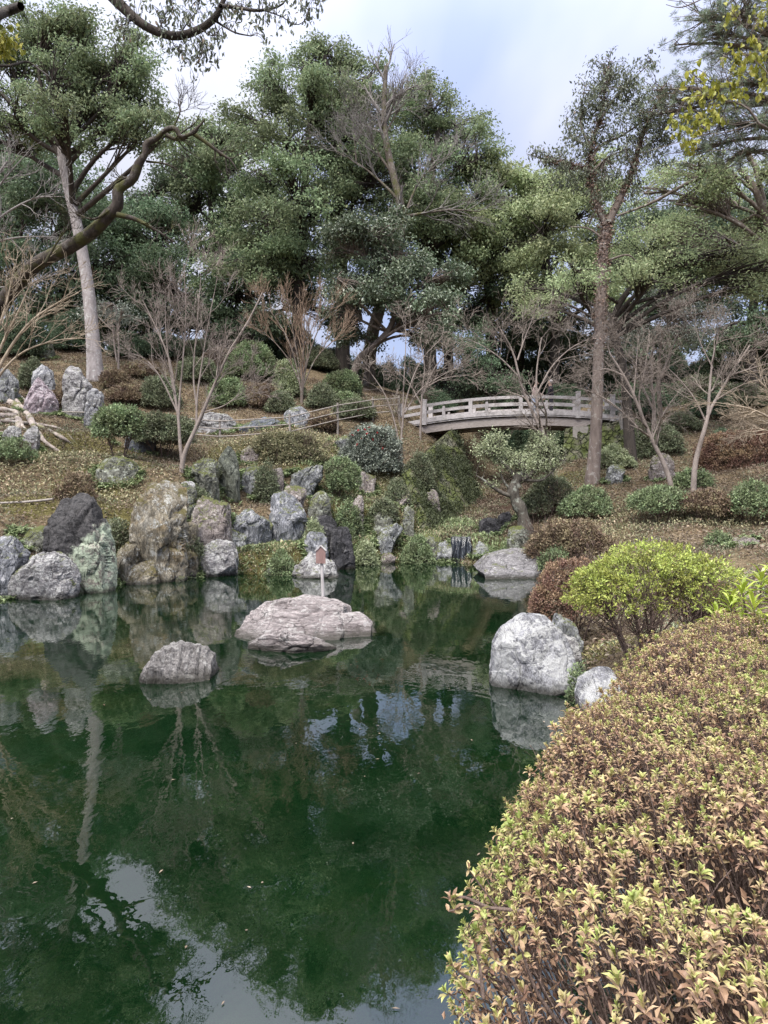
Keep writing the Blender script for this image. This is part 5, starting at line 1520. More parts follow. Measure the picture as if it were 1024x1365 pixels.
# ---- gnarled little tree on the stone by the stream
GD = 22.4
gt = px_path([(701, 703), (697, 686), (688, 668), (684, 652), (691, 636), (698, 626), (694, 612)], GD, 20)
gt[0, 2] = P(697, 700, GD)[2]
th = thing('gnarled_tree', 'small gnarled lichen-barked tree with pale leaves on the stone below the bridge', 'tree', gt[0])
mb = MB()
g2 = gt.copy(); g2[0, 2] -= .5
s = np.linspace(0, 1, 20)
tubes(mb, g2, np.interp(s, [0, .12, .5, .85, 1], [.30, .20, .165, .12, .06]) * (1 + .14 * np.sin(s * 30)), 10)
mb.build('trunk', BK['gnarl'], th, smooth=True)
mb = MB()
gl_ = [([(688, 662), (672, 658), (655, 648), (645, 640), (635, 634)], .08, .02), ([(692, 650), (684, 632), (672, 618), (660, 606)], .09, .03), ([(688, 670), (682, 655), (672, 642), (668, 632)], .06, .025), ([(696, 640), (712, 628), (724, 615), (726, 598)], .09, .03), ([(690, 645), (686, 635), (688, 622)], .04, .015), ([(700, 640), (722, 640), (740, 625), (755, 612)], .05, .015)]
for pts, a_, b_ in gl_:
    q = catmull(np.array([P(x, y, GD - .05) for x, y in pts]), 12)
    tubes(mb, q, np.linspace(a_, b_, 12), 6)
cs = []
for x, y, rx, ry in [(652, 598, 15, 14), (662, 585, 10, 9), (643, 600, 8, 8), (668, 603, 10, 9), (684, 612, 14, 9), (692, 622, 9, 7), (722, 600, 15, 16), (730, 588, 10, 8), (715, 620, 12, 10), (728, 618, 10, 10), (672, 622, 7, 8), (704, 632, 8, 6), (655, 645, 8, 3), (735, 605, 9, 12)]:
    k = int(rx * ry * .42)
    cs.append(P(x, y, GD) + rng.normal(size=(k, 3)) * .6 * np.array([rx, rx, ry]) / F * GD)
cs = np.concatenate(cs)
ends = np.concatenate([catmull(np.array([P(x, y, GD - .05) for x, y in pts]), 12)[6:] for pts, _, _ in gl_])
j = np.argmin(((cs[:, None] - ends[None]) ** 2).sum(-1), 1)
w_ = np.linspace(0, 1, 4)[None, :, None]
tubes(mb, ends[j][:, None] * (1 - w_) + cs[:, None] * w_ + rng.normal(size=(len(cs), 4, 3)) * .03 * w_, np.tile([.014, .011, .009, .006], (len(cs), 1)), 3)
mb.build('limbs', BK['gnarl'], th, smooth=True)
ml = MB()
leaf_cloud(ml, cs, rvec(len(cs)), 12, .11, .075, .4, .0, .5)
ml.build('crown', LM['pale'], th)

# ---- tree that overhangs from the left bank: only a drooping bough is in view
OD = 8.2
ot = np.array([[-8.9, 8.4, -.1], [-8.8, 8.3, 2.5], [-8.4, 8.2, 5.2], [-7.6, 8.2, 7.6], [-6.6, 8.2, 9.4], [-5.2, 8.2, 10.2]])
ot[0, 2] = h1(-8.9, 8.4) - .3
th = thing('overhanging_tree', 'leafy tree on the left bank whose drooping bough hangs into the top of the view', 'tree', [-8.9, 8.4, h1(-8.9, 8.4)])
mb = MB()
tubes(mb, catmull(ot, 30), np.linspace(.32, .12, 30), 10)
mb.build('trunk', BK['dark'], th, smooth=True)
mb = MB()
bo = np.concatenate([ot[-1:], np.array([P(x, y, OD) for x, y in [(100, -60), (150, -5), (175, 20), (200, 38), (232, 48), (262, 41), (285, 25), (297, 3), (306, -25)]])])
bp = catmull(bo, 50)
tubes(mb, bp, np.interp(np.linspace(0, 1, 50), [0, .35, .8, 1], [.11, .062, .045, .02]) * .85, 8)
subs = [([(294, 8), (315, 10), (340, 14), (360, 12), (376, 6), (386, -8)], .024, .008), ([(286, 27), (300, 36), (315, 44), (335, 48)], .014, .007), ([(350, 13), (375, 22), (395, 33), (408, 25), (412, 8)], .007, .004), ([(255, 42), (265, 55), (270, 70), (262, 85)], .008, .004), ([(240, 46), (250, 30), (262, 15), (268, -5)], .010, .004), ([(180, 24), (170, 30), (155, 38)], .008, .004), ([(212, 42), (218, 25), (228, 5)], .009, .004), ([(268, 40), (285, 48), (292, 40)], .007, .004), ([(386, -8), (405, -4), (430, 2)], .008, .004), ([(228, 47), (232, 60), (240, 72)], .007, .004),
        ([(-40, 40), (-10, 22), (10, 15), (28, 8)], .075, .045), ([(-30, 85), (10, 88), (35, 82), (52, 92), (66, 102)], .02, .006), ([(-40, 40), (-10, 50), (10, 60)], .02, .008)]
sp_, all_ = [], []
for pts, a_, b_ in subs:
    q = catmull(np.array([P(x, y, OD + .25 * math.sin(i * 2.1 + x)) for i, (x, y) in enumerate(pts)]), 12)
    tubes(mb, q, np.linspace(a_, b_, 12), 6)
    all_.append(q)
q = np.array([ot[-2], P(-260, -80, OD), P(-120, 20, OD), P(-40, 40, OD)])
tubes(mb, catmull(q, 16), np.linspace(.11, .08, 16), 8)
tw0 = np.concatenate([np.concatenate(all_[:10]), bp[18:]])
lob = [(190, 15, 26, 14, 26), (160, 30, 14, 16, 18), (225, 25, 26, 16, 30), (262, 20, 24, 16, 30), (245, 60, 22, 12, 26), (268, 72, 18, 14, 26), (280, 55, 14, 12, 16), (285, 40, 12, 8, 10), (310, 15, 18, 12, 14), (335, 22, 20, 10, 16), (360, 18, 22, 12, 20), (395, 15, 18, 12, 18), (415, 10, 14, 12, 14), (345, 0, 40, 8, 20), (235, 0, 50, 8, 26), (262, 85, 10, 8, 10), (225, 55, 10, 8, 8), (175, 45, 14, 6, 6), (425, 0, 12, 8, 8), (290, 10, 16, 10, 12)]
cs = []
for x, y, rx, ry, k in lob:
    cs.append(P(x, y, OD) + rng.normal(size=(int(k * .85), 3)) * .62 * np.array([rx, rx * 1.2, ry]) / F * OD)
cs = np.concatenate(cs)
j = np.argmin(((cs[:, None] - tw0[None]) ** 2).sum(-1), 1)
tubes(mb, tw0[j][:, None] * (1 - w_) + cs[:, None] * w_ + np.array([0, 0, .05]) * w_ * (1 - w_) * 4, np.tile([.004, .0034, .003, .002], (len(cs), 1)), 3)
mb.build('limbs', BK['dark'], th, smooth=True)
ml = MB()
n = len(cs) * 4
c = np.repeat(cs, 4, 0) + rng.normal(size=(n, 3)) * .03
d = nrm(rng.normal(size=(n, 3)) * .55 + np.array([0, 0, -1.]))
Ls = U(.05, .08, n)
leaf_fine(ml, c, d, rvec(n), Ls, Ls * .42, np.clip(rng.normal(.5, .25, n), 0, 1), np.repeat(U(0, 1, len(cs)), 4))
ml.build('leaves', LM['sparse'], th)
ml = MB()
cs = np.concatenate([P(x, y, OD) + rng.normal(size=(k, 3)) * .6 * np.array([r_, r_, r_]) / F * OD for x, y, r_, k in [(8, 45, 14, 22), (15, 62, 10, 10), (-15, 50, 20, 24)]])
n = len(cs) * 3
c = np.repeat(cs, 3, 0) + rng.normal(size=(n, 3)) * .03
Ls = U(.06, .1, n)
leaf_fine(ml, c, nrm(rng.normal(size=(n, 3)) * .6 + [0, 0, -.9]), rvec(n), Ls, Ls * .6, U(0, 1, n), U(0, 1, n))
ml.build('young_leaves', LM['yellow'], th)

# ---- yellow-leaved tree that reaches in from the right
YD = 9.5
yt = np.array([[8.3, 9.6, 0], [8.2, 9.6, 2.5], [7.7, 9.5, 4.6], [6.9, 9.5, 6.2], [6.2, 9.5, 7.6]])
yt[0, 2] = h1(8.3, 9.6) - .2
th = thing('yellow_leaved_tree', 'tree on the right bank with yellow-green leaves reaching into the upper right corner', 'tree', [8.3, 9.6, h1(8.3, 9.6)])
mb = MB()
tubes(mb, catmull(yt, 24), np.linspace(.15, .05, 24), 8)
mb.build('trunk', BK['brown'], th, smooth=True)
mb = MB()
yb = [([(1110, 215), (1050, 185), (1024, 172), (1010, 163), (1002, 150), (990, 140), (965, 134), (940, 126), (930, 115)], .025, .006), ([(1010, 163), (985, 172), (960, 178), (940, 186)], .010, .004), ([(1008, 160), (985, 166), (970, 165)], .008, .003), ([(976, 136), (974, 120), (968, 100), (962, 82)], .008, .003), ([(1000, 148), (985, 120), (1000, 95)], .006, .003), ([(1030, 178), (1040, 140), (1025, 100), (1000, 75)], .012, .004), ([(940, 126), (920, 130), (908, 138)], .005, .003), ([(1040, 140), (1010, 60), (975, 15)], .01, .004), ([(960, 178), (935, 180), (915, 192)], .005, .003), ([(1010, -30), (960, -14), (925, 4), (905, 10), (888, 6)], .012, .004), ([(925, 4), (905, 2), (890, 0)], .005, .003)]
allb = []
for pts, a_, b_ in yb:
    q = catmull(np.array([P(x, y, YD + .2 * math.sin(i * 1.7 + x)) for i, (x, y) in enumerate(pts)]), 12)
    tubes(mb, q, np.linspace(a_, b_, 12), 6)
    allb.append(q)
tubes(mb, catmull(np.array([yt[3], P(1180, 250, YD), P(1110, 215, YD)]), 10), np.linspace(.06, .03, 10), 6)
tubes(mb, catmull(np.array([yt[4], P(1100, -60, YD), P(1010, -30, YD)]), 10), np.linspace(.04, .015, 10), 6)
tw0 = np.concatenate(allb)
lob = [(1012, 85, 12, 16, 26), (975, 78, 14, 14, 20), (1000, 70, 16, 10, 14), (985, 100, 14, 14, 14), (925, 102, 12, 8, 10), (940, 115, 14, 8, 12), (935, 130, 16, 8, 14), (985, 122, 12, 8, 14), (960, 120, 12, 12, 10), (955, 142, 16, 6, 10), (915, 150, 8, 8, 10), (940, 160, 14, 6, 12), (905, 175, 8, 8, 10), (918, 188, 10, 8, 14), (932, 168, 12, 6, 8), (975, 12, 8, 12, 14), (1010, 20, 14, 10, 10), (960, 152, 10, 6, 6), (1015, 120, 10, 10, 10), (1020, 10, 12, 10, 8), (1015, 50, 12, 10, 8), (900, 160, 6, 6, 5)]
cs = np.concatenate([P(x, y, YD) + rng.normal(size=(k, 3)) * .62 * np.array([rx, rx, ry]) / F * YD for x, y, rx, ry, k in lob])
j = np.argmin(((cs[:, None] - tw0[None]) ** 2).sum(-1), 1)
tubes(mb, tw0[j][:, None] * (1 - w_) + cs[:, None] * w_ + np.array([0, 0, .03]) * w_ * (1 - w_) * 4, np.tile([.003, .0026, .002, .0015], (len(cs), 1)), 3)
mb.build('limbs', BK['brown'], th, smooth=True)
ml = MB()
n = len(cs) * 2
c = np.repeat(cs, 2, 0) + rng.normal(size=(n, 3)) * .02
Ls = U(.07, .115, n)
leaf_fine(ml, c, nrm(rng.normal(size=(n, 3)) * .5 + [0, 0, -.95]), rvec(n), Ls, Ls * .62, np.clip(rng.normal(.5, .25, n), 0, 1), U(0, 1, n))
ml.build('leaves', LM['yellow'], th)


# ------------------------------------------------------------------ clipped shrubs
def dome_shrub(label, px, py, wpx, hpx, leaf, D=None, L=.045, dens=900, stems=7, legs=0., name='clipped_shrub', cat='shrub', group=None, lump=.22, Wr=.42, dk=.95, per=7, sink=.04, bark='stem', squarish=2.2, fl=None, lobes=1):
    """px,py: middle of the base; wpx,hpx: size in the view; legs: bare share of the height"""
    g = G(px, py) if D is None else P(px, py, D)
    D = g[1]
    rx, h = wpx / 2 / F * D, hpx / F * D
    ry = rx * dk
    g = np.array([g[0], g[1] + ry * .55, 0])
    g[2] = min(h1(g[0], g[1]), P(px, py, D)[2] + .25)
    th = thing(name, label, cat, g, group)
    D2 = g[1]
    rx, h = wpx / 2 / F * D2, P(px, py - hpx, D2)[2] - g[2]
    ry = rx * dk
    z0 = g[2] + h * legs - sink
    hh = h * (1 - legs) + sink
    area = 2 * math.pi * rx * ry * .6 + math.pi * (rx + ry) * hh * .7
    n = int(area * dens)
    u = rvec(n)
    u[:, 2] = np.abs(u[:, 2]) if legs < .1 else np.where(u[:, 2] < -.35, -u[:, 2], u[:, 2])
    e = (np.abs(u[:, :2]) ** squarish).sum(1) + np.abs(u[:, 2]) ** squarish
    u = u / (e ** (1 / squarish))[:, None]
    seed = int(abs(px) * 3 + py) % 91
    f = 1 + (fbm(u * 1.6 + seed, 3, seed) - .5) * lump * 2
    thin = fbm(u * 3.2 + seed * 1.3, 3, seed + 7)
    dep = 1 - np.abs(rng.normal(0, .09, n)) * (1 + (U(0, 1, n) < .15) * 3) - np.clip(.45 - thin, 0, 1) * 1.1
    cbase = np.array([g[0], g[1], z0 if legs < .1 else z0 + hh * .35])
    rz = hh if legs < .1 else hh * .65
    cen = cbase + u * (f * dep)[:, None] * np.array([rx, ry, rz])
    if lobes > 1:
        K = lobes
        an = U(0, 2 * math.pi) + np.arange(K) * 2 * math.pi / K + rng.normal(0, .25, K)
        sc = U(.50, .72, K)
        oc = np.stack([np.cos(an) * rx * .46, np.sin(an) * ry * .46, rz * U(-.12, .14, K)], 1)
        oc[0] = [0, 0, rz * .22]
        sc[0] = .78
        w_ = rng.integers(0, K, n)
        cen = cbase + oc[w_] + (cen - cbase) * sc[w_][:, None]
        kp = np.ones(n, bool)
        for k_ in range(K):
            q_ = (cen - cbase - oc[k_]) / (np.array([rx, ry, rz]) * sc[k_])
            kp &= (w_ == k_) | ((q_ ** 2).sum(1) > .72)
        kp &= cen[:, 2] > z0 - .02
        cen, u, dep = cen[kp], u[kp], dep[kp]
        n = len(cen)
    ml = MB()
    clv = np.clip(.5 + (fbm(u * 3.5 + seed, 3, seed + 1) - .5) * 2.4 + rng.normal(0, .12, n), 0, 1)
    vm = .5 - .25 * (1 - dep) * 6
    m = n * per
    c = np.repeat(cen, per, 0) + rng.normal(size=(m, 3)) * L * .55
    o = np.repeat(nrm(u), per, 0)
    d = nrm(o * .75 + rng.normal(size=(m, 3)) * .7 + [0, 0, .2])
    nn = nrm(o + rng.normal(size=(m, 3)) * .6 + [0, 0, .4])
    Ls = L * U(.65, 1.3, m)
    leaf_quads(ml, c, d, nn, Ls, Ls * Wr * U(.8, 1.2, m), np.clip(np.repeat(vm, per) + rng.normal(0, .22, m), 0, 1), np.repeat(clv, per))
    mb = MB()
    k = stems
    st = []
    for i in range(k):
        a = U(0, 2 * math.pi)
        b0 = g + np.array([math.cos(a) * rx * .16, math.sin(a) * ry * .16, -.12])
        e1 = cbase + np.array([math.cos(a) * rx * .75, math.sin(a) * ry * .75, rz * U(.1, .75)])
        m1 = b0 * .45 + e1 * .55 + np.array([0, 0, -rz * .12]) + rng.normal(size=3) * rx * .07
        st.append(bez(b0, m1, e1, 8))
    st = np.stack(st)
    r_ = max(.010, min(.045, rx * .026))
    tubes(mb, st, np.tile(np.linspace(r_, r_ * .3, 8), (k, 1)), 5)
    a1, b1 = sprout(st, np.tile(np.linspace(r_, r_ * .3, 8), (k, 1)), 12, .25, 1, (.4, 1.), rx * .75, .05, .15, 5, rmin=r_ * .13)
    tubes(mb, a1, b1, 3)
    a1, b1 = sprout(a1, b1, 4, .2, 1, (.4, 1.), rx * .4, .05, .15, 4, rmin=r_ * .1)
    tubes(mb, a1, b1, 3)
    mb.build('stems', BK[bark], th, smooth=True)
    ml.build('foliage', LM[leaf], th)
    return th


CS = 'clipped shrubs on the upper left slope'
for a in [('round green shrub on bare forked stems on the mossy left slope', 153, 612, 66, 70, 'azalg', dict(legs=.38, group=None)),
          ('spreading shrub with airy stems left of the multi-stemmed maple', 212, 612, 78, 58, 'azal', dict(legs=.3, group=None, lump=.35)),
          ('small dark bush beside the purplish stone', 40, 520, 36, 38, 'azal', {}),
          ('brown low bush below the large jagged stone', 72, 545, 34, 24, 'azalb', {}),
          ('large round green dome shrub at the top of the slope behind the path', 330, 506, 66, 46, 'azalg', {}),
          ('olive dome shrub behind the crown of stems of the maple', 262, 512, 56, 34, 'azal', {}),
          ('green dome shrub half way up the slope just above the bamboo rail', 303, 545, 54, 44, 'azalg', {}),
          ('grey-green dome shrub left of the multi-stemmed maple', 211, 548, 50, 50, 'azal', {}),
          ('brown domed shrub at the right of the green one above the bamboo rail', 350, 545, 52, 32, 'azalb', {}),
          ('low brown mound shrub on the leaf-covered slope', 168, 540, 60, 24, 'azalb', {}),
          ('small brown shrub above the low mound on the leaf-covered slope', 185, 505, 46, 22, 'azalb', {}),
          ('flat tiered dark shrub at the wood edge, behind the maple twigs', 210, 478, 74, 30, 'everd', {}),
          ('olive tiered shrub at the wood edge behind the stems', 262, 482, 60, 28, 'azal', {}),
          ('dark tiered shrub at the wood edge, right of the olive one', 310, 470, 62, 28, 'everd', {}),
          ('brownish shrub between two green domes on the upper slope', 290, 492, 46, 26, 'azalb', {}),
          ('light green leafy shrub beside the vase-shaped bare tree', 385, 530, 40, 42, 'pale', dict(lump=.35)),
          ('small olive dome at the foot of the vase-shaped bare tree', 372, 552, 38, 30, 'azal', {}),
          ('rounded dark-green dome right of the vase-shaped bare tree', 428, 545, 40, 32, 'azal', {}),
          ('broad green dome shrub before the thick mossy trunk', 455, 528, 52, 32, 'azalg', {}),
          ('olive tiered shrub behind the broad green dome', 415, 492, 64, 28, 'azal', {}),
          ('dark tiered shrub left of the thick mossy trunk', 450, 488, 50, 26, 'everd', {}),
          ('low green dome between the broad dome and the rail', 462, 540, 36, 16, 'azalg', {}),
          ('wide olive dome shrub touching the bamboo rail near the bridge', 472, 562, 58, 30, 'azal', {}),
          ('brownish dome shrub beside the triangular grey rock', 427, 576, 46, 24, 'azalb', {}),
          ('dark green shrub at the wood edge left of the pale trunk', 90, 470, 70, 50, 'everd', {}),
          ('dark leafy shrub at the far left wood edge', 20, 478, 70, 60, 'everd', {}),
          ('brown bush against the pale trunk', 150, 520, 40, 26, 'azalb', {}),
          ('dark green shrub at the wood edge right of the pale trunk', 165, 478, 50, 36, 'everd', {})]:
    k = dict(a[6]); k.setdefault('group', CS)
    dome_shrub(a[0], a[1], a[2], a[3], a[4], a[5], L=.085, dens=300, per=8, **k)
dome_shrub('moss-brown clipped hedge along the edge under the bamboo rail', 385, 622, 110, 46, 'cover', L=.07, dens=420, per=8, lump=.3, dk=.5, group=None, D=24.4)
dome_shrub('glossy bush with a few red flowers left of the bridge', 497, 632, 82, 66, 'blue', D=25.6, L=.085, dens=260, per=8, Wr=.5, lump=.35, name='flowering_bush', cat='bush', dk=.7)
bush = bpy.data.objects['flowering_bush']
ml = MB()
c = np.array([P(x, y, 25.0) for x, y in [(478, 574), (486, 573), (489, 578), (497, 586), (470, 580), (504, 577), (482, 585), (510, 598), (492, 570), (476, 592)]])
n = 6
o = nrm(np.repeat(c * 0 + [0, -1, .3], n, 0) + rng.normal(size=(len(c) * n, 3)) * .6)
leaf_quads(ml, np.repeat(c, n, 0), o, rvec(len(o)), np.full(len(o), .06), np.full(len(o), .05), U(0, 1, len(o)), U(0, 1, len(o)))
ml.build('red_flowers', LM['red'], bush)
MS = 'shrubs among the rocks'
for a in [('green ball shrub right of the slanting grey slab', 452, 672, 48, 62, 'azalg', dict(legs=.1), 23.0),
          ('leafy little shrub growing over the wide grey rock face', 291, 716, 48, 40, 'azalg', {}, 19.4),
          ('small feathery shrub beside the pinkish upright stone', 356, 664, 36, 44, 'azal', dict(lump=.35), 22.0),
          ('small green shrub at the top of the mossy wall', 560, 645, 48, 40, 'azal', {}, 25.6),
          ('pale mossy cushion shrub on the flat-topped rock', 270, 640, 44, 24, 'azal', {}, 21.2),
          ('grass-like shrub at the left edge below the white stones', 8, 618, 60, 34, 'azalg', {}, 19.6)]:
    dome_shrub(a[0], a[1], a[2], a[3], a[4], a[5], D=a[7], L=.07, dens=520, per=8, group=MS, lobes=4, **a[6])
for lab, x, y, w, h, lf, D in [
    ('low olive shrub squeezed between the tall brown stone and the square shore stone', 255, 745, 34, 26, 'azal', 18.6),
    ('leafy green shrub on the moss bank left of the pointed shore stone', 372, 756, 40, 22, 'azalg', 19.0),
    ('small pale-leaved shrub at the right foot of the blue-grey slab', 416, 716, 26, 22, 'pale', 20.6),
    ('green leafy shrub between the grotto and the reddish pillar', 462, 700, 34, 30, 'azalg', 22.6),
    ('olive shrub above the slanting layered boulder', 512, 692, 36, 28, 'azal', 23.6),
    ('pale green ferny shrub at the water between grotto and layered boulder', 488, 748, 30, 26, 'pale', 21.8),
    ('mossy green shrub left of the little waterfall', 558, 744, 44, 30, 'azalg', 22.4),
    ('olive shrub behind the black-topped stone, on its right', 152, 720, 40, 28, 'azal', 17.6),
    ('brown-green shrub on the slope above the black-topped stone', 96, 652, 50, 22, 'azalb', 18.6),
    ('olive cushion shrub on top of the tall brown stone group', 262, 672, 34, 22, 'azal', 20.6),
    ('dark shrub between the lichen pillar and the pinkish stone', 530, 668, 34, 28, 'azal', 24.8),
    ('small green shrub right of the flat grey slab', 742, 756, 40, 26, 'azalg', 18.4)]:
    dome_shrub(lab, x, y, w, h, lf, D=D - .75, L=.07, dens=520, per=8, group=MS, lobes=4, lump=.4)
RS = 'shrubs on the right slope'
for a in [('grey-green mounded shrub behind the flat slab and the gnarled tree', 738, 690, 78, 56, 'azal', {}),
          ('bright green small shrub left of the brown slope', 788, 692, 66, 42, 'azalg', {}),
          ('wide brownish mound shrub behind the reddish azalea', 768, 748, 130, 54, 'azalb', dict(dk=.5)),
          ('green bushy shrub at the foot of the leaning maple', 892, 698, 76, 48, 'azalg', dict(legs=.2)),
          ('brown-topped shrub right of the leaning maple foot', 950, 700, 66, 46, 'azalb', dict(legs=.2)),
          ('green shrub at the right edge of the slope', 1012, 702, 66, 58, 'azalg', dict(legs=.15)),
          ('dark green bush in front of the long brown hedge', 965, 620, 40, 50, 'everd', {}),
          ('green dome shrub behind the leaning maple trunk', 882, 610, 66, 46, 'azal', {}),
          ('small round olive shrub at the top of the right slope', 915, 578, 46, 26, 'azal', {}),
          ('light green leafy sapling at the foot of the vine-covered tree', 822, 628, 56, 34, 'pale', dict(lump=.4)),
          ('green dome shrub near the right end of the bridge', 842, 596, 60, 36, 'azalg', {}),
          ('wide green shrub at the right edge above the long hedge', 1000, 546, 76, 34, 'azal', {}),
          ('bright yellow-green sprout below the forked maple', 928, 652, 44, 26, 'azalg', dict(lump=.4)),
          ('dark bush at the wood edge, right side', 960, 560, 60, 34, 'everd', {}),
          ('dark evergreen bush behind the right bridge end', 850, 562, 56, 40, 'everd', {}),
          ('dark bush behind the left half of the bridge', 580, 552, 60, 30, 'everd', {}),
          ('dark bush behind the right half of the bridge', 760, 552, 70, 40, 'everd', {}),
          ('grey-green leafy bush between the bridge end and the vine-covered tree', 822, 585, 40, 46, 'blue', {}),
          ('yellow-green tuft beside the low stone on the brown slope', 962, 730, 30, 20, 'azalg', dict(lump=.4))]:
    dome_shrub(a[0], a[1], a[2], a[3], a[4], a[5], L=.075, dens=560, per=8, lobes=5, group=RS, **a[6])
dome_shrub('long brown clipped hedge across the top of the right slope', 995, 640, 130, 66, 'azalr', L=.06, dens=420, per=8, dk=.4, D=24.5, name='clipped_hedge', cat='hedge', squarish=3.5)
for i, (x, y, w, h, lf, D) in enumerate([(545, 548, 90, 44, 'everd', 46), (600, 550, 80, 60, 'azal', 50), (665, 548, 90, 70, 'everd', 49), (735, 548, 90, 66, 'everd', 50), (800, 548, 90, 70, 'everd', 49), (858, 545, 80, 66, 'azal', 50), (905, 540, 80, 50, 'everd', 49), (955, 538, 90, 60, 'everd', 48), (1010, 530, 90, 70, 'everd', 47), (500, 528, 70, 40, 'everd', 47), (440, 498, 80, 40, 'everd', 48), (375, 490, 80, 50, 'everd', 48), (310, 478, 90, 44, 'everd', 49), (885, 552, 80, 40, 'everd', 39), (940, 548, 80, 40, 'azal', 39), (845, 552, 60, 34, 'everd', 38), (1000, 560, 80, 40, 'everd', 37), (560, 515, 60, 34, 'everd', 52), (900, 505, 70, 36, 'everd', 54), (690, 520, 80, 40, 'everd', 53)]):
    dome_shrub(['dark undergrowth bush at the wood edge behind the bridge and upper slope', 'olive undergrowth bush at the wood edge behind the bridge and upper slope'][lf == 'azal'], x, y, w, h, lf, D=D, L=.13, dens=110, per=9, group='undergrowth at the wood edge', name='undergrowth_bush', cat='bush', lump=.45, squarish=2.4)
for x, y, w, h, lf, D in [(640, 618, 60, 40, 'everd', 38), (690, 612, 60, 44, 'everd', 37), (735, 612, 60, 46, 'azal', 35), (665, 600, 70, 44, 'everd', 42), (715, 596, 70, 40, 'everd', 43), (612, 606, 40, 34, 'everd', 36), (765, 604, 40, 40, 'everd', 33.5)]:  # bushes added to darken the view beneath the bridge
    dome_shrub('dark bush added to deepen the shade of the gully beneath the bridge', x, y, w, h, lf, D=D, L=.10, dens=190, per=8, group='bushes in the gully', name='undergrowth_bush', cat='bush', lump=.45)
# near azaleas on the right bank
dome_shrub('bright lime-green domed azalea on bare branching stems by the pond', 884, 893, 206, 168, 'lime', D=6.75, L=.034, dens=1150, lobes=6, per=7, legs=.32, stems=13, name='azalea_bush', cat='bush', lump=.34, sink=0, dk=.85, Wr=.45)
dome_shrub('reddish-brown azalea beside the water, left of the lime-green one', 768, 852, 112, 108, 'azalr', D=9.3, L=.036, dens=1500, lobes=4, per=7, legs=.18, name='azalea_bush', cat='bush', dk=.8)
dome_shrub('rusty-brown azalea tucked against the right of the lime-green one', 940, 868, 110, 100, 'azalr', D=7.6, L=.034, dens=1500, lobes=4, per=7, legs=.25, name='azalea_bush', cat='bush', dk=.7, lump=.3)
dome_shrub('tiny green sprout between the two white stones', 770, 912, 20, 24, 'azalg', D=6.7, L=.035, dens=1500, per=6, name='small_plant', cat='plant', lump=.35)

# ------------------------------------------------------------------ long-leaved plant at the right edge
SD = 3.9
g = P(1010, 1050, SD)
g[2] = h1(g[0], g[1])
th = thing('long_leaved_shrub', 'shrub with long glossy yellow-green leaves at the right edge behind the front hedge', 'shrub', g)
mb, ml = MB(), MB()
tipsl = [P(x, y, SD + dd) for x, y, dd in [(990, 790, 0), (1015, 775, .1), (975, 805, .1), (1005, 810, -.1), (1030, 795, .1), (985, 840, 0), (1015, 835, -.1), (960, 850, .15), (1040, 830, .2), (955, 822, .3), (1000, 860, -.1), (1030, 765, .3), (945, 870, .1), (975, 875, -.1)]]
for tp_ in tipsl:
    q = bez(g + rng.normal(size=3) * .04 * np.array([1, 1, 0]), (g + tp_) / 2 + np.array([U(-.1, .1), U(-.1, .1), .05]), tp_, 8)
    tubes(mb, q, np.linspace(.011, .005, 8), 5)
    n = 15
    a_ = np.arange(n) * 2.4 + U(0, 6)
    el = np.linspace(-.15, 1.1, n)
    d = np.stack([np.cos(a_) * np.cos(el), np.sin(a_) * np.cos(el), np.sin(el)], 1)
    leaf_fine(ml, tp_ - np.array([0, 0, .05]) + np.array([0, 0, 1]) * (el * .05)[:, None], d, nrm(np.cross(np.cross(d, [0, 0, 1.]), d)), U(.09, .14, n), U(.022, .03, n), np.clip(rng.normal(.55, .2, n), 0, 1), U(.2, .8, n), .2)
mb.build('stems', BK['stem'], th, smooth=True)
ml.build('leaves', LM['shiny'], th)

# ------------------------------------------------------------------ front azalea hedge
HP = np.array([(.16, .55), (.10, 1.0), (.13, 1.5), (.25, 1.9), (.46, 2.3), (.70, 2.75), (.98, 3.2), (1.34, 3.6), (2.1, 4.2), (3.4, 4.9), (4.2, 3.2), (4.0, .6), (1.6, .25)])


def hedge_top(x, y):
    sd_ = -poly_sd(x, y, HP)
    q = np.stack([x, y, x * 0], 1)
    e = np.clip((sd_ + .03) / .26, 0, 1)
    e = np.sqrt(np.clip(1 - (1 - e) ** 2, 0, 1))
    return .44 + e * (.785 + .035 * np.clip((y - 2) / 2, 0, 1) + (fbm(q * 2.2, 3, 4) - .5) * .26), sd_


th = thing('azalea_hedge', 'big bronze and yellow-green azalea hedge filling the lower right corner', 'hedge', [1.2, 1.8, h1(1.2, 1.8)])
n = 230000
x, y = U(.05, 3.2, n), U(.35, 4.9, n)
z, sd_ = hedge_top(x, y)
q = np.stack([x, y, z], 1)
ex = .01
gx_ = (hedge_top(x + ex, y)[0] - z) / ex
gy_ = (hedge_top(x, y + ex)[0] - z) / ex
sl = np.sqrt(1 + gx_ ** 2 + gy_ ** 2)
keep = (sd_ > .004) & (U(0, 1, n) < np.clip(sl, 0, 6) / 6 * .95)
q, nr = q[keep], nrm(np.stack([-gx_, -gy_, np.ones(n)], 1))[keep]
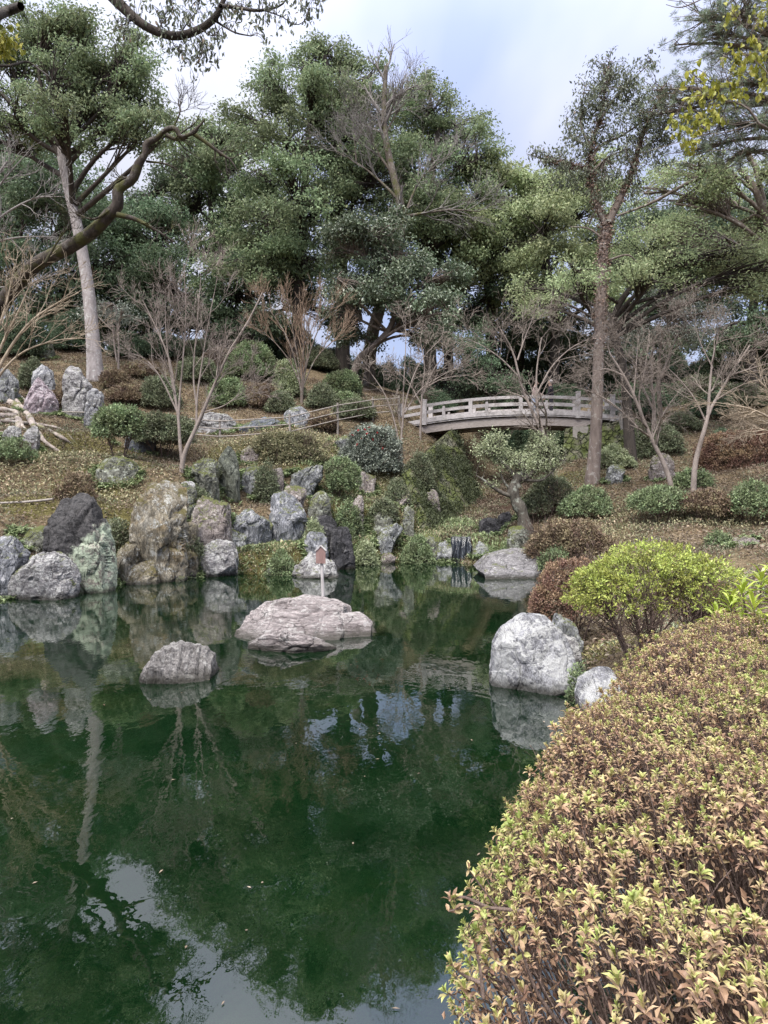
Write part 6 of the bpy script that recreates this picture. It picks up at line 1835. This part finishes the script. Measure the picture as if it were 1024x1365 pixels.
# thin the surface to an even, natural spacing
cell = {}
ok = []
sp = .0198
for i in rng.permutation(len(q)):
    kx = tuple(np.floor(q[i] / sp).astype(int))
    good = True
    for dx in (-1, 0, 1):
        for dy in (-1, 0, 1):
            for dz in (-1, 0, 1):
                for jx in cell.get((kx[0] + dx, kx[1] + dy, kx[2] + dz), ()):
                    if ((q[i] - q[jx]) ** 2).sum() < sp * sp:
                        good = False
                        break
                if not good: break
            if not good: break
        if not good: break
    if good:
        cell.setdefault(kx, []).append(i)
        ok.append(i)
q, nr = q[ok], nr[ok]
N = len(q)
patch = fbm(q * 1.8, 3, 21)
gap = fbm(q * 3.1, 3, 31)
side = np.clip(1 - nr[:, 2], 0, 1)
keep = (gap > .235) & ~((side > .5) & (U(0, 1, N) < .35)) & ~((q[:, 0] < .42) & (q[:, 1] < 1.35) & (U(0, 1, N) < .45))
q, nr, patch = q[keep], nr[keep], patch[keep]
N = len(q)
q = q + nr * rng.normal(0, .014, N)[:, None] - nr * (U(0, 1, N) ** 3 * .05)[:, None]
axis_ = nrm(nr * .6 + np.array([0, 0, .75]) + rng.normal(size=(N, 3)) * .22)
t1 = nrm(np.cross(axis_, rvec(N)))
t2 = np.cross(axis_, t1)
ml = MB()
size = np.clip(rng.lognormal(0, .24, N), .5, 1.7) * .0162
young = np.clip((patch - .5) * 3 + rng.normal(.5, .28, N), 0, 1)
for ring, (cnt, elev, ls, vv) in enumerate([(4, 1.12, .75, .10), (5, .78, 1.0, .30), (5, .38, 1.05, .55), (3, -.10, .95, .80)]):
    for k in range(cnt):
        a_ = k * 2 * math.pi / cnt + ring * .7 + U(-.3, .3, N)
        el = elev + rng.normal(0, .17, N)
        d = (np.cos(a_) * np.cos(el))[:, None] * t1 + (np.sin(a_) * np.cos(el))[:, None] * t2 + np.sin(el)[:, None] * axis_
        nn = nrm(axis_ - d * (d * axis_).sum(1, keepdims=True))
        LL = size * ls * U(.75, 1.2, N)
        m_ = U(0, 1, N) < (1.0, .92, .8, .75)[ring]
        var = np.clip(vv + (.5 - young) * .42 + rng.normal(0, .11, N), 0, 1)
        leaf_fine(ml, (q - axis_ * (.006 * ring))[m_], d[m_], nn[m_], LL[m_], (LL * U(.30, .46, N))[m_], var[m_], np.clip(rng.normal(.5, .28, N), 0, 1)[m_], .2)
# older leaves lower on the twigs
k = 4
m = N * k
dn = np.repeat(q, k, 0) - np.repeat(axis_, k, 0) * U(.02, .14, m)[:, None] + rng.normal(size=(m, 3)) * .012
d = nrm(rng.normal(size=(m, 3)) + np.repeat(axis_, k, 0) * .3)
LL = U(.014, .024, m)
leaf_quads(ml, dn, d, rvec(m), LL, LL * .42, np.clip(rng.normal(.8, .15, m), 0, 1), U(0, 1, m))
# twigs
w6 = np.linspace(0, 1, 6)[None, :, None]
foot = np.stack([q[:, 0] * .75 + .45 + rng.normal(0, .1, N), q[:, 1] * .8 + .35 + rng.normal(0, .1, N), np.full(N, .35)], 1)
kk = q + (foot - q) * U(.18, .42, N)[:, None] + rng.normal(size=(N, 3)) * .03
m_ = (q + kk) / 2 - axis_ * .02 + rng.normal(size=(N, 3)) * .02
pth = q[:, None] * (1 - w6) ** 2 + 2 * m_[:, None] * w6 * (1 - w6) + kk[:, None] * w6 ** 2
mb = MB()
tubes(mb, pth, np.tile(np.linspace(.0011, .0026, 6), (N, 1)), 4)
ns = 34
ft_ = np.stack([U(.55, 2.6, ns), U(1.0, 3.4, ns), np.full(ns, .3)], 1)
st = []
for i in range(ns):
    j = rng.integers(0, N, 5)
    for jj in j:
        e1 = q[jj] - axis_[jj] * .10
        if np.hypot(*(e1 - ft_[i])[:2]) > 1.1:
            continue
        st.append(bez(ft_[i] + rng.normal(size=3) * .02, (ft_[i] * .5 + e1 * .5) + rng.normal(size=3) * .07, e1, 8))
st = np.stack(st)
tubes(mb, st, np.tile(np.linspace(.011, .004, 8), (len(st), 1)), 6)
a1, b1 = sprout(st, np.tile(np.linspace(.011, .004, 8), (len(st), 1)), 14, .15, 1, (.3, 1.), .35, .05, .15, 6, rmin=.0014)
tubes(mb, a1, b1, 4)
a1, b1 = sprout(a1, b1, 4, .2, 1, (.3, 1.), .18, .05, .15, 5, rmin=.001)
tubes(mb, a1, b1, 3)
# a few bare shoots that stick out over the water
sh = [([(700, 1215), (650, 1210), (625, 1208), (598, 1215)], 1.35), ([(650, 1210), (618, 1196), (600, 1200)], 1.35), ([(645, 1330), (640, 1290), (632, 1255)], 1.2), ([(690, 1340), (665, 1290), (650, 1240), (640, 1215)], 1.2), ([(720, 1290), (670, 1220), (625, 1160)], 1.4), ([(700, 1365), (690, 1320), (660, 1280)], 1.1), ([(760, 1380), (720, 1330), (700, 1280), (690, 1240)], 1.1), ([(640, 1310), (618, 1300), (602, 1285)], 1.25)]
tips = []
for pts, D in sh:
    c_ = catmull(np.array([P(a_, b_, D) for a_, b_ in pts]), 12)
    tubes(mb, c_, np.linspace(.004, .0016, 12), 5)
    tips += [c_[-1], c_[8], c_[10]]
tips = np.array(tips)
mb.build('stems', BK['stem'], th, smooth=True)
for k in range(6):
    a_ = U(0, 6.28, len(tips))
    d = nrm(rng.normal(size=(len(tips), 3)) + [0, 0, .5])
    leaf_fine(ml, tips, d, nrm(rng.normal(size=(len(tips), 3)) + [0, 0, 1]), U(.012, .024, len(tips)), U(.006, .009, len(tips)), np.clip(rng.normal(.5, .25, len(tips)), 0, 1), U(0, 1, len(tips)))
ml.build('foliage', LM['front'], th)

# ------------------------------------------------------------------ ground plants and fallen leaves
def scatter(n, x0, x1, y0, y1):
    x, y = U(x0, x1, n), U(y0, y1, n)
    s_ = poly_sd(x, y, POND)
    z = hgt(x, y)
    return x, y, z, s_


def ground_leaves(name, label, n, box, mat, L, Wr, up, mask, lift=.02, dz=.04, varmu=.5, clump=None):
    x, y, z, s_ = scatter(n, *box)
    k = mask(x, y, z, s_)
    x, y, z = x[k], y[k], z[k]
    m = len(x)
    ml = MB()
    d = nrm(rng.normal(size=(m, 3)) * np.array([1, 1, .35]) + np.array([0, 0, up]))
    nn = nrm(rng.normal(size=(m, 3)) * .5 + [0, 0, 1])
    Ls = L * U(.6, 1.35, m)
    clv = fbm(np.stack([x, y, z], 1) * 1.4, 3, 8)
    leaf_quads(ml, np.stack([x, y, z + lift + U(0, dz, m)], 1), d, nn, Ls, Ls * Wr, np.clip(rng.normal(varmu, .27, m), 0, 1), np.clip((clv - .5) * 2.2 + .5 + rng.normal(0, .1, m), 0, 1))
    o_ = ml.build(name, mat)
    tag(o_, label, name.replace('_', ' '), None, 'stuff')
    return o_


def blob(px_list):
    cc = [(G(a, b), r) for a, b, r in px_list]

    def f(x, y, z, s_):
        w = np.zeros(len(x))
        for p_, r in cc:
            w = np.maximum(w, np.exp(-((x - p_[0]) ** 2 + (y - p_[1]) ** 2) / (r * r)))
        return (w > U(.25, .9, len(x))) & (s_ > .12)
    return f


ground_leaves('leaf_litter', 'dry brown fallen leaves covering the slopes', 420000, (-19, 17, 5, 38), LM['litter'], .07, .55, .1, lambda x, y, z, s_: (s_ > .15) & (fbm(np.stack([x, y, z], 1) * .8, 3, 14) > .30) & (U(0, 1, len(x)) < np.clip(y / 20, .2, 1)), .03, .05)
ground_leaves('fine_litter', 'small brown bits of leaf on the near right bank', 60000, (.8, 8, 2, 13), LM['litter'], .035, .5, .1, lambda x, y, z, s_: (s_ > .1), .015, .02)
ground_leaves('moss', 'yellow-green moss carpets on the slopes', 420000, (-16, 10, 6, 31), LM['moss'], .045, .5, .9, blob([(a_, b_, r * .9) for a_, b_, r in MOSS]), .03, .03)
ground_leaves('ground_cover', 'low leafy ground cover among the rocks', 260000, (-14, 12, 12, 33), LM['cover'], .08, .45, .8,
              blob([(60, 625, 1.6), (20, 635, 1.2), (110, 635, 1.2), (370, 590, 2.2), (430, 600, 1.6), (330, 600, 1.5), (350, 745, 1.2), (250, 735, .8), (500, 700, 1.2), (545, 735, 1.3), (480, 735, 1.0), (570, 715, 1.3), (520, 655, 1.5), (800, 720, 1.6), (860, 680, 1.5), (730, 745, 1.2), (960, 690, 1.5), (150, 655, 1.1), (200, 670, 1.0), (300, 690, .8)]), .03, .14)
ground_leaves('waterside_plants', 'fresh green ferns and grasses along the far water edge', 120000, (-9, 5, 13, 28), LM['fern'], .13, .22, 1.3,
              blob([(545, 742, 1.1), (570, 738, 1.0), (490, 725, .9), (520, 742, .8), (160, 770, .7), (245, 765, .5), (330, 762, .7), (360, 760, .9), (600, 700, 1.0), (440, 640, 1.2), (470, 690, 1.0), (660, 735, .8), (560, 690, 1.2), (235, 700, .6), (700, 745, .7), (640, 725, .6), (10, 790, .5), (480, 610, 1.3)]), .02, .10)
ground_leaves('low_grass', 'sparse low grass and weeds over the banks and slopes', 330000, (-17, 15, 4, 36), LM['azal'], .075, .22, 1.2,
              lambda x, y, z, s_: (s_ > .1) & (fbm(np.stack([x, y, z], 1) * 1.1, 4, 44) > .48) & (U(0, 1, len(x)) < .85), .01, .07)
fx, fy = [], []
for (rx_, ry_, rw, rd) in ROCK_FEET:
    if ry_ < 12:
        continue
    k = int(60 + 160 * rw)
    an = U(0, 2 * math.pi, k)
    rr_ = U(.92, 1.3, k)
    fx.append(rx_ + np.cos(an) * rw * rr_); fy.append(ry_ + np.sin(an) * rd * rr_)
fx, fy = np.concatenate(fx), np.concatenate(fy)
kp = (fbm(np.stack([fx, fy, fx * 0], 1) * 1.6, 3, 71) > .44) & (poly_sd(fx, fy, POND) > .02)
fx, fy = fx[kp], fy[kp]
n4 = 7
base_ = np.stack([fx, fy, hgt(fx, fy) + .02], 1)
m = len(base_) * n4
an = U(0, 2 * math.pi, m)
d = nrm(np.stack([np.cos(an), np.sin(an), U(.3, 1.6, m)], 1))
ml = MB()
LL = U(.09, .24, m)
leaf_fine(ml, np.repeat(base_, n4, 0), d, nrm(rng.normal(size=(m, 3)) * .3 + [0, 0, 1]), LL, LL * U(.12, .3, m), np.clip(rng.normal(.45, .25, m), 0, 1), np.repeat(U(0, 1, len(base_)), n4), .45)
o = ml.build('rock_ferns', LM['fern'])
tag(o, 'small ferns and weeds growing round the feet of the stones', 'ferns', None, 'stuff')
x, y, z, s_ = scatter(5200, -9, 4, 1.6, 22)
kp = (s_ < -.1) & ((fbm(np.stack([x, y, z * 0], 1) * .7, 3, 91) > .56) | (s_ > -.45)) & (U(0, 1, len(x)) < .11)
x, y = x[kp], y[kp]
m = len(x)
an = U(0, 2 * math.pi, m)
ml = MB()
leaf_quads(ml, np.stack([x, y, np.full(m, .006)], 1), np.stack([np.cos(an), np.sin(an), 0 * an], 1), np.tile([0, 0, 1.], (m, 1)), U(.012, .038, m), U(.008, .018, m), np.clip(rng.normal(.6, .3, m), 0, 1), U(0, 1, m), .04)
o = ml.build('floating_leaves', LM['litter'])
tag(o, 'scattered small fallen leaves and bits floating on the pond', 'floating leaves', None, 'stuff')
q = np.array([P(x, y_, G(x, y_, 10, 30)[1] - .06) for x, y_ in [(-60, 674), (-20, 674), (15, 673), (45, 671), (72, 668)]]) + [0, 0, .05]
mb = MB()
tubes(mb, catmull(q, 16), np.full(16, .03), 7)
o = mb.build('bamboo_pole', bamboo, None, smooth=True, origin=q[2])
tag(o, 'thin bamboo pole lying along the slope behind the black-topped stone', 'pole')
# plants rooted in the joints of the mossy wall
S = WALL_S.reshape(-1, 3)
pick = rng.integers(0, len(S), 9000)
c = S[pick] + rng.normal(size=(9000, 3)) * .08
kp = fbm(c * 1.2, 3, 17) > .45
c = c[kp]
ml = MB()
leaf_cloud(ml, c, np.tile(WALL_N, (len(c), 1)), 4, .06, .075, .5, .3)
o = ml.build('wall_moss', LM['wall'])
tag(o, 'small leaves and moss growing over the steep wall below the bridge', 'wall plants', None, 'stuff')
# dry grass tuft on the rock shore
g = P(248, 742, 18.0)
ml = MB()
n = 260
d = nrm(rng.normal(size=(n, 3)) * np.array([1, 1, .5]) + [0, 0, .8])
leaf_fine(ml, np.tile(g, (n, 1)) + rng.normal(size=(n, 3)) * .05, d, nrm(rng.normal(size=(n, 3)) + [0, 0, 1]), U(.25, .5, n), np.full(n, .018), np.clip(rng.normal(.75, .2, n), 0, 1), U(0, 1, n), .5)
o = ml.build('dry_grass_tuft', LM['cover'], None, origin=g)
tag(o, 'tuft of dry straw-coloured grass hanging over the shore left of the square stone', 'grass tuft')


# ------------------------------------------------------------------ people on the bridge
def cloth_mat(name, a):
    return plain_mat(name, tuple(x * .7 for x in a), a, 30, .85, .2)


SKIN = plain_mat('skin', (.42, .27, .21), (.52, .35, .28), 20, .6, .35)


def person(label, base, face, H, coat, legs_c, hair, lean=0.0, coat_len=.46, arm_fwd=.35):
    """standing figure, face = heading; one continuous body grown along a skeleton"""
    th = thing('person', label, 'person', base)
    th.rotation_euler = (0, 0, face)
    s_ = H
    J = {}
    V, Rd = [], []

    def add(nm, x, y, z, r):
        y = y + lean * max(z - .5, 0)
        J[nm] = len(V)
        V.append((x * s_, y * s_, z * s_))
        Rd.append(r * s_)
    add('pelvis', 0, 0, .52, .085); add('waist', 0, 0, .61, .075); add('chest', 0, .005, .72, .088); add('neck0', 0, 0, .815, .045); add('neck', 0, .01, .855, .035); add('head0', 0, .02, .90, .050); add('head1', 0, .02, .95, .052); add('head2', 0, .015, .982, .032)
    E = [('pelvis', 'waist'), ('waist', 'chest'), ('chest', 'neck0'), ('neck0', 'neck'), ('neck', 'head0'), ('head0', 'head1'), ('head1', 'head2')]
    for sd_, nm in ((-1, 'l'), (1, 'r')):
        add('hip' + nm, sd_ * .05, 0, .49, .062); add('kn' + nm, sd_ * .052, .015 * sd_, .27, .042); add('an' + nm, sd_ * .052, -.01 + .02 * sd_, .05, .028); add('toe' + nm, sd_ * .058, .085 + .02 * sd_, .015, .022)
        add('sh' + nm, sd_ * .112, 0, .795, .042); add('el' + nm, sd_ * .145, .02 + arm_fwd * .1, .635, .034); add('wr' + nm, sd_ * .12, .06 + arm_fwd * .25, .53 + arm_fwd * .06, .024); add('ha' + nm, sd_ * .115, .085 + arm_fwd * .28, .495 + arm_fwd * .06, .020)
        E += [('pelvis', 'hip' + nm), ('hip' + nm, 'kn' + nm), ('kn' + nm, 'an' + nm), ('an' + nm, 'toe' + nm), ('neck0', 'sh' + nm), ('sh' + nm, 'el' + nm), ('el' + nm, 'wr' + nm), ('wr' + nm, 'ha' + nm)]
    me = bpy.data.meshes.new('body')
    me.from_pydata(V, [(J[a_], J[b_]) for a_, b_ in E], [])
    ob = bpy.data.objects.new('body_frame', me)
    COL.objects.link(ob)
    md = ob.modifiers.new('skin', 'SKIN')
    md.use_smooth_shade = True
    for i, v_ in enumerate(me.skin_vertices[0].data):
        v_.radius = (Rd[i] * (1.25 if 0 < i < 3 else 1), Rd[i])
        v_.use_root = i == 0
    ob.modifiers.new('sub', 'SUBSURF').levels = 2
    dg = bpy.context.evaluated_depsgraph_get()
    m2 = bpy.data.meshes.new_from_object(ob.evaluated_get(dg))
    m2.name = 'body'
    bpy.data.objects.remove(ob)
    for m_ in (SKIN, cloth_mat('trouser_cloth', legs_c), cloth_mat('coat_cloth', coat)):
        m2.materials.append(m_)
    hands = [Vector(V[J['ha' + k]]) for k in 'lr']
    for p_ in m2.polygons:
        z_ = p_.center.z / s_
        hd = min((p_.center - h_).length for h_ in hands) < .05 * s_
        p_.material_index = 0 if (z_ > .845 or hd) else (2 if z_ > coat_len else 1)
    b_ = bpy.data.objects.new('body', m2)
    COL.objects.link(b_)
    b_.parent = th
    th['_o'] = [0., 0., 0.]
    # hair, fingers, facial features and shoes ride on the body
    mbh = MB()
    v_, f_ = ico(4)
    hv = v_ * np.array([.058, .066, .062]) * s_
    hv = hv * (1 + .06 * (fbm(v_ * 5, 2, 3) - .5))[:, None] + np.array([0, (.004 + lean * .45), .962]) * s_
    kf = ~((v_[f_].mean(1)[:, 1] > .25) & (v_[f_].mean(1)[:, 2] < .45)) & (v_[f_].mean(1)[:, 2] > -.75)
    mbh.add(hv, f_[kf])
    mbh.build('hair', cloth_mat('hair', hair), th, smooth=True)
    mbh = MB()
    fy = .075 + lean * .42
    for sx in (-1, 1):
        v3, f3 = ico(2)
        mbh.add(v3 * .006 * s_ + np.array([sx * .02, fy - .004, .935]) * s_, f3)
    mbh.build('eyes', cloth_mat('eye', (.03, .02, .02)), th, smooth=True)
    mbh = MB()
    v3, f3 = ico(3)
    mbh.add(v3 * np.array([.008, .013, .014]) * s_ + np.array([0, fy + .003, .915]) * s_, f3)
    for sx in (-1, 1):
        mbh.add(v3 * np.array([.007, .013, .018]) * s_ + np.array([sx * .055, .02 + lean * .42, .925]) * s_, f3)
    for h_ in hands:
        h_ = np.array(h_)
        for k in range(5):
            d_ = nrm(np.array([(k - 2) * .22, .8 - .5 * (k == 0), -.5 - .1 * k]))
            L_ = (.028, .040, .044, .041, .033)[k] * s_
            a_ = h_ + np.array([(k - 2) * .007 * s_, .004, -.005 * s_])
            tubes(mbh, np.stack([a_, a_ + d_ * L_ * .55, a_ + d_ * L_ * .85 + np.array([0, -.1, -.35]) * L_]), np.array([.0055, .005, .0035]) * s_, 6)
    mbh.build('face_and_fingers', SKIN, th, smooth=True)
    mbh = MB()
    for nm, sx in (('l', -1), ('r', 1)):
        v3, f3 = ico(3)
        mbh.add(v3 * np.array([.033, .075, .026]) * s_ + np.array([sx * .056, .04 + .02 * sx, .022]) * s_, f3)
    mbh.build('shoes', cloth_mat('shoe', (.04, .035, .035)), th, smooth=True)
    return th


def deck_at(px, off):
    ts = np.linspace(0, 1, 400)
    pp = arc(ts, off, -.03)
    sx = CX + F * pp[:, 0] / pp[:, 1]
    i = int(np.argmin(np.abs(sx - px)))
    return pp[i]


person('person with light hair in a dark coat standing on the bridge', deck_at(734, 1.0), math.radians(75), 1.62, (.035, .03, .04), (.05, .05, .06), (.55, .50, .50), .03)
person('person in a pale pink top and light blue jeans leaning by the bridge rail', deck_at(711, .75), math.radians(-95), 1.56, (.42, .33, .31), (.36, .42, .55), (.08, .06, .05), .12, .50, .7)

EXPOSURE, DENOISE = 1.75, True
CLOUD_TOP = 8.0
CLOUD_A, CLOUD_B = (1.28, 1.46, 2.30, 1), (2.1, 2.16, 2.5, 1)

# ------------------------------------------------------------------ sky and light
SUN_EL, SUN_AZ = math.radians(52), math.radians(205)   # behind and a little left of the viewing spot
world = bpy.data.worlds.new('World')
scene.world = world
world.use_nodes = True
nt = world.node_tree
nt.nodes.clear()
out = nt.nodes.new('ShaderNodeOutputWorld')
bg = nt.nodes.new('ShaderNodeBackground')
bg.inputs['Strength'].default_value = .1
sky = nt.nodes.new('ShaderNodeTexSky')
sky.sky_type = 'NISHITA'
sky.sun_disc = False
sky.sun_elevation = SUN_EL
sky.sun_rotation = SUN_AZ
tc = nt.nodes.new('ShaderNodeTexCoord')
sep = nt.nodes.new('ShaderNodeSeparateXYZ')
nt.links.new(tc.outputs['Generated'], sep.inputs[0])


def wm(op, a, b=0.0, clamp=False):
    n = nt.nodes.new('ShaderNodeMath')
    n.operation = op
    n.use_clamp = clamp
    for i, v in enumerate((a, b)):
        if hasattr(v, 'is_output'):
            nt.links.new(v, n.inputs[i])
        else:
            n.inputs[i].default_value = v
    return n.outputs[0]


zz = wm('ADD', wm('MAXIMUM', sep.outputs[2], 0.0), .3)
cmb = nt.nodes.new('ShaderNodeCombineXYZ')
nt.links.new(wm('DIVIDE', sep.outputs[0], zz), cmb.inputs[0])
nt.links.new(wm('DIVIDE', sep.outputs[1], zz), cmb.inputs[1])
mp = nt.nodes.new('ShaderNodeMapping')
mp.inputs['Rotation'].default_value = (0, 0, math.radians(35))
mp.inputs['Scale'].default_value = (1.5, .55, 1)
nt.links.new(cmb.outputs[0], mp.inputs['Vector'])
no = nt.nodes.new('ShaderNodeTexNoise')
no.inputs['Scale'].default_value = .9
no.inputs['Detail'].default_value = 5
no.inputs['Roughness'].default_value = .5
no.inputs['Distortion'].default_value = .4
nt.links.new(mp.outputs[0], no.inputs['Vector'])
cr = nt.nodes.new('ShaderNodeValToRGB')
cr.color_ramp.elements[0].position = .36
cr.color_ramp.elements[0].color = (.8, .8, .8, 1)
cr.color_ramp.elements[1].position = .62
cr.color_ramp.elements[1].color = (.97, .97, .97, 1)
nt.links.new(no.outputs[0], cr.inputs[0])
# an overcast vault is brighter overhead than near the horizon
gain = wm('ADD', wm('MULTIPLY', wm('POWER', wm('MAXIMUM', sep.outputs[2], 0.0), 4.0), CLOUD_TOP), 1.0)
cl = nt.nodes.new('ShaderNodeMix')
cl.data_type = 'RGBA'
cl.clamp_result = False
cl.inputs[6].default_value = CLOUD_A
cl.inputs[7].default_value = CLOUD_B
cf = nt.nodes.new('ShaderNodeValToRGB')
cf.color_ramp.elements[0].position = .40
cf.color_ramp.elements[1].position = .62
nt.links.new(no.outputs[0], cf.inputs[0])
nt.links.new(cf.outputs[0], cl.inputs[0])
ct = nt.nodes.new('ShaderNodeMix')
ct.data_type = 'RGBA'
ct.inputs[7].default_value = (2.35, 2.3, 2.2, 1)
nt.links.new(cl.outputs[2], ct.inputs[6])
nt.links.new(wm('MULTIPLY', wm('SUBTRACT', sep.outputs[2], .55), 3.5, True), ct.inputs[0])
vm = nt.nodes.new('ShaderNodeVectorMath')
vm.operation = 'SCALE'
nt.links.new(ct.outputs[2], vm.inputs[0])
nt.links.new(gain, vm.inputs['Scale'])
mx = nt.nodes.new('ShaderNodeMix')
mx.data_type = 'RGBA'
nt.links.new(cr.outputs[0], mx.inputs[0])
nt.links.new(sky.outputs[0], mx.inputs[6])
nt.links.new(vm.outputs[0], mx.inputs[7])
nt.links.new(mx.outputs[2], bg.inputs['Color'])
nt.links.new(bg.outputs[0], out.inputs['Surface'])

sd = bpy.data.lights.new('sun', 'SUN')
sd.energy = 1.5
sd.angle = math.radians(22)
sd.color = (1, .965, .91)
so = bpy.data.objects.new('sun', sd)
COL.objects.link(so)
dirv = Vector((math.sin(SUN_AZ) * math.cos(SUN_EL), math.cos(SUN_AZ) * math.cos(SUN_EL), math.sin(SUN_EL)))
so.rotation_euler = dirv.to_track_quat('Z', 'Y').to_euler()
so.location = (0, 0, 30)

scene.view_settings.view_transform = 'Standard'
scene.view_settings.look = 'None'
scene.view_settings.gamma = 1
scene.view_settings.exposure = EXPOSURE
cy_ = scene.cycles
cy_.max_bounces = 7
cy_.diffuse_bounces = 3
cy_.glossy_bounces = 3
cy_.transmission_bounces = 4
cy_.transparent_max_bounces = 8
cy_.sample_clamp_indirect = 6
cy_.use_denoising = DENOISE
cy_.caustics_reflective = False
cy_.caustics_refractive = False
